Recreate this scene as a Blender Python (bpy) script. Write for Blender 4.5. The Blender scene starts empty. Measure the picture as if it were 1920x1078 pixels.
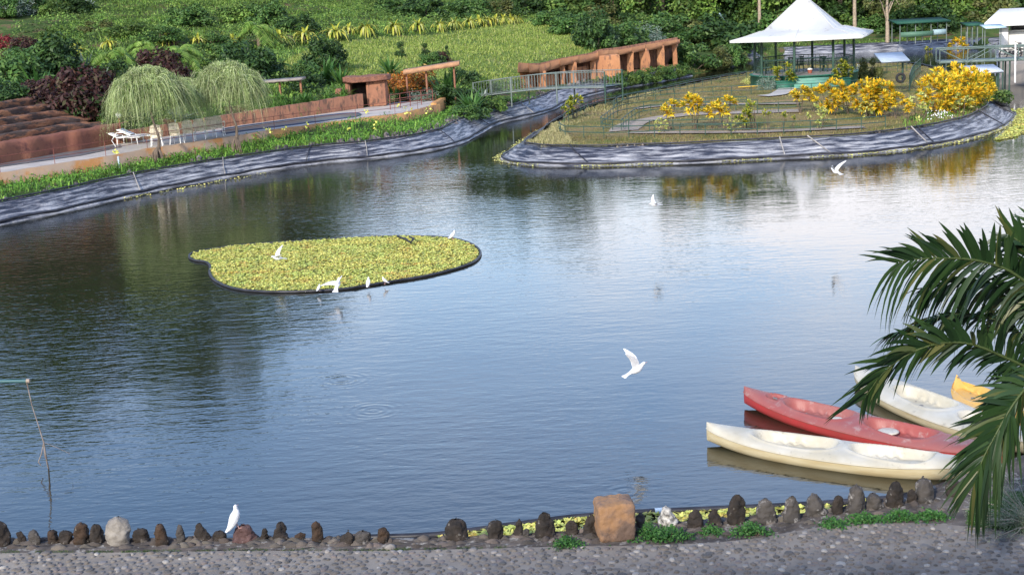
import bpy, math, random
import numpy as np
from mathutils import Vector, Matrix, noise as mnoise
R = math.radians
SC = bpy.context.scene
COL = SC.collection
random.seed(7)
rng = np.random.default_rng(7)

# ------------------------------------------------------------------ camera, sky, sun, exposure
FPX, CX, CY = 2600.0, 960.0, 539.0
PITCH, ROLL, EYE = R(12.13), R(3.0), 7.0
_F = np.array([0, math.cos(PITCH), -math.sin(PITCH)])
_U0 = np.array([0, math.sin(PITCH), math.cos(PITCH)])
_R0 = np.array([1.0, 0, 0])
_CR = math.cos(ROLL) * _R0 - math.sin(ROLL) * _U0
_CU = math.sin(ROLL) * _R0 + math.cos(ROLL) * _U0
cd = bpy.data.cameras.new('camera')
cam = bpy.data.objects.new('camera', cd)
COL.objects.link(cam)
cam.matrix_world = Matrix(((_CR[0], _CU[0], -_F[0], 0), (_CR[1], _CU[1], -_F[1], 0), (_CR[2], _CU[2], -_F[2], EYE), (0, 0, 0, 1)))
cd.sensor_width = 36.0
cd.lens = 36.0 * FPX / 1920.0
cd.clip_end = 5000
SC.camera = cam

SUN_EL, SUN_AZ = R(27), R(205)       # azimuth clockwise from +Y: the sun is behind the viewer, to the left
sd = Vector((math.sin(SUN_AZ) * math.cos(SUN_EL), math.cos(SUN_AZ) * math.cos(SUN_EL), math.sin(SUN_EL)))
sl = bpy.data.lights.new('sun', 'SUN')
sl.energy = 3.0
sl.angle = R(3)
sl.color = (1.0, 0.93, 0.82)
so = bpy.data.objects.new('sun', sl)
COL.objects.link(so)
so.rotation_euler = sd.to_track_quat('Z', 'Y').to_euler()

wd = bpy.data.worlds.new('World')
SC.world = wd
wd.use_nodes = True
_n, _l = wd.node_tree.nodes, wd.node_tree.links
_n.clear()
sky = _n.new('ShaderNodeTexSky'); sky.sky_type = 'NISHITA'; sky.sun_disc = False
sky.sun_elevation = SUN_EL; sky.sun_rotation = SUN_AZ; sky.air_density = 1.1; sky.dust_density = 0.6; sky.ozone_density = 1.6
tc = _n.new('ShaderNodeTexCoord')
mp = _n.new('ShaderNodeMapping'); mp.inputs['Scale'].default_value = (3.0, 3.0, 11.0); mp.inputs['Location'].default_value = (0.4, 0.1, 0.35)
ns = _n.new('ShaderNodeTexNoise'); ns.inputs['Scale'].default_value = 1.0; ns.inputs['Detail'].default_value = 7; ns.inputs['Roughness'].default_value = 0.58
rp = _n.new('ShaderNodeValToRGB'); rp.color_ramp.elements[0].position = 0.38; rp.color_ramp.elements[0].color = (.06, .06, .06, 1); rp.color_ramp.elements[1].position = 0.64
sx = _n.new('ShaderNodeSeparateXYZ')
# clouds bank up low over the far side, clear blue higher up
band = _n.new('ShaderNodeValToRGB')
be = band.color_ramp.elements
be[0].position = 0.0; be[0].color = (.8, .8, .8, 1)
be[1].position = 0.42; be[1].color = (.06, .06, .06, 1)
e = be.new(0.19); e.color = (.9, .9, .9, 1)
e = be.new(0.25); e.color = (.22, .22, .22, 1)
mu = _n.new('ShaderNodeMath'); mu.operation = 'MULTIPLY'
ad = _n.new('ShaderNodeMath'); ad.operation = 'MULTIPLY_ADD'; ad.inputs[1].default_value = 2.2; ad.inputs[2].default_value = 0.0; ad.use_clamp = True
mx = _n.new('ShaderNodeMix'); mx.data_type = 'RGBA'
mx.inputs['B'].default_value = (8.6, 8.5, 8.9, 1)
bg = _n.new('ShaderNodeBackground'); bg.inputs['Strength'].default_value = 0.15
out = _n.new('ShaderNodeOutputWorld')
_l.new(tc.outputs['Generated'], mp.inputs['Vector']); _l.new(mp.outputs['Vector'], ns.inputs['Vector'])
_l.new(ns.outputs['Fac'], rp.inputs['Fac']); _l.new(tc.outputs['Generated'], sx.inputs['Vector'])
_l.new(sx.outputs['Z'], band.inputs['Fac']); _l.new(rp.outputs['Color'], mu.inputs[0]); _l.new(band.outputs['Color'], mu.inputs[1])
azr = _n.new('ShaderNodeMapRange'); azr.inputs['From Min'].default_value = -.12; azr.inputs['From Max'].default_value = .26; azr.inputs['To Min'].default_value = .55; azr.inputs['To Max'].default_value = 1.25
_l.new(sx.outputs['X'], azr.inputs['Value']); mz = _n.new('ShaderNodeMath'); mz.operation = 'MULTIPLY'
_l.new(mu.outputs[0], mz.inputs[0]); _l.new(azr.outputs['Result'], mz.inputs[1]); _l.new(mz.outputs[0], ad.inputs[0]); _l.new(ad.outputs[0], mx.inputs['Factor'])
hsv = _n.new('ShaderNodeHueSaturation'); hsv.inputs['Saturation'].default_value = 1.16; hsv.inputs['Hue'].default_value = 0.509; hsv.inputs['Value'].default_value = 1.32
_l.new(sky.outputs['Color'], hsv.inputs['Color']); _l.new(hsv.outputs['Color'], mx.inputs['A']); _l.new(mx.outputs['Result'], bg.inputs['Color'])
_l.new(bg.outputs['Background'], out.inputs['Surface'])

SC.view_settings.view_transform = 'Standard'
SC.view_settings.look = 'None'
SC.view_settings.exposure = 0.74
SC.view_settings.gamma = 1.0
try:
    SC.cycles.max_bounces = 6; SC.cycles.diffuse_bounces = 2; SC.cycles.glossy_bounces = 3
    SC.cycles.transmission_bounces = 2; SC.cycles.transparent_max_bounces = 4
    SC.cycles.use_denoising = True
except Exception:
    pass

# ------------------------------------------------------------------ picture <-> world helpers
def ray(px, py):
    d = _F + (px - CX) / FPX * _CR - (py - CY) / FPX * _CU
    return d
def W(px, py, z=0.0):
    d = ray(px, py)
    t = (z - EYE) / d[2]
    return np.array([d[0] * t, d[1] * t, z])
def WY(px, py, Y):
    d = ray(px, py)
    t = Y / d[1]
    return np.array([d[0] * t, Y, EYE + d[2] * t])
def proj(P):
    P = np.asarray(P, float) - np.array([0, 0, EYE])
    a = P @ _CR; b = P @ _CU; c = P @ _F
    c = np.where(np.abs(c) < 1e-6, 1e-6, c)
    return CX + FPX * a / c, CY - FPX * b / c, c
def pxm(Y):
    return FPX / Y

def in_poly(x, y, poly):
    x = np.asarray(x); y = np.asarray(y)
    ins = np.zeros(x.shape, bool)
    n = len(poly)
    for i in range(n):
        x0, y0 = poly[i][:2]; x1, y1 = poly[(i + 1) % n][:2]
        if y0 == y1: continue
        c = ((y0 > y) != (y1 > y)) & (x < (x1 - x0) * (y - y0) / (y1 - y0) + x0)
        ins ^= c
    return ins
def dist_poly(x, y, poly, closed=True):
    x = np.asarray(x, float); y = np.asarray(y, float)
    best = np.full(x.shape, 1e9)
    n = len(poly)
    for i in range(n if closed else n - 1):
        ax, ay = poly[i][:2]; bx, by = poly[(i + 1) % n][:2]
        dx, dy = bx - ax, by - ay
        L = dx * dx + dy * dy + 1e-12
        t = np.clip(((x - ax) * dx + (y - ay) * dy) / L, 0, 1)
        d = np.hypot(x - ax - t * dx, y - ay - t * dy)
        best = np.minimum(best, d)
    return best
def smooth(pts, n=6, closed=False):
    """Catmull-Rom through points."""
    P = [np.array(p, float) for p in pts]
    m = len(P); o = []
    rngi = range(m if closed else m - 1)
    for i in rngi:
        if closed:
            p0, p1, p2, p3 = P[i - 1], P[i], P[(i + 1) % m], P[(i + 2) % m]
        else:
            p0, p1, p2, p3 = P[max(i - 1, 0)], P[i], P[i + 1], P[min(i + 2, m - 1)]
        for k in range(n):
            t = k / n
            o.append(0.5 * ((2 * p1) + (-p0 + p2) * t + (2 * p0 - 5 * p1 + 4 * p2 - p3) * t * t + (-p0 + 3 * p1 - 3 * p2 + p3) * t ** 3))
    if not closed: o.append(P[-1])
    return o
def sstep(a, b, x):
    t = np.clip((x - a) / (b - a), 0, 1)
    return t * t * (3 - 2 * t)

# ------------------------------------------------------------------ materials
_mats = {}
def mat(name, c, rough=0.7, c2=None, scale=6.0, detail=4, bump=0.0, bscale=None, isl=0.0, trans=0.0, spec=0.4,
        hue=0.0, metal=0.0, c3=None, c3pos=0.72, stretch=None, coat=0.0, c3scale=None):
    if name in _mats: return _mats[name]
    m = bpy.data.materials.new(name); m.use_nodes = True
    N, L = m.node_tree.nodes, m.node_tree.links
    b = N['Principled BSDF']
    b.inputs['Roughness'].default_value = rough
    b.inputs['Specular IOR Level'].default_value = spec
    b.inputs['Metallic'].default_value = metal
    b.inputs['Coat Weight'].default_value = coat
    col = None
    tcn = N.new('ShaderNodeTexCoord')
    vec = tcn.outputs['Object']
    if stretch:
        mpn = N.new('ShaderNodeMapping'); mpn.inputs['Scale'].default_value = stretch
        L.new(vec, mpn.inputs['Vector']); vec = mpn.outputs['Vector']
    def noise(s, d=4, r=0.55):
        q = N.new('ShaderNodeTexNoise'); q.inputs['Scale'].default_value = s; q.inputs['Detail'].default_value = d
        q.inputs['Roughness'].default_value = r
        L.new(vec, q.inputs['Vector']); return q.outputs['Fac']
    def mixc(f, a, bb):
        q = N.new('ShaderNodeMix'); q.data_type = 'RGBA'
        L.new(f, q.inputs['Factor'])
        for s, v in (('A', a), ('B', bb)):
            if isinstance(v, tuple): q.inputs[s].default_value = (*v[:3], 1)
            else: L.new(v, q.inputs[s])
        return q.outputs['Result']
    def ramp(f, a, bb):
        q = N.new('ShaderNodeMapRange'); q.inputs['From Min'].default_value = a; q.inputs['From Max'].default_value = bb
        L.new(f, q.inputs['Value']); return q.outputs['Result']
    col = tuple(c)
    if c2 is not None:
        col = mixc(ramp(noise(scale, detail), 0.35, 0.65), col, tuple(c2))
    if c3 is not None:
        col = mixc(ramp(noise(c3scale or scale * 2.7, 6, 0.65), c3pos - 0.06, c3pos + 0.04), col, tuple(c3))
    if isl > 0:
        g = N.new('ShaderNodeNewGeometry')
        h = N.new('ShaderNodeHueSaturation')
        mv = N.new('ShaderNodeMapRange'); mv.inputs['To Min'].default_value = 1 - isl; mv.inputs['To Max'].default_value = 1 + isl
        L.new(g.outputs['Random Per Island'], mv.inputs['Value']); L.new(mv.outputs['Result'], h.inputs['Value'])
        wn = N.new('ShaderNodeTexWhiteNoise'); wn.noise_dimensions = '1D'
        L.new(g.outputs['Random Per Island'], wn.inputs['W'])
        mh = N.new('ShaderNodeMapRange'); mh.inputs['To Min'].default_value = 0.5 - (hue or 0.02); mh.inputs['To Max'].default_value = 0.5 + (hue or 0.02)
        L.new(wn.outputs['Value'], mh.inputs['Value']); L.new(mh.outputs['Result'], h.inputs['Hue'])
        if isinstance(col, tuple): h.inputs['Color'].default_value = (*col[:3], 1)
        else: L.new(col, h.inputs['Color'])
        col = h.outputs['Color']
    if isinstance(col, tuple): b.inputs['Base Color'].default_value = (*col[:3], 1)
    else: L.new(col, b.inputs['Base Color'])
    if bump > 0:
        q = N.new('ShaderNodeBump'); q.inputs['Strength'].default_value = 0.8; q.inputs['Distance'].default_value = bump
        L.new(noise(bscale or scale * 2, 6, 0.6), q.inputs['Height']); L.new(q.outputs['Normal'], b.inputs['Normal'])
    if trans > 0:
        t = N.new('ShaderNodeBsdfTranslucent')
        if isinstance(col, tuple): t.inputs['Color'].default_value = (*col[:3], 1)
        else: L.new(col, t.inputs['Color'])
        ms = N.new('ShaderNodeMixShader'); ms.inputs[0].default_value = trans
        L.new(b.outputs[0], ms.inputs[1]); L.new(t.outputs[0], ms.inputs[2]); L.new(ms.outputs[0], N['Material Output'].inputs['Surface'])
    _mats[name] = m
    return m

# ------------------------------------------------------------------ mesh builder
class MB:
    def __init__(s):
        s.V = []; s.F = []; s.MI = []; s.n = 0
    def add(s, V, F, mi=0):
        V = np.asarray(V, float).reshape(-1, 3)
        F = np.asarray(F, int)
        s.V.append(V)
        s.F.append(F + s.n); s.MI.append(np.full(len(F), mi)); s.n += len(V)
        return s
    def box(s, c, d, rz=0.0, mi=0, taper=1.0, rx=0.0, ry=0.0):
        x, y, z = np.array(d) / 2.0
        V = np.array([[-x, -y, -z], [x, -y, -z], [x, y, -z], [-x, y, -z], [-x * taper, -y * taper, z], [x * taper, -y * taper, z], [x * taper, y * taper, z], [-x * taper, y * taper, z]])
        M = np.array(Matrix.Rotation(rz, 3, 'Z') @ Matrix.Rotation(ry, 3, 'Y') @ Matrix.Rotation(rx, 3, 'X'))
        V = V @ M.T + np.array(c)
        return s.add(V, [[0, 3, 2, 1], [4, 5, 6, 7], [0, 1, 5, 4], [1, 2, 6, 5], [2, 3, 7, 6], [3, 0, 4, 7]], mi)
    def tube(s, pts, r, k=6, mi=0, closed=False, flat=1.0):
        P = np.array([np.array(p, float) for p in pts]); n = len(P)
        r = np.full(n, r) if np.isscalar(r) else np.array(r, float)
        T = np.zeros_like(P)
        T[1:-1] = P[2:] - P[:-2]; T[0] = P[1] - P[0]; T[-1] = P[-1] - P[-2]
        if closed: T[0] = P[1] - P[-1]; T[-1] = P[0] - P[-2]
        T /= np.linalg.norm(T, axis=1)[:, None] + 1e-9
        up = np.array([0, 0, 1.0]) if abs(T[0][2]) < 0.9 else np.array([1.0, 0, 0])
        V = []
        A = None
        for i in range(n):
            if A is None: A = np.cross(T[i], up)
            else: A = A - T[i] * (A @ T[i])
            A = A / (np.linalg.norm(A) + 1e-9)
            B = np.cross(T[i], A)
            for j in range(k):
                a = 2 * math.pi * j / k
                V.append(P[i] + r[i] * (math.cos(a) * A + flat * math.sin(a) * B))
        F = []
        m = n if closed else n - 1
        for i in range(m):
            i2 = (i + 1) % n
            for j in range(k):
                j2 = (j + 1) % k
                F.append([i * k + j, i * k + j2, i2 * k + j2, i2 * k + j])
        s.add(V, F, mi)
        if not closed:
            for i0, sg in ((0, 1), (n - 1, -1)):
                c = P[i0]
                ring = [V[i0 * k + j] for j in range(k)]
                s.add(ring + [c], [[j, (j + 1) % k, k] if sg < 0 else [(j + 1) % k, j, k] for j in range(k)], mi)
        return s
    def lathe(s, c, prof, k=16, mi=0, sx=1.0, sy=1.0, rz=0.0, ph=0.0):
        V = []; F = []
        for (r, z) in prof:
            for j in range(k):
                a = 2 * math.pi * j / k + ph
                x, y = r * math.cos(a) * sx, r * math.sin(a) * sy
                V.append([c[0] + x * math.cos(rz) - y * math.sin(rz), c[1] + x * math.sin(rz) + y * math.cos(rz), c[2] + z])
        for i in range(len(prof) - 1):
            for j in range(k):
                j2 = (j + 1) % k
                F.append([i * k + j, i * k + j2, (i + 1) * k + j2, (i + 1) * k + j])
        s.add(V, F, mi)
        for i0, top in ((0, False), (len(prof) - 1, True)):
            if prof[i0][0] > 1e-4:
                ring = V[i0 * k:(i0 + 1) * k]
                s.add(ring + [[c[0], c[1], c[2] + prof[i0][1]]], [[j, (j + 1) % k, k] if top else [(j + 1) % k, j, k] for j in range(k)], mi)
        return s
    def grid(s, G, mi=0, closed_u=False, closed_v=False):
        G = np.asarray(G, float); n, m = G.shape[:2]
        idx = np.arange(n * m).reshape(n, m)
        if closed_u: idx = np.vstack([idx, idx[:1]])
        if closed_v: idx = np.hstack([idx, idx[:, :1]])
        F = np.stack([idx[:-1, :-1], idx[1:, :-1], idx[1:, 1:], idx[:-1, 1:]], -1).reshape(-1, 4)
        return s.add(G.reshape(-1, 3), F, mi)
    def ribbons(s, P, D, L, Wd, droop=0.5, seg=3, side=None, base_w=0.6, mi=0, fold=0.0, curl=1.0):
        """straps: from P along D, length L, bending down with droop."""
        P = np.asarray(P, float); D = np.asarray(D, float); n = len(P)
        D = D / (np.linalg.norm(D, axis=1)[:, None] + 1e-9)
        L = np.broadcast_to(L, n).astype(float); Wd = np.broadcast_to(Wd, n).astype(float); droop = np.broadcast_to(droop, n).astype(float)
        if side is None:
            side = np.cross(D, np.array([0, 0, 1.0])) + rng.normal(0, .35, (n, 3))
        side = side / (np.linalg.norm(side, axis=1)[:, None] + 1e-9)
        ts = np.linspace(0, 1, seg + 1)
        rows = []
        for t in ts:
            hor = 1 - 0.25 * np.clip(droop, 0, 1.5) * t * t * curl
            c = P + D * (L * t * hor)[:, None]
            c[:, 2] -= droop * L * t * t
            w = Wd * (base_w + (1 - base_w) * min(1, t * 4)) * (1 - t ** 2.2) * 0.5 + Wd * 0.015
            if fold:
                mid = c.copy(); mid[:, 2] -= w * fold
                rows += [np.stack([c - side * w[:, None], mid, c + side * w[:, None]], 1)]
            else:
                rows += [np.stack([c - side * w[:, None], c + side * w[:, None]], 1)]
        k = rows[0].shape[1]
        V = np.stack(rows, 1)                       # n, seg+1, k, 3
        base = (np.arange(n) * (seg + 1) * k)[:, None, None]
        i = (np.arange(seg) * k)[None, :, None]; j = np.arange(k - 1)[None, None, :]
        a = base + i + j
        F = np.stack([a, a + 1, a + k + 1, a + k], -1).reshape(-1, 4)
        return s.add(V.reshape(-1, 3), F, mi)
    def leaves(s, P, Nn, size, aspect=0.5, mi=0):
        """diamond leaves at P facing Nn."""
        P = np.asarray(P, float); n = len(P)
        Nn = Nn / (np.linalg.norm(Nn, axis=1)[:, None] + 1e-9)
        r = rng.normal(size=(n, 3)); U = np.cross(Nn, r); U /= np.linalg.norm(U, axis=1)[:, None] + 1e-9
        Vv = np.cross(Nn, U)
        size = np.broadcast_to(size, n)[:, None] * 0.5
        q = np.stack([P - U * size, P + Vv * size * aspect - Nn * size * .15, P + U * size, P - Vv * size * aspect - Nn * size * .15], 1)
        F = np.arange(n * 4).reshape(n, 4)
        return s.add(q.reshape(-1, 3), F, mi)
    def build(s, name, mats, parent=None, smooth_=False, loc=None):
        V = np.concatenate(s.V); me = bpy.data.meshes.new(name)
        me.vertices.add(len(V)); me.vertices.foreach_set('co', V.ravel())
        lens = np.concatenate([np.full(len(f), f.shape[1]) for f in s.F])
        loops = np.concatenate([f.ravel() for f in s.F])
        me.loops.add(len(loops)); me.loops.foreach_set('vertex_index', loops)
        me.polygons.add(len(lens))
        me.polygons.foreach_set('loop_start', np.concatenate([[0], np.cumsum(lens)[:-1]]))
        me.polygons.foreach_set('loop_total', lens)
        if not isinstance(mats, (list, tuple)): mats = [mats]
        for m in mats: me.materials.append(m)
        me.polygons.foreach_set('material_index', np.concatenate(s.MI))
        if smooth_: me.polygons.foreach_set('use_smooth', np.ones(len(lens), bool))
        me.update(calc_edges=True)
        me.validate()
        o = bpy.data.objects.new(name, me); COL.objects.link(o)
        if parent is not None: o.parent = parent
        if loc is not None: o.location = loc
        return o

def tag(o, label=None, cat=None, group=None, kind=None):
    if label: o['label'] = label
    if cat: o['category'] = cat
    if group: o['group'] = group
    if kind: o['kind'] = kind
    return o
def empty(name, loc, label, cat, group=None, rz=0.0, scale=1.0):
    o = bpy.data.objects.new(name, None); COL.objects.link(o)
    o.empty_display_size = 0.2
    o.location = tuple(loc); o.rotation_euler = (0, 0, rz)
    o.scale = (scale,) * 3 if np.isscalar(scale) else scale
    return tag(o, label, cat, group)
def kids(o):
    return [c for c in bpy.data.objects if c.parent == o]
def copy_tree(o, parent=None, ch=None):
    c = o.copy(); COL.objects.link(c)
    if parent is not None: c.parent = parent
    for k in kids(o): copy_tree(k, c)
    return c
def dup(proto, loc, label, group=None, rz=0.0, scale=1.0):
    """the first call moves the prototype itself, later ones copy it and its parts."""
    if not proto.get('_used'):
        proto['_used'] = 1; o = proto
    else:
        o = copy_tree(proto)
    o.location = tuple(loc); o.rotation_euler = (0, 0, rz)
    o.scale = (scale,) * 3 if np.isscalar(scale) else scale
    o['label'] = label
    if group: o['group'] = group
    elif 'group' in o: del o['group']
    return o

# ------------------------------------------------------------------ pond outline (real-world metres)
main_px = [(-420, 560), (-200, 468), (0, 421), (130, 394), (250, 366), (350, 346), (480, 323), (600, 306), (700, 297), (800, 283), (865, 268), (900, 250),
           (935, 232), (985, 220), (1035, 206), (1060, 192), (1100, 180), (1150, 169), (1220, 157), (1300, 142), (1370, 127), (1420, 110), (1500, 104), (1600, 99), (1700, 94), (1800, 89),
           (1858, 88), (1868, 97), (1873, 120), (1877, 147), (2000, 150), (2250, 150)]
near_px = [(2400, 640), (2080, 800), (1950, 868), (1850, 900), (1780, 921), (1600, 948), (1450, 961), (1300, 971), (1150, 984), (1000, 996), (830, 1003), (400, 1003), (0, 1005), (-500, 1010)]
ZN = 0.36
POND = [W(x, y)[:2] for x, y in main_px] + [np.array([60.0, 60.0])] + [W(x, y, ZN)[:2] for x, y in near_px] + [np.array([-30.0, 17.0]), np.array([-30, 44.0])]
isl_px = [(940, 298), (962, 306), (1000, 310), (1100, 312), (1200, 309), (1300, 306), (1400, 301), (1500, 296), (1600, 291), (1700, 281), (1800, 265), (1860, 248), (1893, 232), (1905, 215),
          (1890, 190), (1868, 165), (1835, 142), (1790, 128), (1745, 119), (1660, 117), (1560, 120), (1470, 124), (1420, 130), (1360, 141), (1280, 155), (1210, 169), (1150, 181), (1095, 194), (1050, 209), (1005, 230), (965, 256)]
ISLE = smooth([W(x, y, 0 if i < 14 else .6)[:2] for i, (x, y) in enumerate(isl_px)], 3, True)

# terrace (raised concrete deck on the left bank)
TZ = 1.2
ter_front = [(-330, 380), (0, 325), (200, 294), (271, 281), (426, 258), (500, 246), (617, 230), (752, 213), (818, 197)]
ter_back = [(818, 189), (750, 191), (700, 199), (674, 203), (560, 219), (450, 234), (330, 252), (215, 269), (150, 280), (0, 308), (-330, 365)]
TF = [W(x, y, TZ) for x, y in ter_front]; TB = [W(x, y, TZ) for x, y in ter_back]
TERR = [p[:2] for p in TF] + [p[:2] for p in TB]

# hillside control points (pixel, depth)
ctl = [(-300, 300, 55), (-300, 120, 75), (-300, 20, 110), (0, 305, 54), (0, 190, 66), (0, 100, 90), (0, 40, 104), (0, 0, 118), (110, 225, 64), (120, 120, 80),
       (250, 255, 61), (250, 150, 78), (250, 60, 98), (250, 0, 120), (400, 230, 65), (400, 190, 72), (400, 110, 88), (400, 30, 110),
       (500, 190, 72), (500, 120, 86), (500, 50, 105), (500, 0, 122), (640, 175, 76), (640, 90, 96), (640, 30, 116), (750, 150, 84), (750, 110, 93), (750, 52, 112), (750, 0, 134),
       (860, 160, 85), (860, 90, 98), (860, 40, 120), (900, 190, 76), (950, 145, 87), (1000, 110, 96), (1000, 50, 120), (1000, 30, 132), (1090, 70, 112), (1090, 150, 90), (1180, 82, 110), (1180, 60, 128),
       (1200, 120, 98), (1280, 115, 103), (1400, 100, 110), (1350, 70, 128)]
CP = np.array([WY(*c) for c in ctl] + [[x, y, z] for x, y, z in [
    (20, 135, 1.2), (35, 135, 1.2), (50, 140, 1.3), (70, 130, 1.2), (45, 95, .8), (60, 85, .8), (60, 110, 1), (-60, 60, 3), (-60, 100, 8), (-60, 140, 18), (-30, 150, 17), (-10, 160, 16),
    (10, 165, 13), (30, 170, 9), (50, 175, 7), (80, 170, 6), (-60, 190, 26), (0, 200, 22), (60, 210, 15), (120, 200, 12), (-30, 45, 1.0), (-40, 20, 1)]])
gx = np.concatenate([[-1800, -800, -400, -220, -150, -110, -90, -75], np.arange(-62, 82, 0.7), [90, 100, 120, 150, 220, 400, 800, 1800]])
gy = np.concatenate([[-600, -200, -80, -30, -5, 5, 10, 20, 30, 36], np.arange(40, 150, 0.7), [152, 156, 160, 166, 173, 182, 195, 215, 240, 300, 500, 1000, 2500]])
GXX, GYY = np.meshgrid(gx, gy, indexing='ij')
def hill(x, y):
    d2 = (x[..., None] - CP[:, 0]) ** 2 + (y[..., None] - CP[:, 1]) ** 2
    w = 1.0 / (d2 + 9.0) ** 1.6
    return (w * CP[:, 2]).sum(-1) / w.sum(-1)
def terrain_h(x, y):
    far = (np.abs(x) > 150) | (y > 240) | (y < 0)
    h = hill(np.clip(x, -90, 130), np.clip(y, 0, 230))
    inp = in_poly(x, y, POND); d = dist_poly(x, y, POND); sdm = np.where(inp, -d, d)
    ini = in_poly(x, y, ISLE); di = dist_poly(x, y, ISLE); sdi = np.where(ini, di, -di)
    bank = np.clip(-0.9 + (sdm + 0.9) * 1.0, -0.9, 99)
    bank = np.where(sdm > 0, np.minimum(0.62 * sstep(0, 1.5, sdm) + 0.06, 0.68), bank * 1.0)
    bank = np.where((sdm <= 0), np.clip(sdm * 0.8, -0.9, 0.05), bank)
    blend = sstep(2.2, 9.0, sdm)
    m = bank * (1 - blend) + h * blend
    near = (y < 34) & (sdm > -0.3)
    m = np.where(near, np.where(sdm > 0, ZN - 0.08, -0.9), m)
    il = np.where(sdi > 0, 0.05 + 0.6 * sstep(0, 1.3, sdi) + 0.15 * sstep(2, 9, sdi), np.clip(sdi * 0.8, -0.9, 0.05))
    z = np.maximum(m, il)
    z = z - .16 * ((sdm > .1) & (sdm < 1.15) & (y > 36)) - .16 * ((sdi > .1) & (sdi < 1.05))
    tin = in_poly(x, y, TERR); dt = dist_poly(x, y, TERR)
    z = np.where(tin | (dt < 0.5), np.minimum(z, TZ - 0.35), z)
    return z
H = np.zeros(GXX.shape)
for i in range(0, len(gx), 16):
    H[i:i + 16] = terrain_h(GXX[i:i + 16], GYY[i:i + 16])
landmask = H > 0.8
H += np.where(landmask & (GYY > 50), 0.10 * (np.sin(GXX * .9 + 1.3 * np.sin(GYY * .5)) * np.cos(GYY * .7 + np.sin(GXX * .4))) * sstep(0.8, 2.0, H), 0)
def GH(x, y):
    """terrain height by bilinear lookup."""
    x = np.asarray(x, float); y = np.asarray(y, float)
    i = np.clip(np.searchsorted(gx, x) - 1, 0, len(gx) - 2); j = np.clip(np.searchsorted(gy, y) - 1, 0, len(gy) - 2)
    u = np.clip((x - gx[i]) / (gx[i + 1] - gx[i]), 0, 1); v = np.clip((y - gy[j]) / (gy[j + 1] - gy[j]), 0, 1)
    return (H[i, j] * (1 - u) * (1 - v) + H[i + 1, j] * u * (1 - v) + H[i, j + 1] * (1 - u) * v + H[i + 1, j + 1] * u * v)
def G(px, py, far=240.0):
    """where the line of sight through a picture point meets the ground."""
    d = ray(px, py)
    prev = 30.0
    for Y in np.arange(38, far, 0.5):
        t = Y / d[1]
        if EYE + d[2] * t <= float(GH(d[0] * t, Y)):
            break
        prev = Y
    lo, hi = prev, Y
    for _ in range(8):
        m = (lo + hi) / 2; t = m / d[1]
        if EYE + d[2] * t <= float(GH(d[0] * t, m)): hi = m
        else: lo = m
    t = hi / d[1]
    return np.array([d[0] * t, hi, float(GH(d[0] * t, hi))])
# painting of soil kinds by real zones (vertex attribute): 0 undergrowth soil, 1 lawn, 2 island turf
PX, PY, _ = proj(np.stack([GXX, GYY, H], -1))
lawn_px = [(520, 122), (600, 85), (700, 74), (820, 66), (930, 50), (1010, 42), (1060, 48), (1110, 70), (1180, 82), (1190, 92), (1000, 118), (985, 150), (890, 160), (820, 150), (640, 150), (540, 150)]
zone = np.zeros(H.shape)
zone[in_poly(PX, PY, lawn_px)] = 1
zone[in_poly(GXX, GYY, ISLE) & (H > .5)] = 2
g = MB(); g.grid(np.stack([GXX, GYY, H], -1))
gm = bpy.data.materials.new('ground_soil'); gm.use_nodes = True
N, L = gm.node_tree.nodes, gm.node_tree.links
b = N['Principled BSDF']; b.inputs['Roughness'].default_value = 0.95; b.inputs['Specular IOR Level'].default_value = 0.1
at = N.new('ShaderNodeAttribute'); at.attribute_name = 'zone'
tcn = N.new('ShaderNodeTexCoord')
def _noise(s, d=5):
    q = N.new('ShaderNodeTexNoise'); q.inputs['Scale'].default_value = s; q.inputs['Detail'].default_value = d; L.new(tcn.outputs['Object'], q.inputs['Vector']); return q.outputs['Fac']
def _cr(f, stops):
    q = N.new('ShaderNodeValToRGB'); r = q.color_ramp
    while len(r.elements) < len(stops): r.elements.new(0.5)
    for e_, (p, c) in zip(r.elements, stops): e_.position = p; e_.color = (*c, 1)
    L.new(f, q.inputs['Fac']); return q.outputs['Color']
def _mx(f, a, bb):
    q = N.new('ShaderNodeMix'); q.data_type = 'RGBA'; L.new(f, q.inputs['Factor']); L.new(a, q.inputs['A']); L.new(bb, q.inputs['B']); return q.outputs['Result']
c0 = _cr(_noise(0.8, 8), [(0.35, (.035, .06, .018)), (0.52, (.07, .11, .03)), (0.68, (.14, .09, .055))])
c1 = _cr(_noise(0.5, 8), [(0.3, (.11, .17, .04)), (0.55, (.17, .23, .06)), (0.75, (.24, .25, .09))])
c2 = _cr(_noise(0.45, 8), [(0.34, (.12, .14, .04)), (0.5, (.21, .17, .07)), (0.68, (.27, .19, .10))])
m1 = N.new('ShaderNodeMath'); m1.operation = 'MINIMUM'; m1.inputs[1].default_value = 1.0; L.new(at.outputs['Fac'], m1.inputs[0])
m2 = N.new('ShaderNodeMath'); m2.operation = 'SUBTRACT'; m2.inputs[1].default_value = 1.0; m2.use_clamp = True; L.new(at.outputs['Fac'], m2.inputs[0])
L.new(_mx(m2.outputs[0], _mx(m1.outputs[0], c0, c1), c2), b.inputs['Base Color'])
bp = N.new('ShaderNodeBump'); bp.inputs['Distance'].default_value = 0.15; L.new(_noise(3, 8), bp.inputs['Height']); L.new(bp.outputs['Normal'], b.inputs['Normal'])
go = g.build('ground', gm, smooth_=True); tag(go, kind='structure')
za = go.data.attributes.new('zone', 'FLOAT', 'POINT'); za.data.foreach_set('value', zone.ravel())

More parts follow.
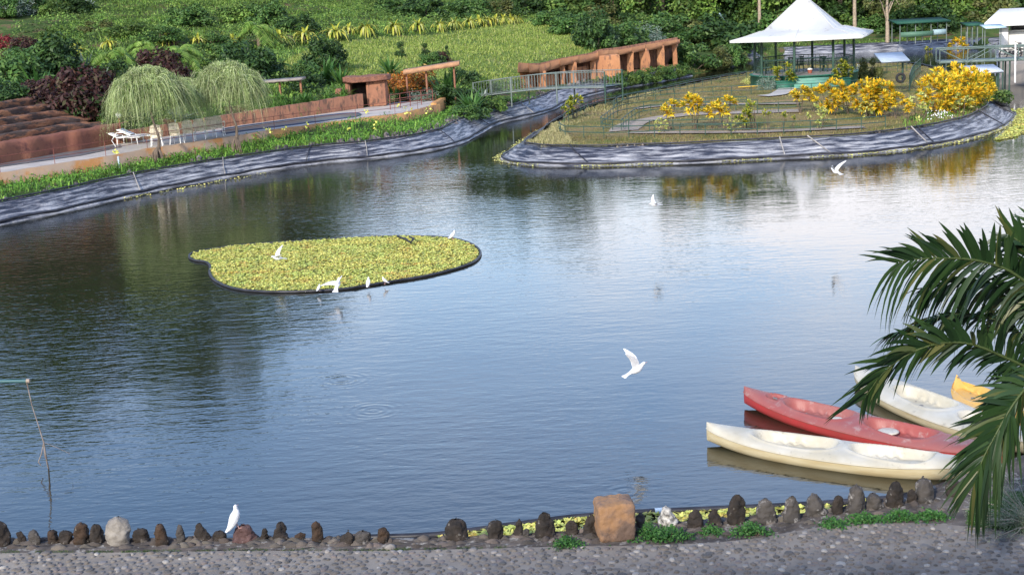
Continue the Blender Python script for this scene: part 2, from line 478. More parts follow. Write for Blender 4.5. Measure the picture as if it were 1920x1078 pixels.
# ------------------------------------------------------------------ water
wm = bpy.data.materials.new('pond_water'); wm.use_nodes = True
N, L = wm.node_tree.nodes, wm.node_tree.links
b = N['Principled BSDF']
b.inputs['Base Color'].default_value = (.016, .017, .010, 1)
b.inputs['Roughness'].default_value = 0.035; b.inputs['IOR'].default_value = 1.8
tcn = N.new('ShaderNodeTexCoord')
def _n2(sc, rot, s, d, r=.5):
    q = N.new('ShaderNodeMapping'); q.inputs['Scale'].default_value = sc; q.inputs['Rotation'].default_value = (0, 0, rot); L.new(tcn.outputs['Object'], q.inputs['Vector'])
    k = N.new('ShaderNodeTexNoise'); k.inputs['Scale'].default_value = s; k.inputs['Detail'].default_value = d; k.inputs['Roughness'].default_value = r
    L.new(q.outputs['Vector'], k.inputs['Vector']); return k.outputs['Fac']
def _m(op, a, bb):
    q = N.new('ShaderNodeMath'); q.operation = op
    for i, v in ((0, a), (1, bb)):
        if isinstance(v, (int, float)): q.inputs[i].default_value = v
        else: L.new(v, q.inputs[i])
    return q.outputs[0]
fine = _n2((0.8, 2.0, 1), R(8), 2.1, 3)
finer = _n2((0.9, 2.0, 1), R(-14), 5.5, 2)
big = _n2((0.5, 1.0, 1), R(20), 0.55, 2)
patch = _n2((1, 1, 1), 0, 0.085, 3)
gust = N.new('ShaderNodeMapRange'); gust.inputs['From Min'].default_value = 0.36; gust.inputs['From Max'].default_value = 0.62
gust.inputs['To Min'].default_value = 0.35; gust.inputs['To Max'].default_value = 1.25; L.new(patch, gust.inputs['Value'])
# a breeze roughens the left arm of the pond more than the sheltered near corner
sxy = N.new('ShaderNodeSeparateXYZ'); L.new(tcn.outputs['Object'], sxy.inputs[0])
wind = N.new('ShaderNodeMapRange'); wind.inputs['From Min'].default_value = -9; wind.inputs['From Max'].default_value = 3; wind.inputs['To Min'].default_value = 1.9; wind.inputs['To Max'].default_value = .75
L.new(sxy.outputs['X'], wind.inputs['Value'])
hgt = _m('ADD', _m('MULTIPLY', _m('MULTIPLY', wind.outputs[0], _m('ADD', _m('MULTIPLY', fine, 1.0), _m('MULTIPLY', finer, 0.38))), gust.outputs[0]), _m('MULTIPLY', big, 0.9))
for (rx_, ry_) in [(640, 712), (1170, 920), (700, 770)]:
    c = W(rx_, ry_)
    s_ = N.new('ShaderNodeVectorMath'); s_.operation = 'DISTANCE'; s_.inputs[1].default_value = tuple(c); L.new(tcn.outputs['Object'], s_.inputs[0])
    rr = 0.75 if ry_ != 920 else 0.42
    ring = _m('SINE', _m('MULTIPLY', s_.outputs['Value'], 42), 0)
    fall = N.new('ShaderNodeMapRange'); fall.inputs['From Min'].default_value = rr * .35; fall.inputs['From Max'].default_value = rr; fall.inputs['To Min'].default_value = 0.14; fall.inputs['To Max'].default_value = 0
    L.new(s_.outputs['Value'], fall.inputs['Value'])
    hgt = _m('ADD', hgt, _m('MULTIPLY', ring, fall.outputs[0]))
bp = N.new('ShaderNodeBump'); bp.inputs['Strength'].default_value = 1.0; bp.inputs['Distance'].default_value = 0.0068
L.new(hgt, bp.inputs['Height']); L.new(bp.outputs['Normal'], b.inputs['Normal'])
w_ = MB(); w_.add([[-60, 12, 0], [75, 12, 0], [75, 150, 0], [-60, 150, 0]], [[0, 1, 2, 3]])
tag(w_.build('water', wm), kind='structure')
# ================================================================== NEAR SHORE
M_conc = mat('kerb_mortar', (.15, .125, .105), .95, (.06, .05, .045), 3.0, bump=.02, c3=(.30, .28, .25), c3pos=.6)
M_black_pipe = mat('black_pipe', (.012, .012, .016), .45, (.04, .04, .05), 3)
M_lettuce = mat('water_lettuce', (.68, .64, .17), .6, (.52, .57, .15), 1.2, isl=.25, hue=.03, trans=.2, c3=(.60, .46, .12), c3pos=.60, c3scale=1.6)
M_stone_dark = mat('stone_dark', (.017, .014, .012), .9, (.05, .038, .03), 5, bump=.02, bscale=14, c3=(.30, .28, .25), c3pos=.66, c3scale=9)
M_stone_brown = mat('stone_brown', (.065, .038, .022), .9, (.02, .016, .013), 5, bump=.02, bscale=14, c3=(.3, .27, .22), c3pos=.66, c3scale=9)
M_stone_grey = mat('stone_grey', (.085, .075, .068), .9, (.04, .036, .033), 5, bump=.02, bscale=14, c3=(.30, .28, .26), c3pos=.62, c3scale=8)
M_stone_pale = mat('stone_pale', (.33, .30, .26), .92, (.19, .17, .15), 7, bump=.02, bscale=20)
M_stone_lichen = mat('stone_lichen', (.04, .036, .034), .9, (.60, .58, .54), 16, bump=.02, bscale=14)
M_stone_red = mat('stone_red', (.06, .03, .027), .85, (.13, .075, .07), 9, bump=.03, bscale=14, c3=(.26, .19, .175), c3pos=.66)
M_sand = mat('sandstone', (.31, .17, .08), .9, (.25, .165, .125), 2.6, bump=.02, bscale=16, c3=(.15, .10, .075), c3pos=.52, c3scale=2.6)

edge = smooth([W(x, y, ZN) for x, y in near_px[::-1]], 5)
edge = [np.array([p[0], p[1], ZN]) for p in edge]
eN = len(edge)
# kerb top: from the pond edge back to the pavement line
pave_px = [(-500, 1043), (0, 1036), (250, 1035), (450, 1032), (700, 1032), (900, 1028), (1060, 1024), (1200, 1022), (1330, 1017), (1420, 1008), (1500, 994), (1570, 984), (1700, 980), (1800, 985), (1930, 1003), (2150, 1040)]
pav = smooth([W(x, y, ZN) for x, y in pave_px], 6)
# near bank: fill polygon from the pond edge backwards
def fill_strip(A, B, z0, z1, name, m, cols=6, rough_=0.0, kind='structure', n=220):
    def res(P):
        P = np.array(P); s_ = np.concatenate([[0], np.cumsum(np.linalg.norm(np.diff(P[:, :2], axis=0), axis=1))])
        t = np.linspace(0, s_[-1], n); return np.stack([np.interp(t, s_, P[:, k]) for k in range(2)], -1)
    a = res(A); b_ = res(B)
    Gd = np.zeros((n, cols + 1, 3))
    for j in range(cols + 1):
        t = j / cols
        Gd[:, j, :2] = a * (1 - t) + b_ * t; Gd[:, j, 2] = z0 * (1 - t) + z1 * t
    if rough_:
        Gd[:, 1:-1, 2] += rng.normal(0, rough_, (n, cols - 1))
    # skirt down on side A
    sk = Gd[:, :1].copy(); sk[:, :, 2] = -0.9
    Gd = np.concatenate([sk, Gd], 1)
    q = MB(); q.grid(Gd[:, ::-1])
    return tag(q.build(name, m, smooth_=False), kind=kind)
backline = [np.array([p[0], p[1] - 0.0]) for p in pav]
fill_strip(edge, backline, ZN - .03, ZN - .005, 'kerb_strip', M_conc, 14, .012)
pm = mat('pavement_mortar', (.31, .265, .215), .95, (.21, .18, .15), 2.0, bump=.006, bscale=30)
pv = MB()
pxs = np.array(pav)
low = pxs.copy(); low[:, 1] = 4.0; low[:, 0] *= 1.3
n_ = len(pxs); Gd = np.stack([np.c_[low[:, :2], np.full(n_, ZN)], np.c_[pxs[:, :2], np.full(n_, ZN)]], 1)
pv.grid(Gd[::1])
tag(pv.build('pavement', pm), kind='structure')
# pebbles set in the mortar
def pebbles():
    q = MB()
    cell = 0.106
    X, Y = np.meshgrid(np.arange(-8.0, 8.0, cell), np.arange(13.6, 17.6, cell * .92))
    X = X + (np.arange(X.shape[0])[:, None] % 2) * cell * .5
    X = X.ravel() + rng.normal(0, cell * .16, X.size); Y = Y.ravel() + rng.normal(0, cell * .16, Y.size)
    a, b2, _ = proj(np.stack([X, Y, np.full(X.size, ZN)], -1))
    ok = (a > -30) & (a < 1950) & (b2 < 1100)
    pl = np.array(pave_px); ok &= b2 > np.interp(a, pl[:, 0], pl[:, 1]) + 2
    X, Y = X[ok], Y[ok]; n = len(X)
    keep = rng.random(n) > .05; X, Y = X[keep], Y[keep]; n = len(X)
    big_ = np.where(rng.random(n) < .12, 1.35, 1.0)
    r = cell * rng.uniform(.24, .50, n) * big_; asp = rng.uniform(.62, 1, n); ang = rng.uniform(0, 3.14, n); h = rng.uniform(.012, .028, n)
    K = 8
    th = np.arange(K) * 2 * math.pi / K
    rows = []
    for (f, zf) in ((1.0, -.2), (.92, .5), (.6, .92)):
        jit = 1 + rng.normal(0, .07, (n, K))
        u = r[:, None] * f * np.cos(th) * jit; v = r[:, None] * f * asp[:, None] * np.sin(th) * jit
        x = X[:, None] + u * np.cos(ang)[:, None] - v * np.sin(ang)[:, None]; y = Y[:, None] + u * np.sin(ang)[:, None] + v * np.cos(ang)[:, None]
        rows.append(np.stack([x, y, np.broadcast_to((ZN + h * zf)[:, None], x.shape)], -1))
    top = np.stack([X, Y, ZN + h], -1)[:, None]
    V = np.concatenate(rows + [top], 1)           # n, 3K+1, 3
    base = (np.arange(n) * (3 * K + 1))[:, None]
    j = np.arange(K); j2 = (j + 1) % K
    Fq = np.concatenate([np.stack([lv * K + j, lv * K + j2, (lv + 1) * K + j2, (lv + 1) * K + j], -1) for lv in (0, 1)])
    Ft = np.stack([2 * K + j, 2 * K + j2, np.full(K, 3 * K)], -1)
    q.V.append(V.reshape(-1, 3)); q.n = len(V.reshape(-1, 3))
    F1 = (base[:, :, None] + Fq[None]).reshape(-1, 4); F2 = (base[:, :, None] + Ft[None]).reshape(-1, 3)
    q.F += [F1, F2]; q.MI += [np.zeros(len(F1), int), np.zeros(len(F2), int)]
    m = bpy.data.materials.new('pebble'); m.use_nodes = True
    N, L = m.node_tree.nodes, m.node_tree.links
    b = N['Principled BSDF']; b.inputs['Roughness'].default_value = .75
    gI = N.new('ShaderNodeNewGeometry'); cr = N.new('ShaderNodeValToRGB'); e = cr.color_ramp; e.interpolation = 'CONSTANT'
    cs = [(0, (.145, .122, .10)), (.2, (.17, .15, .13)), (.38, (.10, .09, .08)), (.55, (.20, .18, .165)), (.68, (.17, .14, .125)), (.8, (.15, .138, .128)), (.9, (.26, .235, .21)), (.975, (.34, .31, .27))]
    while len(e.elements) < len(cs): e.elements.new(.5)
    for el, (p_, c_) in zip(e.elements, cs): el.position = p_; el.color = (*c_, 1)
    L.new(gI.outputs['Random Per Island'], cr.inputs['Fac'])
    tcn = N.new('ShaderNodeTexCoord'); nn = N.new('ShaderNodeTexNoise'); nn.inputs['Scale'].default_value = 55; nn.inputs['Detail'].default_value = 4
    L.new(tcn.outputs['Object'], nn.inputs['Vector'])
    mp_ = N.new('ShaderNodeMix'); mp_.data_type = 'RGBA'; mp_.blend_type = 'MULTIPLY'; mp_.inputs['Factor'].default_value = .55
    L.new(cr.outputs['Color'], mp_.inputs['A']); L.new(nn.outputs['Fac'], mp_.inputs['B'])
    hs = N.new('ShaderNodeHueSaturation'); hs.inputs['Value'].default_value = 1.5; hs.inputs['Saturation'].default_value = .95; L.new(mp_.outputs['Result'], hs.inputs['Color']); L.new(hs.outputs['Color'], b.inputs['Base Color'])
    tag(q.build('pavement_pebbles', m, smooth_=True), kind='stuff')
pebbles()

# rubble set in the kerb between the edging stones
q = MB()
def rock_verts(c, w, d, h, seed, k=10, lv=7, top=.55, sq=0.0, lean=0.0, flat=0.0):
    """upright boulder: rings from the base up, uneven outline."""
    rr = np.random.default_rng(seed)
    ph = rr.uniform(0, 6.28, 4); V = []
    for i in range(lv):
        t = i / (lv - 1)
        prof = max(0.0, 1 - (t ** (4.6 + 3 * sq)) * (1 - flat)) ** .5 if t < 1 else 0.0
        prof = max(prof, 0.0) * (1 - (1 - top) * t)
        if i == 0: prof = .93
        if t == 1: prof = .12 + .45 * flat
        for j in range(k):
            a = 2 * math.pi * j / k
            ca, sa = math.cos(a), math.sin(a)
            if sq: 
                m = max(abs(ca), abs(sa)); e_ = 1 / m; ca *= 1 + (e_ - 1) * sq; sa *= 1 + (e_ - 1) * sq
            wv = 1 + .13 * math.sin(2 * a + ph[0] + 2 * t) + .06 * math.sin(3 * a + ph[1] - 3 * t) + rr.normal(0, .035)
            V.append([c[0] + w / 2 * prof * ca * wv + lean * h * t, c[1] + d / 2 * prof * sa * wv, c[2] + h * t + rr.normal(0, .012) * h * (0 if i == 0 else 1)])
    return np.array(V).reshape(lv, k, 3)
def add_rock(q, *a, **kw):
    Gd = rock_verts(*a, **kw); lv, k = Gd.shape[:2]
    s_ = q.n
    q.grid(Gd, closed_v=True)
    tp = Gd[-1].mean(0); q.add(np.vstack([Gd[-1], tp]), [[j, (j + 1) % k, k] for j in range(k)])
for i in range(230):
    px = rng.uniform(-20, 1900); pl = np.array(pave_px); el = np.array(near_px[::-1])
    y1 = np.interp(px, pl[:, 0], pl[:, 1]) - 3; y0 = np.interp(px, el[:, 0], el[:, 1]) + 8
    p = W(px, rng.uniform(y0, y1), ZN - .045)
    if px > 1790: continue
    add_rock(q, p, rng.uniform(.10, .26), rng.uniform(.08, .18), rng.uniform(.05, .085), i, k=8, lv=4, top=.8)
tag(q.build('kerb_rubble', mat('kerb_rubble', (.14, .115, .095), .95, (.07, .06, .052), 3, isl=.4, bump=.01, bscale=25), smooth_=False), kind='stuff')

# edging stones -----------------------------------------------------
D, B_, Gy, Pl, Li, Rd = M_stone_dark, M_stone_brown, M_stone_grey, M_stone_pale, M_stone_lichen, M_stone_red
stones = [
 (4, 1024, 32, 47, D, 'o', 'dark rounded edging stone cut by the left edge of the kerb'),
 (38, 1018, 19, 22, D, 'p', 'small dark pointed stone second from the left end of the kerb'),
 (63, 1021, 26, 28, Gy, 'o', 'grey leaning stone third from the left end of the kerb'),
 (99, 1019, 25, 24, B_, 's', 'brown squarish stump stone, left one of a touching pair'),
 (122, 1019, 25, 23, D, 's', 'dark squarish stump stone, right one of a touching pair'),
 (151, 1021, 37, 41, B_, 'o', 'brown ridged stone left of the dark stone beside the pale boulder'),
 (181, 1020, 31, 37, D, 'p', 'dark tapering stone touching the left side of the big pale boulder'),
 (218, 1024, 52, 54, Pl, 'b', 'large round pale grey boulder standing in the kerb row'),
 (265, 1018, 29, 26, D, 's', 'low dark square stone right of the big pale boulder'),
 (303, 1023, 30, 41, B_, 'o', 'tall dark brown rounded stone, second right of the pale boulder'),
 (339, 1019, 16, 37, Gy, 'o', 'slim upright grey finger stone left of the dove'),
 (378, 1016, 31, 34, D, 'p', 'dark conical stone between the slim stone and the dove'),
 (411, 1013, 26, 16, D, 'o', 'low dark lump of stone just left of the perched dove rock'),
 (456, 1019, 50, 33, Rd, 'p', 'reddish purple rock on which the white dove stands'),
 (496, 1013, 14, 23, D, 'o', 'narrow small dark stone right of the reddish dove rock'),
 (525, 1014, 34, 34, D, 'p', 'dark trapezoid stone second right of the reddish dove rock'),
 (563, 1012, 22, 11, B_, 'o', 'low flat brown stone left of the tall brown finger stone'),
 (596, 1017, 23, 41, B_, 'o', 'tall brown finger shaped stone standing alone'),
 (649, 1024, 31, 29, D, 'l', 'dark jagged stone leaning right beside a bluish lump'),
 (679, 1021, 33, 25, Gy, 'o', 'bluish dark lump of stone right of the jagged one'),
 (720, 1018, 24, 29, B_, 'o', 'tan brown egg shaped stone above the white flat cobble'),
 (855, 1015, 51, 41, D, 'o', 'broad black dome stone left of the square sandstone block'),
 (928, 1015, 33, 40, D, 'o', 'black rounded stone in front of the lettuce strip, right of the dome'),
 (972, 1007, 23, 34, D, 'l', 'black leaning stone before a small grey one'),
 (985, 1009, 14, 18, Gy, 'o', 'tiny grey pebble stone against the black leaning stone'),
 (1023, 1010, 47, 47, D, 'p', 'big black shoulder shaped stone left of the sandstone block'),
 (1073, 1003, 23, 29, D, 'o', 'small black oval stone before the yellow lettuce'),
 (1107, 1004, 32, 38, D, 'l', 'black slanted stone leaning on the left of the sandstone block'),
 (1203, 994, 21, 33, Gy, 'o', 'grey speckled stone touching the right of the sandstone block'),
 (1254, 988, 38, 38, Li, 'p', 'black stone crusted with white lichen'),
 (1305, 991, 31, 34, D, 'o', 'black rounded stone right of the white crusted one'),
 (1342, 988, 33, 31, D, 'p', 'black low stone left of the tallest black pillar stone'),
 (1381, 985, 37, 57, D, 'o', 'tallest black pillar stone in the right half of the row'),
 (1440, 984, 37, 50, Gy, 'o', 'grey topped dark stone right of the tallest black pillar'),
 (1487, 981, 38, 50, Gy, 'p', 'dark stone with a pale crest, sloping to the right'),
 (1533, 969, 47, 41, Gy, 'p', 'wide grey brown wedge stone near the white kayak'),
 (1573, 966, 24, 38, D, 'o', 'narrow dark oval stone left of the tall pale grey stone'),
 (1608, 965, 37, 57, Gy, 'o', 'tall flat topped grey stone against the white kayak side'),
 (1642, 956, 34, 31, Gy, 'o', 'squat greenish grey stone right of the tall grey one'),
 (1679, 953, 32, 51, D, 'o', 'dark smooth egg stone before the white kayak stern'),
 (1712, 946, 23, 29, D, 'o', 'small dark stone hidden between two tall ones near the palm'),
 (1739, 944, 36, 50, Gy, 'o', 'craggy grey stone beside the hanging palm leaf'),
 (1792, 933, 30, 36, D, 'o', 'dark stone behind the hanging palm leaf'),
 (1836, 925, 30, 24, Gy, 'o', 'grey low stone behind the palm at the right end'),
]
for i, (px, py, w, h, m, sh, lab) in enumerate(stones):
    p = W(px, py, ZN - .02); s_ = p[1] / FPX
    Wd_, Hh = w * s_ * 1.04, h * s_ / .965
    q = MB()
    kw = dict(k=18, lv=13)
    if sh == 'o': kw.update(top=.86)
    if sh == 'p': kw.update(top=.55, flat=.1)
    if sh == 's': kw.update(top=.85, sq=.7, flat=.5)
    if sh == 'b': kw.update(top=.9, sq=.25)
    if sh == 'l': kw.update(top=.5, lean=.22 if px > 700 or px < 660 else -.2)
    add_rock(q, (0, 0, 0), Wd_, Wd_ * random.uniform(.65, .9), Hh, 100 + i, **kw)
    o = q.build('edging_stone', m, smooth_=True, loc=tuple(p + np.array([0, Wd_ * .3, 0])))
    o.rotation_euler = (0, random.uniform(-.13, .13), random.uniform(-.5, .5))
    tx = bpy.data.textures.get('rockclouds') or bpy.data.textures.new('rockclouds', 'CLOUDS')
    tx.noise_scale = .07; tx.noise_depth = 5
    md = o.modifiers.new('sub', 'SUBSURF'); md.levels = md.render_levels = 1
    md = o.modifiers.new('disp', 'DISPLACE'); md.texture = tx; md.strength = .065; md.mid_level = .5; md.texture_coords = 'GLOBAL'
    tag(o, lab, 'stone', 'stones edging the pond')
# white cobble
q = MB(); add_rock(q, (0, 0, 0), .17, .13, .06, 5, k=12, lv=5)
tag(q.build('cobble', M_stone_pale, smooth_=True, loc=tuple(W(732, 1028, ZN - .01))), 'flat white cobble lying on the kerb below the tan stone', 'stone')
# sandstone block
bc = W(1155, 1019, ZN - .02); s_ = bc[1] / FPX
q = MB()
nb = 9; bw, bd, bh = 78 * s_, .44, 78 * s_ / .97
for ax in range(1):
    L_ = np.linspace(-1, 1, nb)
    # rounded cube from normalised grid faces
    for f in range(6):
        U, Vv = np.meshgrid(L_, L_, indexing='ij'); O = np.ones_like(U)
        P = [(U, Vv, O), (Vv, U, -O), (O, U, Vv), (-O, Vv, U), (Vv, O, U), (U, -O, Vv)][f]
        P = np.stack(P, -1).astype(float)
        n4 = (np.abs(P) ** 16).sum(-1, keepdims=True) ** (1 / 16.0); P = P / n4
        tz = (P[..., 2:] + 1) / 2
        tw = 1 - .10 * np.abs(tz - .5) + .06 * np.sin(P[..., :1] * 3 + tz * 4) * .5
        P[..., :2] *= tw
        P[..., 2] -= .04 * (P[..., 0] < 0) * (P[..., 2] > .5)
        q.grid(P * np.array([bw / 2, bd / 2, bh / 2]) + np.array([0, 0, bh / 2]))
blk = q.build('stone_block', M_sand, smooth_=True, loc=tuple(bc + np.array([0.01, bd / 2, 0])))
md = blk.modifiers.new('weld', 'WELD'); md.merge_threshold = .002
md = blk.modifiers.new('sub', 'SUBSURF'); md.levels = md.render_levels = 2
md = blk.modifiers.new('disp', 'DISPLACE'); md.texture = bpy.data.textures['rockclouds']; md.strength = .035; md.mid_level = .5; md.texture_coords = 'GLOBAL'
blk.rotation_euler = (0, 0, R(6))
tag(blk, 'large squared ochre sandstone block standing on the kerb', 'stone')

# floating black pipe and its strip of lettuce
pipe_px = [(640, 1008), (790, 1004), (870, 996), (950, 985), (1050, 972), (1100, 967), (1200, 960), (1310, 955), (1420, 950), (1520, 945), (1600, 939), (1680, 933), (1760, 926), (1840, 912), (1930, 885)]
pp = smooth([W(x, y, .03) for x, y in pipe_px], 6)
q = MB(); q.tube(pp, .045, 8)
tag(q.build('floating_pipe', M_black_pipe, smooth_=True), 'black plastic pipe floating behind the edging stones', 'pipe')
q = MB(); c_ = np.array(pp[42]); q.tube([W(1228, 959, .035), W(1242, 958, .035)], .05, 10)
tag(q.build('pipe_coupling', mat('pale_blue_plastic', (.5, .62, .72), .5), smooth_=True), 'pale blue coupling sleeve on the floating black pipe', 'pipe fitting')
def rosettes(P, r, nl=6, up=.55, name='x', m=None):
    q = MB(); n = len(P)
    P = np.repeat(P, nl, 0); rr = np.repeat(r, nl)
    a = np.tile(np.arange(nl) * 2 * math.pi / nl, n) + rng.normal(0, .3, n * nl) + np.repeat(rng.uniform(0, 6.28, n), nl)
    el = rng.normal(up, .25, n * nl)
    Dd = np.stack([np.cos(a) * np.cos(el), np.sin(a) * np.cos(el), np.sin(el)], -1)
    side = np.stack([-np.sin(a), np.cos(a), np.zeros(n * nl)], -1) + rng.normal(0, .15, (n * nl, 3))
    q.ribbons(P, Dd, rr, rr * .8, .25, 2, side=side, base_w=.35)
    return q
def scatter_px(poly_px, z, dens, jitter=0):
    Pw = np.array([W(x, y, z)[:2] for x, y in poly_px])
    lo, hi = Pw.min(0), Pw.max(0); n = int((hi - lo).prod() * dens)
    X = rng.uniform(lo[0], hi[0], n); Y = rng.uniform(lo[1], hi[1], n)
    k = in_poly(X, Y, Pw); return X[k], Y[k], Pw
# strip
el = np.array(near_px[::-1]); 
strip = [(x, y + 1) for x, y in pipe_px[1:12]] + [(x, y) for x, y in [(1700, 945), (1600, 955), (1450, 968), (1300, 978), (1150, 990), (1000, 1003), (840, 1009)]]
X, Y, _p = scatter_px(strip, .03, 260)
q = rosettes(np.stack([X, Y, np.full(len(X), .02)], -1), rng.uniform(.05, .10, len(X)))
tag(q.build('floating_lettuce', M_lettuce), 'strip of yellow green water lettuce between pipe and kerb', 'water plants', kind='stuff')

# ================================================================== FLOATING PLANT RAFT
raft_px = [(355, 482), (362, 474), (400, 467), (450, 460), (550, 453), (650, 447), (710, 444), (760, 443), (830, 445), (870, 452), (893, 463), (901, 476), (890, 490), (860, 502), (800, 517), (720, 530), (650, 541), (580, 546),
           (500, 547), (440, 541), (405, 527), (393, 512), (394, 499), (385, 491), (365, 488)]
rp3 = smooth([W(x, y, .03) for x, y in raft_px], 5, True)
q = MB(); q.tube(rp3, .034, 8, closed=True)
tag(q.build('floating_boom', M_black_pipe, smooth_=True), 'black tube ring holding the yellow water lettuce raft', 'floating boom')
X, Y, Pw = scatter_px(raft_px, .03, 290)
d = dist_poly(X, Y, Pw); k = d > .04; X, Y = X[k], Y[k]
q = rosettes(np.stack([X, Y, .02 + .03 * rng.random(len(X))], -1), rng.uniform(.045, .085, len(X)), 7, .6)
tag(q.build('water_lettuce', M_lettuce), 'bed of yellow green water lettuce inside the floating ring', 'water plants', kind='stuff')
q = MB(); q.grid(np.array([[[p[0], p[1], .012], [Pw[:, 0].mean(), Pw[:, 1].mean(), .012]] for p in rp3 + rp3[:1]]))
tag(q.build('lettuce_roots', mat('lettuce_roots', (.30, .30, .07), .9, (.2, .22, .06), 5)), kind='stuff')
q = MB(); q.tube([W(745, 443, .12), W(762, 449, .16), W(770, 455, .16), W(776, 447, .2), W(768, 444, .14)], .03, 6)
tag(q.build('hose', M_black_pipe, smooth_=True), 'short curl of dark hose lying on the far rim of the plant raft', 'hose')

# ================================================================== KAYAKS
def kayak_mesh(Lk, Bk, cockpits, rough_seed):
    n, m = 150, 46
    G1 = np.zeros((n, m, 3)); G2 = np.zeros((n, 15, 3))
    for i in range(n):
        s_ = -1 + 2 * i / (n - 1)
        x = s_ * Lk / 2
        w = Bk / 2 * max(0.0, (1 - abs(s_) ** 2.3)) ** .78 + .014
        rk = .10 * abs(s_) ** 2.6                          # sheer rises to the ends
        zr = .205 + rk
        for j in range(m):
            t = -1 + 2 * j / (m - 1)
            y = t * w
            crown = .065 * (1 - t * t) * (1 - .2 * abs(s_)) - .035 * (abs(t) ** 6)
            z = zr + crown
            for (c, hl, hw, dp) in cockpits:
                u = (x - c) / hl; v = y / (hw * (1 - .18 * u))
                rr = (abs(u) ** 2.6 + abs(v) ** 2.6) ** (1 / 2.6)
                fl = 1 - sstep(.80, 1.0, rr)
                z -= dp * float(fl)
                lip = math.exp(-((rr - 1.04) / .06) ** 2); z += .018 * lip
                if rr < .9:
                    # raised seat rear, moulded foot rests at the sides
                    z += .045 * math.exp(-((u + .55) / .25) ** 2) * (1 - v * v)
                    if abs(v) > .45 and u > -.1: z += .035 * (.5 + .5 * math.cos(u * 26)) * sstep(.45, .7, abs(v))
            G1[i, j] = (x, y, z)
        for j in range(15):
            a = math.pi * j / 14
            yy = math.cos(a) * w; dz = math.sin(a) ** .7
            keel = zr - .035 - (zr - .035 + .10 - .16 * abs(s_) ** 3) * dz
            G2[i, j] = (x, -yy if False else yy, keel)
    # rub rail line joins deck edge and hull
    return G1, G2
def cap(q, row, ctr, mi=0):
    pass
def kayak(label, name_col, m_deck, m_hull, bow, stern, beam=.78, cps=((.62, .66, .29, .17), (-.82, .62, .30, .17)), disc=None, L_=None, roll=0.0):
    v = np.array(stern) - np.array(bow); ln = np.linalg.norm(v[:2]) if L_ is None else L_
    ang = math.atan2(-v[1], -v[0])       # local +x points to the bow
    ctr = np.array(bow) + v / np.linalg.norm(v) * ln / 2
    root = empty('kayak', (ctr[0], ctr[1], 0.0), label, 'kayak', 'kayaks moored at the kerb', rz=ang)
    root.rotation_euler = (roll, 0, ang)
    G1, G2 = kayak_mesh(ln, beam, cps, 1)
    qd = MB(); qd.grid(G1[:, ::-1]); qd.build('deck', m_deck, root, True)
    qh = MB(); qh.grid(G2)
    for e_ in (0, -1):
        ring = np.vstack([G2[e_], G1[e_, 1:-1]]); c = ring.mean(0)
        k = len(ring); qh.add(np.vstack([ring, c]), [[j, (j + 1) % k, k] for j in range(k)])
    qh.build('hull', m_hull, root, True)
    qr = MB(); rail = np.vstack([G1[:, 0], G1[::-1, -1]]); rail[:, 2] -= .012
    qr.tube(list(rail), .011, 6, closed=True); qr.build('rub_rail', m_deck, root, True)
    for (c, hl, hw, dp) in cps:
        for (ux, vy, rr) in ((.1, 0, .035), (-.25, .1, .014), (.42, -.1, .014)):
            x = c + ux * hl; y = vy * hw * 2
            z = .205 + .10 * abs(2 * x / ln) ** 2.6 + .065 * (1 - (y / (beam / 2)) ** 2) - dp + .045 * math.exp(-((ux + .55) / .25) ** 2) + .006
            qs = MB(); qs.lathe((x, y, z), [(rr, 0), (rr * .98, .003), (rr * .3, .0035)], 14); qs.build('scupper_hole', M_scupper, root, True)
    if disc:
        for (x, y, rr) in disc:
            z = .205 + .065 - .17 + .06
            qs = MB(); qs.lathe((x, y, z), [(rr, 0), (rr, .012), (rr * .8, .02), (rr * .2, .022)], 22); qs.build('hatch_cover', M_disc, root, True)
    qt = MB(); bx = ln / 2 - .06; qt.tube([(bx - .02, -.012, .33), (bx, -.015, .345), (bx + .02, 0, .34), (bx, .015, .345), (bx - .02, .012, .33)], .008, 6); qt.build('grab_loop', M_scupper, root, True)
    return root
M_scupper = mat('scupper', (.22, .21, .20), .8)
M_disc = mat('hatch_plastic', (.62, .58, .49), .5, (.5, .46, .38), 20)
M_kw = mat('kayak_white', (.56, .53, .45), .42, (.47, .43, .33), 2.2, c3=(.36, .33, .26), c3pos=.65, c3scale=7, bump=.003, bscale=3)
M_kwh = mat('kayak_white_hull', (.56, .49, .32), .45, (.46, .37, .21), 2.2, c3=(.30, .20, .10), c3pos=.70, c3scale=9, stretch=(.7, 3, 5))
M_kr = mat('kayak_red', (.32, .075, .065), .5, (.31, .115, .10), 1.5, c3=(.36, .21, .19), c3pos=.62, c3scale=5, bump=.003, bscale=3)
M_krh = mat('kayak_red_hull', (.44, .045, .045), .4, (.34, .05, .045), 2.2, c3=(.24, .08, .06), c3pos=.68, c3scale=9)
M_ky = mat('kayak_yellow', (.66, .38, .08), .42, (.60, .36, .12), 3, c3=(.6, .48, .28), c3pos=.66)
kayak('dirty white kayak lying nearest the edging stones', 'w', M_kw, M_kwh, W(1326, 832, 0), W(1835, 903, 0), .88)
kayak('faded red kayak with white discs between two white kayaks', 'r', M_kr, M_krh, W(1396, 762, 0), W(1893, 884, 0), .88, cps=((.90, .64, .29, .17), (-.60, .62, .30, .17), (1.74, .16, .14, .05)), disc=((.55, -.02, .08), (-.40, .0, .16)))
kayak('white kayak behind the red one, pointing up towards the open water', 'w', M_kw, M_kwh, W(1604, 722, 0), W(1945, 860, 0), .98, cps=((.35, .68, .30, .17), (-1.1, .55, .28, .17)))
kayak('yellow kayak half hidden by the palm leaves', 'y', M_ky, M_ky, W(1793, 742, 0), W(2000, 872, 0), .96, cps=((1.10, .66, .28, .17), (-.4, .55, .28, .17)))

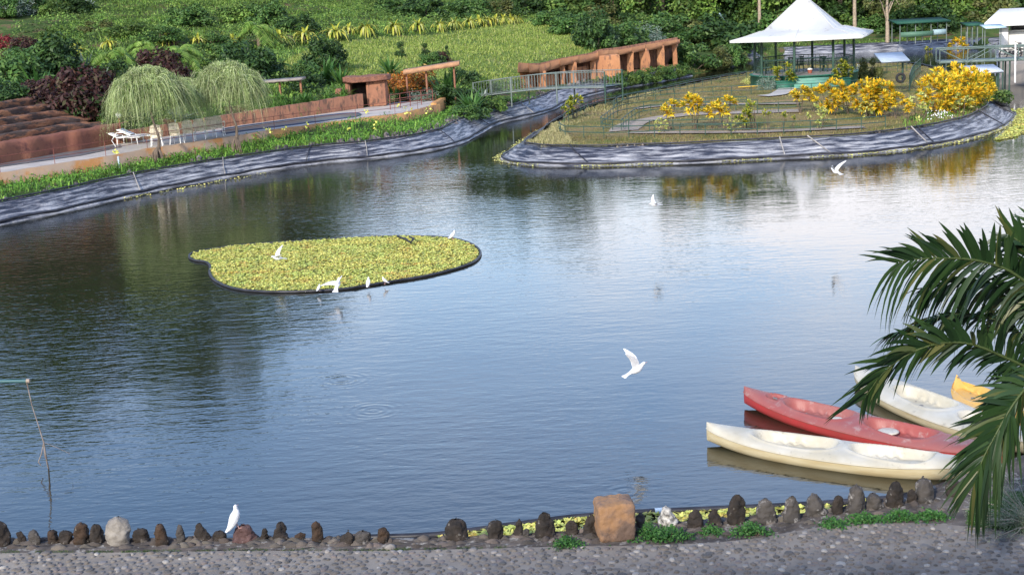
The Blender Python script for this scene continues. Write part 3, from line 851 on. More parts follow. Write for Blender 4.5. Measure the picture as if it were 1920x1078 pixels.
# ================================================================== DOVES
M_dove = mat('white_feathers', (.86, .86, .86), .65, (.78, .78, .80), 30, trans=.12)
M_beak = mat('beak', (.55, .32, .28), .5)
M_eye = mat('bird_eye', (.02, .01, .01), .2)
def loft(q, rings, k=14):
    """rings: (centre, axis1 vec, axis2 vec)"""
    Gd = []
    for c, a, b in rings:
        c, a, b = map(np.array, (c, a, b))
        Gd.append([c + a * math.cos(2 * math.pi * j / k) + b * math.sin(2 * math.pi * j / k) for j in range(k)])
    Gd = np.array(Gd, float); q.grid(Gd, closed_v=True)
    for e_ in (0, -1):
        q.add(np.vstack([Gd[e_], Gd[e_].mean(0)]), [[j, (j + 1) % k, k] for j in range(k)])
def dove(loc, heading, pose, label, scale=1.0, pitch=0.0, wings=None, rollx=0.0):
    """local x forward, z up.  stand: body tilted up; fly: wings out."""
    root = empty('dove', loc, label, 'bird', 'white doves', rz=heading, scale=scale)
    root.rotation_euler = (rollx, -pitch, heading)
    q = MB()
    st = pose == 'stand'
    # spine from tail to head
    if st:
        sp = [(-.175, .045, .004, .022), (-.13, .065, .010, .030), (-.08, .095, .028, .038), (-.03, .135, .048, .050), (.015, .172, .054, .056), (.045, .205, .046, .048), (.058, .235, .032, .034), (.062, .262, .023, .024), (.070, .287, .024, .024), (.082, .298, .017, .016), (.094, .296, .006, .006)]
    else:
        sp = [(-.19, .0, .004, .05), (-.13, .004, .008, .040), (-.08, .004, .024, .034), (-.03, 0, .042, .046), (.02, 0, .048, .050), (.065, .008, .038, .040), (.10, .018, .026, .026), (.125, .026, .021, .021), (.145, .028, .021, .020), (.16, .026, .013, .012), (.168, .024, .005, .005)]
    rings = []
    for i, (x, z, h, w) in enumerate(sp):
        a = sp[min(i + 1, len(sp) - 1)]; b = sp[max(i - 1, 0)]
        t = np.array([a[0] - b[0], 0, a[1] - b[1]]); t /= np.linalg.norm(t)
        nrm = np.array([-t[2], 0, t[0]])
        rings.append(((x, 0, z), nrm * h * 1.15, np.array([0, w * 1.15, 0])))
    loft(q, rings)
    # wings
    for sgn in (-1, 1):
        if st:
            loft(q, [((.035, sgn * .046, .19), (.01, 0, .02), (0, .008, 0)), ((.0, sgn * .054, .155), (-.02, 0, .035), (0, .012, 0)), ((-.06, sgn * .046, .105), (-.012, 0, .028), (0, .010, 0)), ((-.13, sgn * .022, .055), (-.006, 0, .014), (0, .007, 0)), ((-.16, sgn * .012, .042), (-.002, 0, .005), (0, .004, 0))], 10)
        else:
            dih, sweep = wings[0] if sgn < 0 else wings[1]
            out_ = np.array([0, sgn * math.cos(dih), math.sin(dih)])
            nr = np.array([0, -sgn * math.sin(dih), math.cos(dih)])
            ch = [(0, .055, 0.0), (.07, .062, .010), (.14, .056, .012), (.21, .044, -.005), (.28, .027, -.035), (.325, .010, -.06)]
            loft(q, [(np.array([.015 + xo + sweep * d_, 0, .012]) + out_ * (d_ + .01), np.array([c_, 0, 0]), nr * max(.006, .010 * (1 - d_ * 2))) for d_, c_, xo in ch], 10)
    if not st:  # tail fan
        loft(q, [((-.10, 0, .004), (0, 0, .008), (0, .02, 0)), ((-.16, 0, .002), (0, 0, .007), (0, .05, 0)), ((-.205, 0, 0), (0, 0, .006), (0, .078, 0)), ((-.222, 0, 0), (0, 0, .004), (0, .06, 0))], 10)
    bd = q.build('body', M_dove, root, True)
    md = bd.modifiers.new('join', 'REMESH'); md.mode = 'VOXEL'; md.voxel_size = .0055; md.use_smooth_shade = True
    md = bd.modifiers.new('soft', 'SMOOTH'); md.iterations = 3; md.factor = .5
    hx, hz = (.090, .293) if st else (.165, .024)
    qb = MB(); loft(qb, [((hx, 0, hz), (0, 0, .006), (0, .005, 0)), ((hx + .014, 0, hz - .003), (0, 0, .004), (0, .0035, 0)), ((hx + .026, 0, hz - .008), (0, 0, .001), (0, .001, 0))], 8)
    qb.build('beak', M_beak, root, True)
    for sgn in (-1, 1):
        qe = MB(); ex, ez = (.077, .294) if st else (.148, .032)
        qe.lathe((ex, sgn * .0205, ez - .004), [(.001, 0), (.0042, .002), (.005, .004), (.0042, .006), (.001, .008)], 8); qe.build('eye', M_eye, root, True)
    if st:
        for sgn in (-1, 1):
            ql = MB(); ql.tube([(-.005, sgn * .022, .115), (.0, sgn * .024, .05), (-.002, sgn * .024, .006)], .0055, 6)
            for a in (-.5, 0, .5): ql.tube([(-.002, sgn * .024, .006), (.038 * math.cos(a), sgn * .024 + .038 * math.sin(a), .003)], .004, 5)
            ql.build('leg', M_beak, root, True)
    return root
dove(WY(447, 990, W(456, 1019, ZN)[1] + .12), R(38), 'stand', 'large white dove standing on the reddish rock by the kerb', 1.0, R(16))
def sc(py_water, px): return W(px, py_water, 0)
def above(px, py, Y): return tuple(WY(px, py, Y))
dove(above(1193, 693, 21.4), R(18), 'fly', 'white dove flying low over open water, wings raised, mid picture', 1.15, R(22), ((R(72), -.10), (R(58), .15)))
dove(above(633, 533, 32.3), R(75), 'fly', 'white dove landing with wings spread on the near rim of the plant raft', 1.12, R(38), ((R(55), .1), (R(12), -.2)))
dove(above(521, 484, 35), R(200), 'fly', 'white dove flying over the left part of the plant raft', 1.05, R(10), ((R(62), -.25), (R(20), .1)))
dove(above(1228, 384, 36.7), R(200), 'fly', 'distant white dove flying over the water right of centre', .95, R(5), ((R(50), 0), (R(15), 0)))
dove(above(1567, 322, 38.5), R(120), 'fly', 'distant white dove flying in front of the island bank', 1.15, R(15), ((R(60), -.2), (R(40), -.2)), )
dove(W(691, 539, .06), R(80), 'stand', 'white dove standing on the near raft rim, back turned, right of the landing dove', .8)
dove(W(722, 533, .06), R(190), 'stand', 'small white dove on the raft rim furthest right on the near side', .62)
dove(W(598, 546, .06), R(60), 'stand', 'small white dove crouched on the raft rim left of the landing dove', .55)
dove(W(849, 449, .06), R(15), 'stand', 'white dove standing on the far right rim of the plant raft', .85)

# ================================================================== POLE WITH HANGING STICK
root = empty('fishing_pole', W(92, 884, 0), 'green pole reaching in from the left with a forked stick hung from its end', 'pole')
Yp = W(92, 884, 0)[1]; o0 = np.array(root.location)
a_ = WY(52, 714, Yp)
q = MB(); q.tube([WY(-420, 722, Yp + .4) - o0, a_ - o0], .028, 10); q.build('pipe', mat('pole_green', (.05, .13, .14), .5), root, True)
q = MB(); q.tube([a_ - o0 + (-.02, 0, 0), a_ - o0 + (.03, 0, 0)], .034, 10); q.build('end_ring', mat('pole_ring', (.35, .28, .22), .7), root, True)
q = MB(); q.tube([WY(-380, 722, Yp + .4) - o0, WY(-382, 722, Yp + .4) - o0 - (0, 0, 2.4)], .04, 8); q.build('post', mat('pole_green', (.05, .13, .14), .5), root, True)
q = MB()
j_ = WY(82, 829, Yp)
q.tube([WY(50, 716, Yp) - o0, WY(60, 760, Yp) - o0, WY(73, 800, Yp) - o0, j_ - o0, WY(88, 866, Yp) - o0, W(93, 886, -.1) - o0], [.010, .008, .009, .012, .012, .012], 6)
q.tube([j_ - o0, WY(78, 850, Yp) - o0, WY(72, 866, Yp) - o0, WY(77, 872, Yp) - o0], .009, 5)
q.tube([j_ - o0, WY(83, 846, Yp) - o0, WY(85, 858, Yp) - o0], .008, 5)
q.tube([j_ - o0, WY(105, 838, Yp) - o0, WY(131, 850, Yp) - o0, WY(129, 853, Yp) - o0], .004, 4)
q.build('hanging_stick', mat('dry_stick', (.16, .12, .10), .9, (.30, .27, .25), 6), root, True)
# ================================================================== LINERS
def liner_mat():
    m = bpy.data.materials.new('pond_liner'); m.use_nodes = True
    N, L = m.node_tree.nodes, m.node_tree.links
    b = N['Principled BSDF']; b.inputs['Roughness'].default_value = .42
    t = N.new('ShaderNodeTexCoord'); 
    def ns_(s, d, st=None):
        q = N.new('ShaderNodeTexNoise'); q.inputs['Scale'].default_value = s; q.inputs['Detail'].default_value = d; q.inputs['Roughness'].default_value = .62
        mp_ = N.new('ShaderNodeMapping'); mp_.inputs['Scale'].default_value = st or (1, 1, 1); L.new(t.outputs['UV'], mp_.inputs['Vector']); L.new(mp_.outputs['Vector'], q.inputs['Vector']); return q.outputs['Fac']
    cr = N.new('ShaderNodeValToRGB'); e = cr.color_ramp
    st = [(.32, (.014, .014, .022)), (.45, (.035, .037, .052)), (.50, (.13, .133, .155)), (.57, (.28, .28, .295)), (.74, (.55, .54, .54))]
    while len(e.elements) < 5: e.elements.new(.5)
    for el, (p_, c_) in zip(e.elements, st): el.position = p_; el.color = (*c_, 1)
    suv = N.new('ShaderNodeSeparateXYZ'); L.new(t.outputs['UV'], suv.inputs[0]); mm = N.new('ShaderNodeMath'); mm.operation = 'MULTIPLY_ADD'; mm.inputs[1].default_value = -.11; L.new(suv.outputs['Y'], mm.inputs[0]); L.new(ns_(1.0, 10, (.8, 8.5, 1)), mm.inputs[2]); ma = N.new('ShaderNodeMath'); ma.operation = 'ADD'; ma.inputs[1].default_value = -.015; lo_ = N.new('ShaderNodeMath'); lo_.operation = 'MULTIPLY_ADD'; lo_.inputs[1].default_value = .24; L.new(ns_(.11, 2), lo_.inputs[0]); L.new(mm.outputs[0], lo_.inputs[2]); L.new(lo_.outputs[0], ma.inputs[0]); L.new(ma.outputs[0], cr.inputs['Fac']); L.new(cr.outputs['Color'], b.inputs['Base Color'])
    bp = N.new('ShaderNodeBump'); bp.inputs['Distance'].default_value = .16; L.new(ns_(1.6, 8, (1.4, 2.0, 1)), bp.inputs['Height']); L.new(bp.outputs['Normal'], b.inputs['Normal'])
    return m
M_liner = liner_mat()
M_pale_pipe = mat('pale_pipe', (.42, .38, .34), .6, (.2, .19, .18), 2)
M_olive = mat('shore_scum', (.55, .52, .16), .8, (.3, .28, .1), 3, isl=.3)
def resample(P, step):
    P = np.array(P, float)[:, :2]; s_ = np.concatenate([[0], np.cumsum(np.linalg.norm(np.diff(P, axis=0), axis=1))])
    t = np.arange(0, s_[-1], step); return np.stack([np.interp(t, s_, P[:, k]) for k in range(2)], -1)
def liner(pts, side, label, width=1.02, rise=.56, step=.35, holes=None):
    """sheet of pond liner hung over the bank; side=+1: land lies left of travel direction."""
    P = resample(pts, step); n = len(P)
    T = np.gradient(P, axis=0); T /= np.linalg.norm(T, axis=1)[:, None]
    Nn = np.stack([-T[:, 1], T[:, 0]], -1) * side
    K = 9
    Gd = np.zeros((n, K, 3)); 
    wob = np.cumsum(rng.normal(0, .03, n)); wob -= np.linspace(wob[0], wob[-1], n); wob = np.clip(wob, -.15, .15)
    for j in range(K):
        t = j / (K - 1); d = -.35 + (width + .35) * t
        z = np.where(d < 0, -.2 + .24 * (d + .35) / .35, .05 + (rise - .02) * sstep(0, 1, d / width * .98))
        bul = np.array([mnoise.noise(Vector((P[i, 0] * .7, P[i, 1] * .7, j * .35))) for i in range(n)]) * .07 * math.sin(math.pi * min(1, max(0, t)))
        Gd[:, j, :2] = P + Nn * (d + (wob * t)[:, None]); Gd[:, j, 2] = z + bul + .045
    q = MB(); q.grid(Gd if side < 0 else Gd[:, ::-1])
    o = q.build('pond_liner', M_liner, smooth_=True)
    uv = o.data.uv_layers.new(name='UVMap')
    s_ = np.arange(n) * step
    vi = np.zeros(len(o.data.loops), int); o.data.loops.foreach_get('vertex_index', vi)
    jj = vi % K; ii = vi // K
    if side > 0: jj = K - 1 - jj
    uv.data.foreach_set('uv', np.stack([s_[ii], jj / (K - 1) * 1.4], -1).ravel())
    tag(o, label, 'pond liner')
    return Gd
lin_l = smooth([W(x, y)[:2] for x, y in main_px[1:20]], 4)
GL = liner(lin_l, +1, 'black and grey plastic liner along the left bank of the pond')
GI = liner(ISLE + ISLE[:1], 1, 'black plastic liner wrapped around the bank of the island')
lin_f = smooth([W(x, y)[:2] for x, y in main_px[20:28]], 4)
GF = liner(lin_f, +1, 'far pale liner on the bank behind the white roofed pavilion', 1.2, .62)
lin_r = smooth([W(x, y)[:2] for x, y in main_px[27:32]], 4)
GR = liner(lin_r, +1, 'dark liner on the bank below the white house', 1.2, .7)
def along(Gd, j, dz, r, label, name, m, a=0, b=None, jit=.05, k=6):
    P = Gd[a:b, j].copy()[::2]; P[:, 2] += dz; P[:, :2] += rng.normal(0, jit, P[:, :2].shape) * .4
    q = MB(); q.tube(list(P), r, k); return tag(q.build(name, m, smooth_=True), label, 'pipe')
# orientation: Gd index 0 = water side
along(GL, 2, .03, .055, 'black pipe at the foot of the left bank liner', 'shore_pipe', M_black_pipe)
along(GL, 8, .05, .035, 'thin dark pipe along the top of the left bank liner', 'shore_pipe', M_black_pipe)
nI = len(GI)
along(GI, 2, .03, .05, 'black pipe around the foot of the island liner', 'shore_pipe', M_black_pipe)
along(GI, 8, .05, .035, 'black pipe along the top edge of the island liner', 'shore_pipe', M_black_pipe)
PXI, PYI, _ = proj(GI[:, 5]); 
# battens across the liners
def batten(Gd, i, m, label, sk=0, r=.028):
    i = max(0, min(len(Gd) - 1, i)); i2 = max(0, min(len(Gd) - 1, i + sk))
    q = MB(); P = [Gd[i2 if j > 4 else i, j] + (0, 0, .05) for j in (2, 4, 6, 8)]
    P = [Gd[i, 2] + (0, 0, .05), (Gd[i, 5] * .5 + Gd[i2, 5] * .5) + (0, 0, .07), Gd[i2, 8] + (0, 0, .08)]
    q.tube(P, r, 6); return tag(q.build('batten', m, smooth_=True), label, 'batten', 'battens pinning the liner')
def near_idx(Gd, px):
    a, b2, _ = proj(Gd[:, 5]); 
    sc_ = np.abs(a - px) + np.where(b2 < (205 if Gd is GI else 0), 9999, 0)
    return int(np.argmin(sc_))
for px, sk, m, nm in [(995, -1, M_black_pipe, 'first dark batten at the left tip of the island liner'), (1030, -2, M_black_pipe, 'second dark batten from the left tip of the island liner'), (1070, -3, M_black_pipe, 'dark slanting batten left of the white stained liner panel'),
                      (1115, -4, M_black_pipe, 'long dark slanting batten on the white stained island liner'), (1466, 0, M_pale_pipe, 'pale upright stake on the island liner below the yellow bushes'),
                      (1556, -2, M_pale_pipe, 'pale slanting batten on the island liner'), (1715, 1, M_pale_pipe, 'pale upright stake right of the slanting batten'), (1733, 1, M_black_pipe, 'dark batten beside the upright pale stake'),
                      (1855, 1, M_black_pipe, 'dark batten on the liner below the green mound'), (1895, 1, M_black_pipe, 'dark batten at the right tip of the island liner')]:
    batten(GI, near_idx(GI, px), m, nm, sk)
for px, sk, m, nm in [(240, 2, M_pale_pipe, 'pale slanting batten on the left liner nearest the viewer'), (405, 2, M_pale_pipe, 'pale slanting batten on the left liner below the chairs'), (560, 2, M_black_pipe, 'dark batten on the left liner left of the weed patch'),
                      (680, 1, M_pale_pipe, 'pale batten on the left liner below the orange wall'), (830, 2, M_black_pipe, 'dark batten near the bend of the left liner'), (900, 1, M_black_pipe, 'dark batten past the bend of the left liner'), (985, 1, M_pale_pipe, 'pale batten on the liner in the channel')]:
    batten(GL, near_idx(GL, px), m, nm, sk, .022)
# scum line at the foot of the island liner
k_ = [i for i in range(nI) if PYI[i] > 205]
P = np.repeat(GI[k_, 1], 16, 0); P[:, :2] += rng.normal(0, .12, P[:, :2].shape); P[:, 2] = .04 + rng.random(len(P)) * .02
a_, b_, _ = proj(P)
keep = (np.array([mnoise.noise(Vector((p[0] * .5, p[1] * .5, 0))) for p in P]) > -.12) | (a_ > 1700) | (a_ < 1000)
q = MB(); q.leaves(P[keep], np.array([0, 0, 1.0]) + rng.normal(0, .3, (keep.sum(), 3)), .085, .8)
tag(q.build('floating_weed', M_olive), 'line of yellow floating weed at the foot of the island liner', 'water plants', kind='stuff')
X, Y, _p = scatter_px([(1895, 205), (1960, 200), (1960, 245), (1925, 250), (1880, 262), (1860, 262), (1900, 236)], .03, 60)
q = rosettes(np.stack([X, Y, np.full(len(X), .02)], -1), rng.uniform(.08, .14, len(X)))
tag(q.build('floating_lettuce', M_lettuce), 'yellow floating lettuce drifting at the right tip of the island', 'water plants', kind='stuff')
X, Y, _p = scatter_px([(230, 372), (500, 322), (500, 326), (230, 376)], .03, 30)
q = MB(); q.leaves(np.stack([X, Y, np.full(len(X), .05)], -1), np.array([0, 0, 1.0]) + rng.normal(0, .3, (len(X), 3)), .1, .8)
tag(q.build('floating_weed', M_olive), 'thin line of weed at the foot of the left liner', 'water plants', kind='stuff')

# rubble along the crest of the left bank
P = []
for i in range(0, len(GL), 1):
    for _ in range(9): P.append(GL[i, 8] + np.array([rng.normal(0, .25), rng.normal(0, .25) + .3, .0]))
P = np.array(P); P[:, 2] = GH(P[:, 0], P[:, 1]) - .02
a_, b_, _ = proj(P)
dn = np.where((a_ > 640) & (a_ < 960), 1.0, .28); P = P[rng.random(len(P)) < dn]
q = MB()
for i, p in enumerate(P): add_rock(q, p, *(rng.uniform(.10, .34, 2)), rng.uniform(.08, .24), 500 + i, k=6, lv=4, top=.7)
tag(q.build('bank_rubble', mat('bank_rubble', (.14, .12, .115), .95, (.07, .065, .065), 2, isl=.5), smooth_=False), 'dark broken rock along the crest of the left bank', 'rubble', kind='stuff')
k_ = [i for i in range(nI)]
P = []
for i in k_:
    for _ in range(4): P.append(GI[i, 8] + np.array([rng.normal(0, .12), rng.normal(0, .12), 0]))
P = np.array(P); P[:, 2] = GH(P[:, 0], P[:, 1]) + .0
q = MB()
for i, p in enumerate(P): add_rock(q, p, *(rng.uniform(.06, .18, 2)), rng.uniform(.06, .12), 900 + i, k=5, lv=3, top=.7)
tag(q.build('crest_gravel', mat('crest_gravel', (.16, .13, .10), .95, (.05, .045, .04), 2, isl=.5)), 'dark clods along the crest of the island bank', 'rubble', kind='stuff')

# ================================================================== TERRACE
M_deck = mat('terrace_concrete', (.50, .44, .38), .9, (.38, .34, .31), .9, bump=.01)
M_pinkwall = mat('stained_plaster', (.44, .29, .18), .92, (.36, .27, .20), 1.1, bump=.03, bscale=4, c3=(.42, .20, .07), c3pos=.56, c3scale=.9)
M_ochre = mat('ochre_plaster', (.50, .27, .09), .92, (.34, .19, .10), 1.6, bump=.04, bscale=4, c3=(.12, .08, .05), c3pos=.62, c3scale=2.5)
M_brick = mat('terracotta_plaster', (.33, .15, .085), .9, (.24, .11, .068), 1.4, bump=.03, bscale=5, c3=(.12, .065, .045), c3pos=.56, stretch=(1.5, 1.5, .5))
M_rust = mat('rust_red_metal', (.22, .07, .05), .7)
q = MB(); n = 90
def polyres(P, n):
    P = np.array(P); s_ = np.concatenate([[0], np.cumsum(np.linalg.norm(np.diff(P[:, :2], axis=0), axis=1))])
    t = np.linspace(0, s_[-1], n); return np.stack([np.interp(t, s_, P[:, k]) for k in range(3)], -1)
A = polyres(TF, n); Bk = polyres(TB[::-1], n)
q.grid(np.stack([A, Bk], 1)); 
tag(q.build('terrace_pavement', M_deck), kind='structure')
def wall(P, h0, h1, thick, name, m, label, cat='wall', inward=1, jag=0.0, n=70, cap_=None):
    P = polyres(P, n); T = np.gradient(P[:, :2], axis=0); T /= np.linalg.norm(T, axis=1)[:, None]; Nn = np.stack([-T[:, 1], T[:, 0]], -1) * inward
    h1 = np.interp(np.linspace(0, 1, n), np.linspace(0, 1, len(h1)), h1) if not np.isscalar(h1) else np.full(n, h1)
    h0a = np.full(n, h0)
    jj = rng.normal(0, jag, n) if jag else 0
    R_ = np.zeros((n, 4, 3))
    R_[:, 0, :2] = P[:, :2]; R_[:, 1, :2] = P[:, :2]; R_[:, 2, :2] = P[:, :2] + Nn * thick; R_[:, 3, :2] = P[:, :2] + Nn * thick
    R_[:, 0, 2] = h0a; R_[:, 3, 2] = h0a; R_[:, 1, 2] = h1 + jj; R_[:, 2, 2] = h1 + jj
    q = MB(); q.grid(R_, closed_v=True); q.add(R_[0], [[0, 1, 2, 3]]); q.add(R_[-1], [[3, 2, 1, 0]])
    o = q.build(name, m); tag(o, label, cat); return o
fr = TF
i_mid = 4
wall(fr[:6], -.1, TZ + .03, -.22, 'retaining_wall', M_pinkwall, 'stained pinkish plaster wall below the chairs on the left terrace', jag=.008)
wall(fr[5:9], -.1, TZ + .03, -.22, 'retaining_wall', M_ochre, 'mottled ochre retaining wall at the right half of the terrace', jag=.008)
e1 = TF[-1] + (.02, 0, 0); e2 = TB[0] + (.5, .4, 0)
wall([e1 + (0, -.25, 0), e2], 0, TZ + .12, .3, 'end_wall', mat('orange_plaster', (.60, .30, .10), .9, (.5, .26, .10), 2, bump=.02), 'short orange wall closing the right end of the terrace')
wall([W(x, y, TZ) for x, y in [(682, 203), (674, 204), (560, 220), (450, 235), (330, 253), (222, 270)]], .4, [TZ + .75, TZ + .65, TZ + .55, TZ + .5], -.28, 'garden_wall', M_brick, 'long terracotta garden wall behind the terrace pool', jag=.012)
# long narrow pool on the terrace
pool_px = [(420, 243), (450, 238), (560, 223), (640, 214), (668, 213), (676, 215), (668, 219), (640, 223), (560, 233), (450, 247), (420, 251)]
pl = smooth([W(x, y, TZ + .015) for x, y in pool_px], 4, True)
q = MB(); c = W(545, 231, TZ + .012); q.add(np.vstack([pl, c]), [[j, (j + 1) % len(pl), len(pl)] for j in range(len(pl))])
tag(q.build('pool_water', mat('pool_water', (.10, .12, .10), .30, (.14, .14, .11), .8)), kind='structure')
q = MB(); q.tube([p + (0, 0, .015) for p in pl], .035, 6, closed=True)
tag(q.build('pool_rim', mat('pool_rim', (.05, .07, .13), .6), smooth_=True), 'dark blue rim around the long terrace pool', 'pool rim')
q = MB(); A2 = np.array([W(x, y, TZ + .02) for x, y in [(-330, 372), (0, 313), (150, 292), (228, 276)]]); B2 = np.array([W(x, y, TZ + .02) for x, y in [(-330, 366), (0, 307), (150, 281), (225, 271)]])
q.grid(np.stack([A2, B2], 1)); tag(q.build('gutter_water', mat('gutter', (.10, .12, .14), .3, (.2, .2, .19), 2)), kind='structure')
# stepped rock wall, left
def rock_step(k, P0, P1, z0, z1, name_lab, depth):
    n, m = 70, 9
    Gd = np.zeros((n, m, 3))
    for i in range(n):
        t = i / (n - 1); p = P0 * (1 - t) + P1 * t
        nz = mnoise.noise(Vector((p[0] * .7, k * 3.1, 0))) * .34 + mnoise.noise(Vector((p[0] * 2.4, k * 5.1, 2))) * .22
        for j in range(m):
            u = j / (m - 1)
            if u < .7:
                v = u / .7; z = z0 + (z1 - z0) * v; dy = .18 * v * v + .05 * mnoise.noise(Vector((p[0] * 3, z * 5, k)))
            else:
                v = (u - .7) / .3; z = z1 - .06 * v; dy = .18 + depth * v
            sh = sstep(1, .86, t)
            Gd[i, j] = (p[0], p[1] + dy + nz, z0 + (z - z0) * (1 if k == 0 else float(.25 + .75 * (1 - sstep(.82, 1, t)))))
    Gd[:, :, 2] += np.array([[.07 * mnoise.noise(Vector((v[0] * .8, v[1] * 1.4, 5 + k))) + .06 * mnoise.noise(Vector((v[0] * 3.1, v[1] * 3.4, 9 + k))) for v in r_] for r_ in Gd]) * (np.arange(m) > 1)
    q = MB(); q.grid(Gd); return q
M_rock = mat('red_rock_plaster', (.34, .15, .07), .92, (.21, .09, .05), .8, bump=.12, bscale=2.6, c3=(.07, .045, .035), c3pos=.50, c3scale=1.1, stretch=(.7, 1, 3.5))
M_rockp = mat('purple_rock_plaster', (.20, .075, .055), .9, (.28, .12, .065), .5, bump=.06, bscale=2.0, c3=(.10, .04, .035), c3pos=.6, c3scale=1.2)
base0 = W(-420, 382, TZ); base1 = W(219, 269, TZ)
rw = empty('rock_terrace', base1, 'red brown rock wall climbing in rough steps at the left edge', 'rock wall')
zz = TZ - .2
hs = [.85, .24, .24, .26, .26, .28]
off = 0
for k, hk in enumerate(hs):
    z1 = zz + hk + (.2 if k == 0 else 0)
    P0 = base0 + (0, off, 0); P1 = base1 + np.array([0.15 - k * .75, off * .62 + .05, 0])
    q = rock_step(k, P0, P1, zz if k == 0 else zz - .1, z1, '', 1.6)
    q.V = [v - base1 for v in q.V]
    q.build('rock_step', M_rockp if k == 0 else M_rock, rw, False)
    zz = z1; off += .95 if k else .8

# thin railing along the terrace edge
def railing(P, h, step, name, m, label, nrail=2, r=.018, cat='railing', posts_r=None, top_r=None, z_off=0, balus=0, follow=False, lean=0):
    P = np.array([np.array(p, float) for p in P]); s_ = np.concatenate([[0], np.cumsum(np.linalg.norm(np.diff(P, axis=0), axis=1))])
    n = max(2, int(round(s_[-1] / step)) + 1); t = np.linspace(0, s_[-1], n)
    Q = np.stack([np.interp(t, s_, P[:, k]) for k in range(3)], -1)
    if follow: Q[:, 2] = GH(Q[:, 0], Q[:, 1])
    o0 = Q[0].copy(); root = empty(name, o0, label, cat)
    for p in Q:
        q = MB(); q.tube([p - o0 - (0, 0, .12), p - o0 + (lean, 0, h)], posts_r or r, 6); q.build('post', m, root, True)
    fine_ = np.linspace(0, s_[-1], max(n * 3, 12)); Qf = np.stack([np.interp(fine_, t, Q[:, k]) for k in range(3)], -1) - o0
    for i in range(nrail):
        hh = h * (1 - i / nrail) if nrail > 1 else h
        if balus and i == 1: hh = h * .12
        q = MB(); q.tube(list(Qf + (0, 0, hh)), (top_r or r) if i == 0 else r, 6); q.build('rail', m, root, True)
    if balus:
        tt = np.arange(0, s_[-1], balus); Qb = np.stack([np.interp(tt, t, Q[:, k]) for k in range(3)], -1) - o0
        if len(Qb) > 95: Qb = Qb[:95]
        for p in Qb:
            q = MB(); q.tube([p + (0, 0, h * .12), p + (0, 0, h)], r * .6, 4); q.build('baluster', m, root)
    return root
railing([p + (0, .04, 0) for p in TF[1:]], .62, 2.35, 'wire_railing', M_rust, 'thin rusty wire railing along the terrace edge', 2, .012)
railing([W(x, y, TZ) for x, y in [(732, 206), (775, 199), (812, 194)]], .75, .9, 'ramp_railing', M_rust, 'red metal ramp railing beside the yucca', 3, .022)
# water pipe on wall
q = MB(); pz = W(222, 293, TZ) + (0, -.05, 0); q.tube([pz, pz - (0, 0, .75)], .035, 8); tag(q.build('drain_pipe', mat('pale_blue_plastic', (.5, .62, .72)), smooth_=True), 'pale blue drain pipe on the plaster wall', 'pipe')

# ------------------------------------------------ plastic armchairs
M_chair = mat('plastic_chair', (.88, .78, .60), .5, (.80, .70, .52), 6)
M_wplast = mat('white_plastic', (.80, .80, .78), .45)
def armchair():
    r = empty('plastic_armchair', (0, 0, 0), 'x', 'chair')   # faces +y, back to viewer
    q = MB(); q.box((0, 0, .40), (.46, .44, .035)); q.box((0, .21, .375), (.46, .03, .07)); q.build('seat', M_chair, r)
    q = MB()
    for i in range(7):
        x = -.18 + .06 * i; q.box((x, -.25 , .66), (.055, .022, .40), rx=R(12))
    q.box((0, -.205, .45), (.44, .03, .09), rx=R(12)); q.box((0, -.30, .885), (.40, .03, .10), rx=R(12)); q.box((0, -.318, .945), (.28, .028, .04), rx=R(12))
    for sgn in (-1, 1): q.tube([(sgn * .22, -.21, .44), (sgn * .225, -.27, .75), (sgn * .19, -.31, .93)], .022, 6)
    q.build('backrest', M_chair, r)
    for sgn in (-1, 1):
        q = MB(); q.tube([(sgn * .24, -.25, .66), (sgn * .27, -.05, .66), (sgn * .27, .20, .64), (sgn * .25, .22, .42)], [.022, .028, .028, .022], 6); q.build('armrest', M_chair, r)
        q = MB(); q.tube([(sgn * .21, -.19, .40), (sgn * .25, -.27, 0)], [.032, .022], 6); q.build('leg', M_wplast, r)
        q = MB(); q.tube([(sgn * .21, .19, .40), (sgn * .245, .24, 0)], [.032, .022], 6); q.build('leg', M_wplast, r)
    return r
ch = armchair()
for px, py, rz, lab in [(295, 275, 4, 'cream plastic armchair closest to the white loungers, beside the root clump'), (333, 271, -14, 'cream plastic armchair with a free arm, second from the loungers'),
                        (356, 266, -4, 'cream plastic armchair third from the loungers'), (376, 262, 2, 'cream plastic armchair fourth from the loungers'), (396, 259, 6, 'cream plastic armchair fifth from the loungers'), (411, 256, -5, 'cream plastic armchair farthest from the loungers')]:
    dup(ch, W(px, py - 1, TZ), lab, 'plastic armchairs on the terrace', R(rz + 6), .96)
def lounger():
    r = empty('sun_lounger', (0, 0, 0), 'x', 'sun lounger')
    q = MB()
    for i in range(9): q.box((0, -.85 + i * .13, .33), (.60, .10, .025))
    q.box((-.31, -.32, .32), (.04, 1.2, .06)); q.box((.31, -.32, .32), (.04, 1.2, .06)); q.build('seat', M_wplast, r)
    q = MB()
    for i in range(5): q.box((0, .38 + i * .12, .40 + i * .055), (.60, .095, .025), rx=R(24))
    for sgn in (-1, 1): q.tube([(sgn * .31, .28, .34), (sgn * .31, .95, .64)], .025, 5)
    q.build('backrest', M_wplast, r)
    for x in (-.28, .28):
        for y in (-.75, .25):
            q = MB(); q.tube([(x, y, .32), (x * 1.08, y * 1.05, 0)], [.04, .022], 6); q.build('leg', M_wplast, r)
    return r
lg = lounger()
dup(lg, W(236, 270, TZ), 'white plastic sun lounger nearest the rock wall', 'white sun loungers', R(75), .95)
dup(lg, W(262, 267, TZ), 'white plastic sun lounger next to the armchairs', 'white sun loungers', R(80), .95)
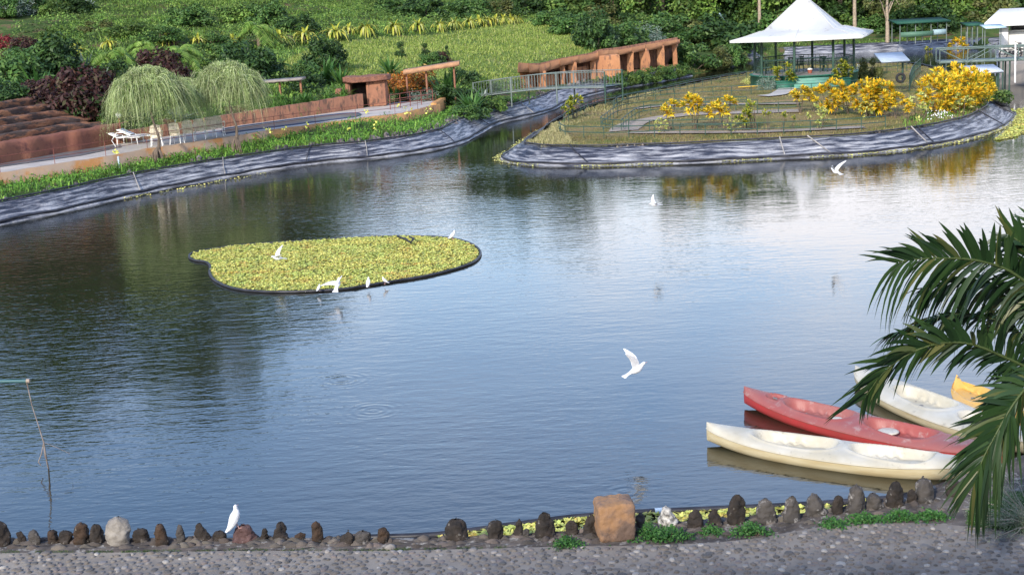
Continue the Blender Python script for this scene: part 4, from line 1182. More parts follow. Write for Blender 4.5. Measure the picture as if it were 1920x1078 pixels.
q = MB(); p0 = W(226, 276, TZ); q.tube([p0 + (-.2, 0, .02), p0 + (-.35, 0, .3), p0 + (-.1, 0, .62), p0 + (.3, 0, .6)], .018, 6)
tag(q.build('hose', M_wplast, smooth_=True), 'thin white hose looped beside the loungers', 'hose')
# globe lamp
lp = W(230, 268, TZ)
r = empty('garden_lamp', lp, 'white globe garden lamp at the edge of the left weeping tree', 'lamp')
q = MB(); q.tube([(0, 0, 0), (-.05, 0, 1.1)], .025, 6); q.build('pole', M_rust, r)
q = MB(); q.lathe((-.05, 0, 1.1), [(.02, 0), (.10, .04), (.13, .13), (.10, .22), (.02, .26)], 12); q.build('globe', mat('lamp_globe', (.7, .7, .68), .3), r, True)

# ------------------------------------------------ doorway hut
hp = W(690, 201, TZ); s_ = hp[1] / FPX
hut = empty('doorway_hut', hp, 'terracotta doorway hut with a shaggy overhanging roof', 'hut')
hw = 60 * s_; hh = 52 * s_
def rough_box(q, c, d, amp, seed, rz=0, seg=7):
    L_ = np.linspace(-1, 1, seg); rr = np.random.default_rng(seed)
    for f in range(6):
        U, Vv = np.meshgrid(L_, L_, indexing='ij'); O = np.ones_like(U)
        P = [(U, Vv, O), (Vv, U, -O), (O, U, Vv), (-O, Vv, U), (Vv, O, U), (U, -O, Vv)][f]
        P = np.stack(P, -1).astype(float); P = P / ((np.abs(P) ** 12).sum(-1, keepdims=True) ** (1 / 12.0))
        P = P * np.array(d) / 2
        for i in range(seg):
            for j in range(seg):
                v = Vector(P[i, j] + np.array([seed * 3.1, 0, 0])) * 1.6
                P[i, j] += amp * np.array(mnoise.noise_vector(v))
        M_ = np.array(Matrix.Rotation(rz, 3, 'Z')); q.grid(P @ M_.T + np.array(c))
q = MB(); rough_box(q, (-.58 * hw, .5, hh * .47), (.28, 1.0, hh * .95), .05, 1); rough_box(q, (.28 * hw, .5, hh * .47), (hw * .62, 1.0, hh * .95), .05, 2); rough_box(q, (.0, 1.2, hh * .47), (hw * 1.2, .3, hh * .95), .05, 3)
q.build('wall', M_brick, hut, True)
q = MB(); rough_box(q, (-.02, .5, hh * 1.0), (hw * 1.45, 1.7, .30), .09, 4, seg=12); q.build('roof', mat('shaggy_roof', (.27, .12, .075), .95, (.15, .07, .05), 5, bump=.08, bscale=14), hut, True)
q = MB(); q.box((-.27 * hw, .95, hh * .42), (hw * .42, .05, hh * .8)); q.build('doorway_shade_panel', mat('doorway_shade', (.03, .02, .018), .9), hut)  # dark panel paints the shade inside the open doorway
q = MB(); rough_box(q, (-.85 * hw, -.05, .45), (.35, .7, 1.2), .05, 6); q.build('door_post', M_brick, hut, True)
tp = W(712, 196, TZ)
r = empty('water_tank', tp, 'grey plastic water drum hung beside the terracotta hut', 'tank')
q = MB(); q.lathe((0, 0, .35), [(.22, 0), (.23, .08), (.225, .5), (.15, .58), (.05, .62), (.05, .68)], 16); q.build('drum', mat('drum_grey', (.30, .27, .25), .6, (.24, .22, .2), 4), r, True)
q = MB(); q.box((0, .05, .17), (.36, .3, .34)); q.build('stand', M_brick, r)
# canopies of painted slabs
def slab_canopy(pxa, pya, pxb, pyb, Y, zthick, dep, m, label, posts):
    a = WY(pxa, pya, Y); b2 = WY(pxb, pyb, Y + .5); o0 = a.copy()
    root = empty('slab_canopy', (a[0], a[1], float(GH(a[0], a[1]))), label, 'canopy'); o0[2] = root.location.z
    n = 16; Gd = np.zeros((n, 4, 3))
    for i in range(n):
        t = i / (n - 1); p = a * (1 - t) + b2 * t - o0; wv = .05 * math.sin(i * 1.7) + .03 * math.sin(i * 3.1)
        Gd[i] = [p + (0, wv, 0), p + (0, wv, zthick + wv * .3), p + (0, dep, zthick + .02), p + (0, dep, 0)]
    q = MB(); q.grid(Gd, closed_v=True); q.add(Gd[0], [[0, 1, 2, 3]]); q.add(Gd[-1], [[3, 2, 1, 0]]); q.build('roof', m, root)
    for t in posts:
        p = a * (1 - t) + b2 * t - o0; q = MB(); q.tube([p + (0, .3, .02), (p[0], p[1] + .3, -.3)], .06, 6); q.build('post', M_brick, root)
slab_canopy(478, 158, 566, 151, 72.5, .09, 1.6, mat('grey_slab', (.30, .26, .22), .9, (.2, .17, .15), 2), 'thin grey brown slab canopy on poles right of the weeping trees', (.1, .5, .95))
slab_canopy(756, 141, 861, 124, 77.5, .22, 1.6, mat('tan_slab', (.44, .24, .13), .9, (.36, .2, .11), 2, bump=.03), 'tan rough slab canopy above the orange bushes', (.05, .4, .9))

# ------------------------------------------------ terracotta shelter on the lawn
sa = G(1010, 170); sb = G(1272, 128)
root = empty('terracotta_shelter', sa, 'long orange terracotta shelter with rough pillars under a flat roof', 'shelter')
M_terra = mat('orange_terracotta', (.47, .22, .10), .9, (.37, .165, .08), 1.1, bump=.05, bscale=3, c3=(.20, .10, .06), c3pos=.57, stretch=(1.2, 1.2, .5))
Ya, Yb = sa[1] , sb[1]
def SP(px, py, back=0.0):
    t = (px - 975) / (1275 - 975.0); Yd = Ya + (Yb - Ya) * t + back
    return WY(px, py, Yd) - sa
top_px = [(972, 118), (1010, 122), (1050, 112), (1118, 100), (1122, 96), (1160, 94), (1210, 84), (1275, 74)]
bot_px = [(972, 136), (1012, 136), (1050, 126), (1118, 113), (1122, 108), (1160, 104), (1210, 95), (1275, 83)]
n = len(top_px); R_ = []
for (tx_, ty_), (bx_, by_) in zip(top_px, bot_px):
    R_.append([SP(bx_, by_, -.5), SP(tx_, ty_, -.5), SP(tx_, ty_, -.5) + (0, 4.5, -.5), SP(bx_, by_, -.5) + (0, 4.5, -.3)])
R_ = np.array(R_); q = MB(); rr_ = np.random.default_rng(5)
for i in range(len(R_) - 1):
    for h_ in (0, 1):
        A_ = R_[i] * (1 - h_ * .5) + R_[i + 1] * h_ * .5; B2 = R_[i] * (.5 - h_ * .5) + R_[i + 1] * (.5 + h_ * .5)
        oy, oz, o2 = rr_.uniform(-.05, .05), rr_.uniform(-.02, .02), rr_.uniform(-.07, .07)
        pr = []
        for P_ in (A_, B2):
            P_ = P_.copy(); P_[:2, 1] += oy; P_[1:3, 2] += oz; P_[0, 2] += o2; P_[1, 1] += .10
            pr.append(P_)
        pr = np.array(pr); q.grid(pr, closed_v=True); q.add(pr[0], [[0, 1, 2, 3]]); q.add(pr[1], [[3, 2, 1, 0]])
q.build('roof', mat('terracotta_fascia', (.46, .22, .10), .9, (.36, .165, .08), .7, bump=.03, bscale=3, c3=(.26, .13, .08), c3pos=.64), root)
for (x0, x1, yb_) in [(1008, 1024, 168), (1050, 1060, 160), (1066, 1082, 158), (1108, 1116, 152), (1116, 1158, 146), (1177, 1188, 136), (1200, 1216, 132), (1233, 1244, 127), (1262, 1269, 122)]:
    t_ = SP((x0 + x1) / 2, 100); pbl = SP(x0, yb_, 0); pbr = SP(x1, yb_, 0)
    w_ = pbr[0] - pbl[0]; ztop = SP((x0 + x1) / 2, np.interp((x0 + x1) / 2, [a for a, _ in bot_px], [b for _, b in bot_px]) - 4)[2]
    zb = pbl[2] - .9
    q = MB(); rough_box(q, ((pbl[0] + pbr[0]) / 2, pbl[1] + .3, (ztop + zb) / 2), (w_ * 1.05, max(.5, w_ * .45), ztop - zb), .09, x0 % 37, seg=7)
    q.build('pillar', M_terra, root, True)
# rear wall and low front walls with dark rooms behind
Rw = []
for px in np.linspace(980, 1272, 30):
    p = SP(px, 120, 3.4); zt = SP(px, np.interp(px, [a for a, _ in bot_px], [b for _, b in bot_px]) - 3, -.5)[2]
    Rw.append([[p[0], p[1], zt - 4.0], [p[0], p[1], zt + .25], [p[0], p[1] + .2, zt + .25], [p[0], p[1] + .2, zt - 4.0]])
q = MB(); q.grid(np.array(Rw), closed_v=True); q.build('rear_wall', M_brick, root)
for (x0, x1, yt, yb_) in [(976, 1014, 137, 170), (1060, 1112, 130, 165), (1024, 1050, 142, 165), (1158, 1272, 129, 142)]:
    p0_, p1_ = SP(x0, yb_, .5), SP(x1, yb_, .5); zt0, zt1 = SP(x0, yt, .5)[2], SP(x1, yt - (x1 - x0) * .14, .5)[2]
    if x0 == 1158: zt0 -= .25; zt1 -= .25
    Rr = np.array([[[p[0], p[1], p[2] - .8], [p[0], p[1], z_], [p[0], p[1] + .25, z_], [p[0], p[1] + .25, p[2] - .8]] for p, z_ in ((p0_, zt0), (p1_, zt1))])
    q = MB(); q.grid(Rr, closed_v=True); q.add(Rr[0], [[0, 1, 2, 3]]); q.add(Rr[1], [[3, 2, 1, 0]]); q.build('low_wall', M_terra, root)

# ------------------------------------------------ footbridge on the left of the island
M_gal = mat('galvanised_green', (.11, .15, .135), .6, (.19, .21, .20), 2)
M_green = mat('green_paint', (.02, .06, .042), .5, (.045, .085, .065), 2)
pa = WY(888, 184, 79); pb = WY(1134, 166, 72.5)
ra = WY(888, 155, 79); rb = WY(1134, 137, 72.5)
fb = empty('footbridge', pa, 'grey green footbridge with barred railing crossing the channel', 'bridge')
n = 24
dk = [pa * (1 - t) + pb * t + np.array([0, 0, .16 * math.sin(math.pi * t)]) - pa for t in np.linspace(0, 1, n)]
vb = (pb - pa)[:2]; vb = vb / np.linalg.norm(vb); nb_ = np.array([-vb[1], vb[0], 0])
q = MB(); Gd = np.array([[p, p + (0, 0, .07), p + nb_ * 1.5 + (0, 0, .07), p + nb_ * 1.5] for p in dk]); q.grid(Gd, closed_v=True); q.build('deck', M_gal, fb)
for off_ in (0.02, 1.48):
    hgt_ = 29 * 75 / FPX
    tops = [p + nb_ * off_ + (0, 0, hgt_) for p in dk]; bots = [p + nb_ * off_ + (0, 0, .12) for p in dk]
    q = MB(); q.tube(tops, .026, 6); q.tube(bots, .016, 6); q.build('rail', M_gal, fb, True)
    for t in np.linspace(0, 1, 46):
        i = t * (n - 1); i0 = int(min(i, n - 2)); u = i - i0
        a = bots[i0] * (1 - u) + bots[i0 + 1] * u; b2 = tops[i0] * (1 - u) + tops[i0 + 1] * u
        q = MB(); q.tube([a, b2], .011, 4); q.build('baluster', M_gal, fb)
    for t in (0, .33, .66, 1):
        i = int(t * (n - 1)); q = MB(); q.tube([bots[i] - (0, 0, .9), tops[i] + (0, 0, .03)], .045, 6); q.build('post', M_green if t == 1 else M_gal, fb, True)

# ------------------------------------------------ pavilion
gc = W(1508, 146, .8); gc[1] = 80.0; gc = np.array([WY(1507, 150, 81)[0], 81.0, .80])
pav_ = empty('pavilion', gc, 'green pavilion under a tall pointed white tent roof', 'pavilion')
M_roofw = mat('white_roof', (.60, .60, .59), .5, (.53, .53, .51), .8, c3=(.40, .38, .35), c3pos=.64, c3scale=2, stretch=(1, 1, .35))
M_gw = mat('green_plinth', (.02, .13, .085), .6, (.015, .09, .06), 1.5)
zt = WY(1500, 74, 77)[2] - gc[2]; zap = WY(1497, -4, 80)[2] - gc[2]
zbrk = WY(1506, 57, 79)[2] - gc[2]
rot = R(-20); S_ = 3.6
rows = []
for (hs_, z_) in [(S_ , zt - .10), (S_ * 1.0, zt), (S_ * .80, zt + .17), (S_ * .60, zt + .40), (S_ * .545, zbrk), (S_ * .36, zbrk + (zap - zbrk) * .36), (S_ * .20, zbrk + (zap - zbrk) * .68), (S_ * .09, zbrk + (zap - zbrk) * .90), (.16, zap)]:
    ring = []
    for kx, ky in [(-1, -1), (0, -1), (1, -1), (1, 0), (1, 1), (0, 1), (-1, 1), (-1, 0)]:
        x, y = kx * hs_, ky * hs_
        ring.append((x * math.cos(rot) - y * math.sin(rot), x * math.sin(rot) + y * math.cos(rot), z_ - (.04 if kx * ky == 0 and hs_ > 3 else 0)))
    rows.append(ring)
q = MB(); Gd = np.array(rows); q.grid(Gd, closed_v=True); q.add(np.vstack([Gd[-1], Gd[-1].mean(0)]), [[j, (j + 1) % 8, 8] for j in range(8)])
q.add(np.vstack([Gd[0], Gd[0].mean(0) + (0, 0, .5)]), [[(j + 1) % 8, j, 8] for j in range(8)])
q.build('roof', M_roofw, pav_)
for j in range(0, 8):
    qs = MB(); qs.tube([Gd[i_][j] + (0, 0, .015) for i_ in range(1, len(Gd))], .022 if j % 2 == 0 else .012, 5); qs.build('roof_seam', mat('roof_seam', (.50, .50, .49), .6), pav_)
ph_ = .62
q = MB(); Rp = 3.05; q.lathe((0, 0, -.3), [(Rp, 0), (Rp, ph_ + .3 - .06), (Rp + .05, ph_ + .3 - .06), (Rp + .05, ph_ + .3), (0.01, ph_ + .3)], 40, sy=1.0); q.build('plinth', M_gw, pav_)
q = MB(); q.lathe((0, 0, ph_ + .004), [(Rp - .1, 0), (.01, .004)], 40); q.build('floor', mat('pavilion_floor', (.20, .19, .18), .6, (.28, .27, .26), 1), pav_)
stc = -.25
for i in range(4):
    q = MB(); w_ = 1.9 + i * .14; q.box((stc, -Rp - .02 - i * .30, (ph_ - .13 * (i + 1) - .3) / 2), (w_, .34, ph_ - .13 * (i + 1) + .3)); q.build('step', mat('step_green', (.09, .26, .19), .7, (.16, .30, .24), 3), pav_)
for sgn in (-1, 1):
    q = MB(); q.box((stc + sgn * 1.55, -Rp - .28, .08), (1.0, .75, .62)); q.box((stc + sgn * 1.55, -Rp - .28, .41), (1.06, .81, .05)); q.build('planter', M_gw, pav_)
for k in range(8):
    a = R(22.5 + 45 * k)
    x, y = 2.85 * math.cos(a), 2.85 * math.sin(a)
    ex = zt + .05
    q = MB(); q.tube([(x, y, ph_ - .02), (x, y, ex)], .075, 8); q.lathe((x, y, ph_), [(.13, 0), (.13, .06), (.08, .10)], 8); q.build('column', M_green, pav_, True)
# railings between columns (not across the steps)
for k in range(8):
    if k == 5: continue
    a0, a1 = R(22.5 + 45 * k), R(67.5 + 45 * k); 
    p0_, p1_ = np.array([2.85 * math.cos(a0), 2.85 * math.sin(a0), ph_]), np.array([2.85 * math.cos(a1), 2.85 * math.sin(a1), ph_])
    q = MB(); q.tube([p0_ + (0, 0, .85), p1_ + (0, 0, .85)], .03, 5); q.tube([p0_ + (0, 0, .45), p1_ + (0, 0, .45)], .02, 5)
    for t in np.linspace(.1, .9, 7): pq = p0_ * (1 - t) + p1_ * t; q.tube([pq, pq + (0, 0, .85)], .014, 4)
    q.build('railing', M_green, pav_)
q = MB(); q.box((0, 0, zt - .12), (5.6, .10, .14)); q.box((0, 0, zt - .12), (.10, 5.6, .12))
for sgn in (-1, 1): q.box((0, sgn * 2.7, zt - .05), (5.6, .1, .12)); q.box((sgn * 2.7, 0, zt - .05), (.1, 5.3, .12))
q.build('roof_beam', M_green, pav_)
gw = lambda x, y, z=0: np.array([gc[0] + x, gc[1] + y, gc[2] + ph_ + z])
def ptable(x, y, rz, label, L_=1.5):
    r = empty('picnic_table', gw(x, y, .01), label, 'table', 'tables in the pavilion', rz=rz)
    q = MB(); q.box((0, 0, .72), (L_, .7, .05)); q.build('table_top', mat('table_green', (.12, .22, .18), .4), r)
    for sx in (-1, 1):
        for sy in (-1, 1):
            q = MB(); q.tube([(sx * L_ * .42, sy * .28, .7), (sx * L_ * .44, sy * .3, 0)], .035, 6); q.build('leg', M_green, r)
ptable(-1.6, .2, R(8), 'dark green table on the left side of the pavilion floor'); ptable(.5, .9, R(5), 'dark green table near the middle of the pavilion floor', 1.8); ptable(1.7, -.5, R(-6), 'dark green table on the right side of the pavilion floor')
def pchair(x, y, rz, label):
    r = empty('metal_chair', gw(x, y, .01), label, 'chair', 'chairs in the pavilion', rz=rz)
    q = MB(); q.box((0, 0, .43), (.42, .42, .04)); q.build('seat', M_green, r)
    q = MB()
    for i in range(5): q.box((-.16 + .08 * i, .2, .66), (.03, .02, .42))
    q.box((0, .2, .88), (.42, .03, .05)); q.build('backrest', M_green, r)
    for sx in (-1, 1):
        for sy in (-1, 1): q = MB(); q.tube([(sx * .18, sy * .18, .42), (sx * .2, sy * .2, 0)], .018, 5); q.build('leg', M_green, r)
pchair(-.75, -.6, R(20), 'dark chair left of the pavilion entrance'); pchair(-.25, .2, R(-70), 'dark chair in the centre of the pavilion'); pchair(.95, -.9, R(160), 'dark chair right behind the planter'); pchair(-2.1, -.7, R(100), 'dark chair by the leftmost pavilion railing'); pchair(2.3, .5, R(-100), 'dark chair by the right pavilion railing')
r = empty('bucket', gw(.1, -1.2), 'reddish brown bucket with white lid on the pavilion floor', 'bucket', scale=.7)
q = MB(); q.lathe((0, 0, 0), [(.16, 0), (.2, .3)], 12); q.build('body', mat('bucket_red', (.28, .08, .05), .6), r, True)
q = MB(); q.lathe((0, 0, .3), [(.21, 0), (.21, .04), (.12, .10), (.01, .12)], 12); q.build('lid', M_wplast, r, True)

# ------------------------------------------------ white house, right
hb = WY(1877, 130, 90); hb[2] = 1.0
hs_ = empty('white_house', hb, 'white house with grooved panels and a pale gable roof at the right edge', 'house')
M_wh = mat('white_wall', (.72, .72, .70), .7, (.66, .66, .64), 1, c3=(.5, .48, .44), c3pos=.74)
zr = WY(1877, 46, 90)[2] - 1.0
hs_.rotation_euler = (0, 0, R(-20))
q = MB(); q.box((.12, 0, zr / 2), (.55, .5, zr)); q.box((4.3, .25, zr * .40), (7.8, .3, zr * .80)); q.box((4.3, 4, zr / 2), (7.6, 7, zr)); 
q.build('wall', M_wh, hs_)
M_dkglass = mat('dark_glass', (.015, .015, .018), .12, spec=.8)
for i in range(4):
    q = MB(); q.box((1.25 + i * 1.55, .05, zr * .895), (1.35, .08, zr * .17)); w_ = q.build('window', M_dkglass, hs_)
    q = MB(); q.box((1.98 + i * 1.55, -.02, zr * .5), (.08, .14, zr)); q.build('mullion', M_wh, hs_)
q = MB(); q.box((4.3, -.02, zr * .80), (7.4, .12, .07)); q.build('sill', M_wh, hs_)
n = 16; av = [[.5 + 3.0 * math.sin(t), -.04, zr * .16 + zr * .62 * (1 - math.cos(t))] for t in np.linspace(0, 1.5, n)]
q = MB(); q.tube(av, .03, 5); q.build('arch_trim', M_wh, hs_)
q = MB(); ze = WY(1858, 47, 89)[2] - 1.0; zk = WY(1890, 27, 89)[2] - .7
x0 = WY(1858, 47, 89)[0] - hb[0]
Vr = np.array([[x0, -1.1, ze - .12], [9, -1.1, ze - .12], [9, -1.1, ze + .1], [x0, -1.1, ze + .1], [x0 + .9, .6, zk], [9, .6, zk], [x0 + .9, 3.2, zk - .4], [9, 3.2, zk - .4], [x0, 3.2, ze - .3]])
q.add(Vr, [[0, 1, 2, 3], [3, 2, 5, 4], [4, 5, 7, 6], [0, 3, 4, 4], [3, 4, 6, 8]]); q.add(Vr[[0, 1, 7, 8]], [[0, 3, 2, 1]])
q.build('roof', M_roofw, hs_)
# awning left of the house
r = empty('side_awning', WY(1868, 130, 88), 'small pale blue awning roof beside the white house', 'awning'); o0 = np.array(r.location)
q = MB(); pA = WY(1862, 50, 88) - o0; q.box((pA[0], 0, pA[2]), (1.3, 1.2, .06), rx=R(8)); q.build('roof', mat('pale_blue_roof', (.45, .6, .65), .5), r)
for dx in (-.5, .5): q = MB(); q.tube([(pA[0] + dx, 0, pA[2]), (pA[0] + dx, 0, -.3)], .03, 5); q.build('post', M_gal, r)

# ------------------------------------------------ truss bridge to the house
M_bg = mat('bridge_green', (.09, .135, .12), .6, (.15, .19, .175), 1.5)
ba = WY(1762, 120, 77.5); bb = WY(2080, 108, 76.0)
tb = empty('truss_bridge', ba, 'green metal truss footbridge leading to the white house', 'bridge')
vv = bb - ba; L_ = np.linalg.norm(vv); ux = vv / L_; nn_ = np.array([-ux[1], ux[0], 0])
H_ = 26 * 77 / FPX
q = MB(); Gd = np.array([[ux * t, ux * t + (0, 0, .12), ux * t + nn_ * 1.5 + (0, 0, .12), ux * t + nn_ * 1.5] for t in (0, L_)]); q.grid(Gd, closed_v=True); q.add(Gd[0], [[0, 1, 2, 3]]); q.build('deck', M_bg, tb)
NB = 6
for off_ in (0, 1.5):
    q = MB(); q.tube([nn_ * off_ + (0, 0, H_), vv + nn_ * off_ + (0, 0, H_)], .04, 6); q.build('top_rail', M_bg, tb)
    for i in range(NB + 1):
        p = vv * i / NB + nn_ * off_; q = MB(); q.tube([p, p + (0, 0, H_)], .032, 5); q.build('post', M_bg, tb)
        if i < NB:
            p2 = vv * (i + 1) / NB + nn_ * off_; a, b2 = (p + (0, 0, H_), p2) if i % 2 == 0 else (p, p2 + (0, 0, H_))
            q = MB(); q.tube([a, b2], .026, 5); q.build('brace', M_bg, tb)
for t in (.38, .42, .85):
    for off_ in (.1, 1.4):
        p = vv * t + nn_ * off_; q = MB(); q.tube([p, p * [1, 1, 0] + (0, 0, -2.4)], .05, 5); q.build('pile', M_green, tb)
p = WY(1904, 124, 75.6); p2 = WY(1904, 84, 75.6)
q = MB(); q.tube([np.zeros(3) - (0, 0, .9), p2 - p], .045, 8); tag(q.build('white_post', M_wplast, smooth_=True, loc=tuple(p)), 'thin white post in front of the truss bridge', 'post')
# flat metal roof by the bridge foot
def small_canopy(px, py_top, py_base, Y, w, d, m, label, legs=((-.4, 0), (.4, 0)), tilt=6, name='small_canopy', cat='canopy', rz=0):
    p = WY(px, py_base, Y); t = WY(px, py_top, Y)
    r = empty(name, p, label, cat, rz=rz); h = t[2] - p[2]
    q = MB(); q.box((0, 0, h), (w, d, .06), rx=R(tilt)); q.box((0, 0, h - .06), (w * .94, d * .9, .05), rx=R(tilt)); q.build('roof', m, r)
    for lx, ly in legs: q = MB(); q.tube([(lx * w, ly * d, -.2), (lx * w, ly * d, h - .03)], .05, 6); q.build('post', M_green, r)
    return r
M_tin = mat('blue_tin', (.36, .42, .50), .4, (.28, .33, .40), 2)
small_canopy(1672, 108, 150, 72, 1.45, 1.5, M_tin, 'blue grey tin canopy on a green post on the island', ((.38, 0), (.42, .1)), 14)
small_canopy(1838, 130, 160, 74.5, 1.9, 1.6, mat('pale_tin', (.55, .58, .62), .4), 'pale tin roof panel beside the bridge foot', ((.3, .2), (.4, -.2), (-.3, .3)), 10)
# tyre and cloth hung on the canopy post
p = WY(1688, 150, 71.5); q = MB(); q.tube([p - p + (.2 * math.cos(a), -.05, .2 * math.sin(a) + .1) for a in np.linspace(0, 6.1, 16)], .07, 7, closed=True)
tag(q.build('tyre', mat('rubber', (.02, .02, .022), .8), smooth_=True, loc=tuple(p)), 'black tyre leaning on the post of the tin canopy', 'tyre')

# ------------------------------------------------ motorcycles
M_rub = mat('rubber', (.02, .02, .022), .8); M_chr = mat('dull_metal', (.25, .25, .26), .35, metal=.7); M_blk = mat('black_paint', (.02, .02, .025), .3)
def motorbike():
    r = empty('motorcycle', (0, 0, 0), 'x', 'motorcycle')
    for x in (-.62, .62):
        q = MB(); q.tube([(x + .27 * math.cos(a), 0, .30 + .27 * math.sin(a)) for a in np.linspace(0, 2 * math.pi, 25)[:-1]], .04, 8, closed=True); w = q.build('wheel', M_rub, r, True)
        q = MB()
        for a in np.linspace(0, math.pi, 8)[:-1]: q.tube([(x + .25 * math.cos(a), 0, .3 + .25 * math.sin(a)), (x - .25 * math.cos(a), 0, .3 - .25 * math.sin(a))], .006, 4)
        q.lathe((x, 0, .27), [(.04, 0), (.05, .03), (.04, .06)], 10); q.build('spokes', M_chr, w)
    q = MB(); q.tube([(-.62, .05, .3), (-.2, .05, .42), (.1, .03, .35), (.40, .02, .75)], .03, 6); q.box((0, 0, .38), (.36, .2, .26)); q.tube([(-.55, .08, .6), (-.2, .06, .55), (.25, .04, .62)], .03, 6); q.build('frame', M_blk, r)
    q = MB(); rough_box(q, (-.28, 0, .76), (.72, .22, .12), .02, 3); q.build('seat', M_blk, r, True)
    q = MB(); rough_box(q, (.18, 0, .76), (.40, .22, .20), .03, 5); q.build('tank', mat('tank_dark', (.05, .02, .02), .25), r, True)
    q = MB(); q.tube([(.62, .05, .3), (.42, .05, .95)], .022, 6); q.tube([(.62, -.05, .3), (.42, -.05, .95)], .022, 6); q.build('fork', M_chr, r)
    q = MB(); q.tube([(.35, -.32, 1.02), (.42, -.1, .96), (.42, .1, .96), (.35, .32, 1.02)], .016, 6); q.build('handlebar', M_blk, r)
    q = MB(); q.lathe((.52, 0, .84), [(.02, 0), (.08, .02), (.09, .1), (.05, .14)], 10); q.build('headlight', M_chr, r, True)
    q = MB(); q.tube([(-.1, .12, .25), (-.75, .14, .32)], [.025, .045], 7); q.build('exhaust', M_chr, r)
    return r
mb = motorbike()
pm_ = WY(1898, 111, 86); dup(mb, pm_, 'black motorcycle parked nearest the white post', 'motorcycles by the white house', R(12), 1.0)
dup(mb, WY(1925, 110, 86), 'dark motorcycle cut by the right edge of the picture', 'motorcycles by the white house', R(5), 1.0)
# bank platform carrying them
zp = pm_[2] - .02
yc_ = np.array([W(x, y, zp) for x, y in [(1876, 121), (2200, 121), (2200, 88), (1880, 88)]])
q = MB(); q.add(np.vstack([yc_, yc_ - (0, 0, 1.6)]), [[0, 1, 2, 3], [4, 5, 1, 0], [7, 4, 0, 3], [5, 6, 2, 1]])
tag(q.build('yard_pavement', mat('yard_concrete', (.30, .26, .23), .95, (.22, .2, .18), .8)), kind='structure')

# ------------------------------------------------ far green boat shed canopies
def far_canopy(x0, x1, ytop, ybase, Y, label, hull=True, depth=3, m=None):
    a = WY(x0, ybase, Y); b2 = WY(x1, ybase, Y); h = WY(x0, ytop, Y)[2] - a[2]; w = b2[0] - a[0]
    r = empty('green_canopy', (a[0] + w / 2, Y, a[2]), label, 'canopy')
    q = MB(); q.box((0, 0, h), (w, depth, .12), rx=R(4)); q.box((0, -depth / 2, h - .08), (w * .98, .08, .16)); q.build('roof', m or mat('far_green', (.015, .075, .05), .7), r)
    for x in np.linspace(-.44, .44, 4):
        for y in (-.4, .4): q = MB(); q.tube([(x * w, y * depth, -.5), (x * w, y * depth, h)], .04, 5); q.build('post', M_gal, r)
    if hull:
        q = MB(); q.box((-.12 * w, -depth * .42, h * .22), (w * .62, .08, h * .3)); q.build('side_panel', mat('far_green2', (.07, .15, .10), .6), r)
        q = MB(); q.box((.30 * w, -depth * .42, h * .28), (w * .25, .08, h * .32)); q.build('side_panel', mat('far_blue', (.25, .35, .38), .6), r)
    return r
far_canopy(1674, 1772, 42, 72, 119, 'long flat dark green canopy with panelled sides on the far bank')
far_canopy(1806, 1838, 46, 73, 119, 'small open green frame canopy on the far bank', False, 2)

# ------------------------------------------------ slanted green pole, small boat prow
a = G(1392, 84, 200); b2 = WY(1349, 26, a[1] - 3)
q = MB(); q.tube([np.zeros(3) - (0, 0, .3), b2 - a], .07, 6); tag(q.build('leaning_pole', mat('far_blue', (.25, .35, .38)), smooth_=True, loc=tuple(a)), 'slanted pale green pole left of the white tent roof', 'pole')
# low green railings on the island
def isl_rail(pts, label, h=.48, step=1.05, nr=2, m=M_green):
    P = smooth([G(x, y) for x, y in pts], 4)
    return railing(P, h, step, 'low_railing', m, label, nr, .02, follow=True)
isl_rail([(1049, 249), (1056, 257), (1075, 258), (1125, 260), (1180, 259), (1260, 255), (1350, 254), (1440, 252), (1560, 247), (1660, 240)], 'low green railing nearest the island shore')
isl_rail([(1400, 200), (1290, 203), (1200, 210), (1165, 216), (1150, 222), (1133, 236), (1127, 240), (1140, 245), (1200, 247), (1300, 246), (1400, 243)], 'low green railing looping round the left end of the path')
isl_rail([(1420, 206), (1300, 211), (1230, 215), (1200, 219), (1175, 236), (1165, 246)], 'inner low green railing curving round the sandy track')
isl_rail([(1058, 232), (1090, 215), (1110, 205), (1160, 196), (1220, 184), (1300, 165), (1400, 148)], 'low green railing along the channel side of the island')
isl_rail([(1150, 208), (1160, 200), (1200, 190), (1300, 182), (1400, 178), (1560, 172), (1650, 162)], 'long low railing in front of the pavilion steps')
isl_rail([(1420, 214), (1500, 210), (1600, 208), (1700, 205)], 'low railing behind the yellow shrubs')
isl_rail([(1705, 170), (1712, 150), (1726, 135)], 'short green handrail climbing right of the tin canopy', .8, .8)
isl_rail([(1604, 140), (1660, 138), (1700, 134)], 'thin railing between the pavilion and the tin canopy', .8, 1.2)
# sandy tracks
def track(pts, w, z, m, name='sandy_track'):
    P = np.array(smooth([G(x, y) for x, y in pts], 6)); T = np.gradient(P[:, :2], axis=0); T /= np.linalg.norm(T, axis=1)[:, None]; Nn = np.stack([-T[:, 1], T[:, 0]], -1)
    rows = []
    for u in (-1, -.5, 0, .5, 1):
        wj = w * (1 + .2 * np.array([mnoise.noise(Vector((p[0], p[1], u))) for p in P]))
        q_ = np.c_[P[:, :2] + Nn * (u * wj)[:, None], np.zeros(len(P))]; q_[:, 2] = GH(q_[:, 0], q_[:, 1]) + z + .02; rows.append(q_)
    q = MB(); q.grid(np.stack(rows, 1)); tag(q.build(name, m), kind='structure')
M_track = mat('track_sand', (.36, .30, .25), .95, (.26, .21, .16), 1.2)
track([(1170, 247), (1180, 236), (1215, 226), (1290, 216), (1400, 212), (1500, 209)], .7, .02, M_track)
track([(1180, 250), (1300, 250), (1450, 248), (1620, 240)], .35, .028, M_track)
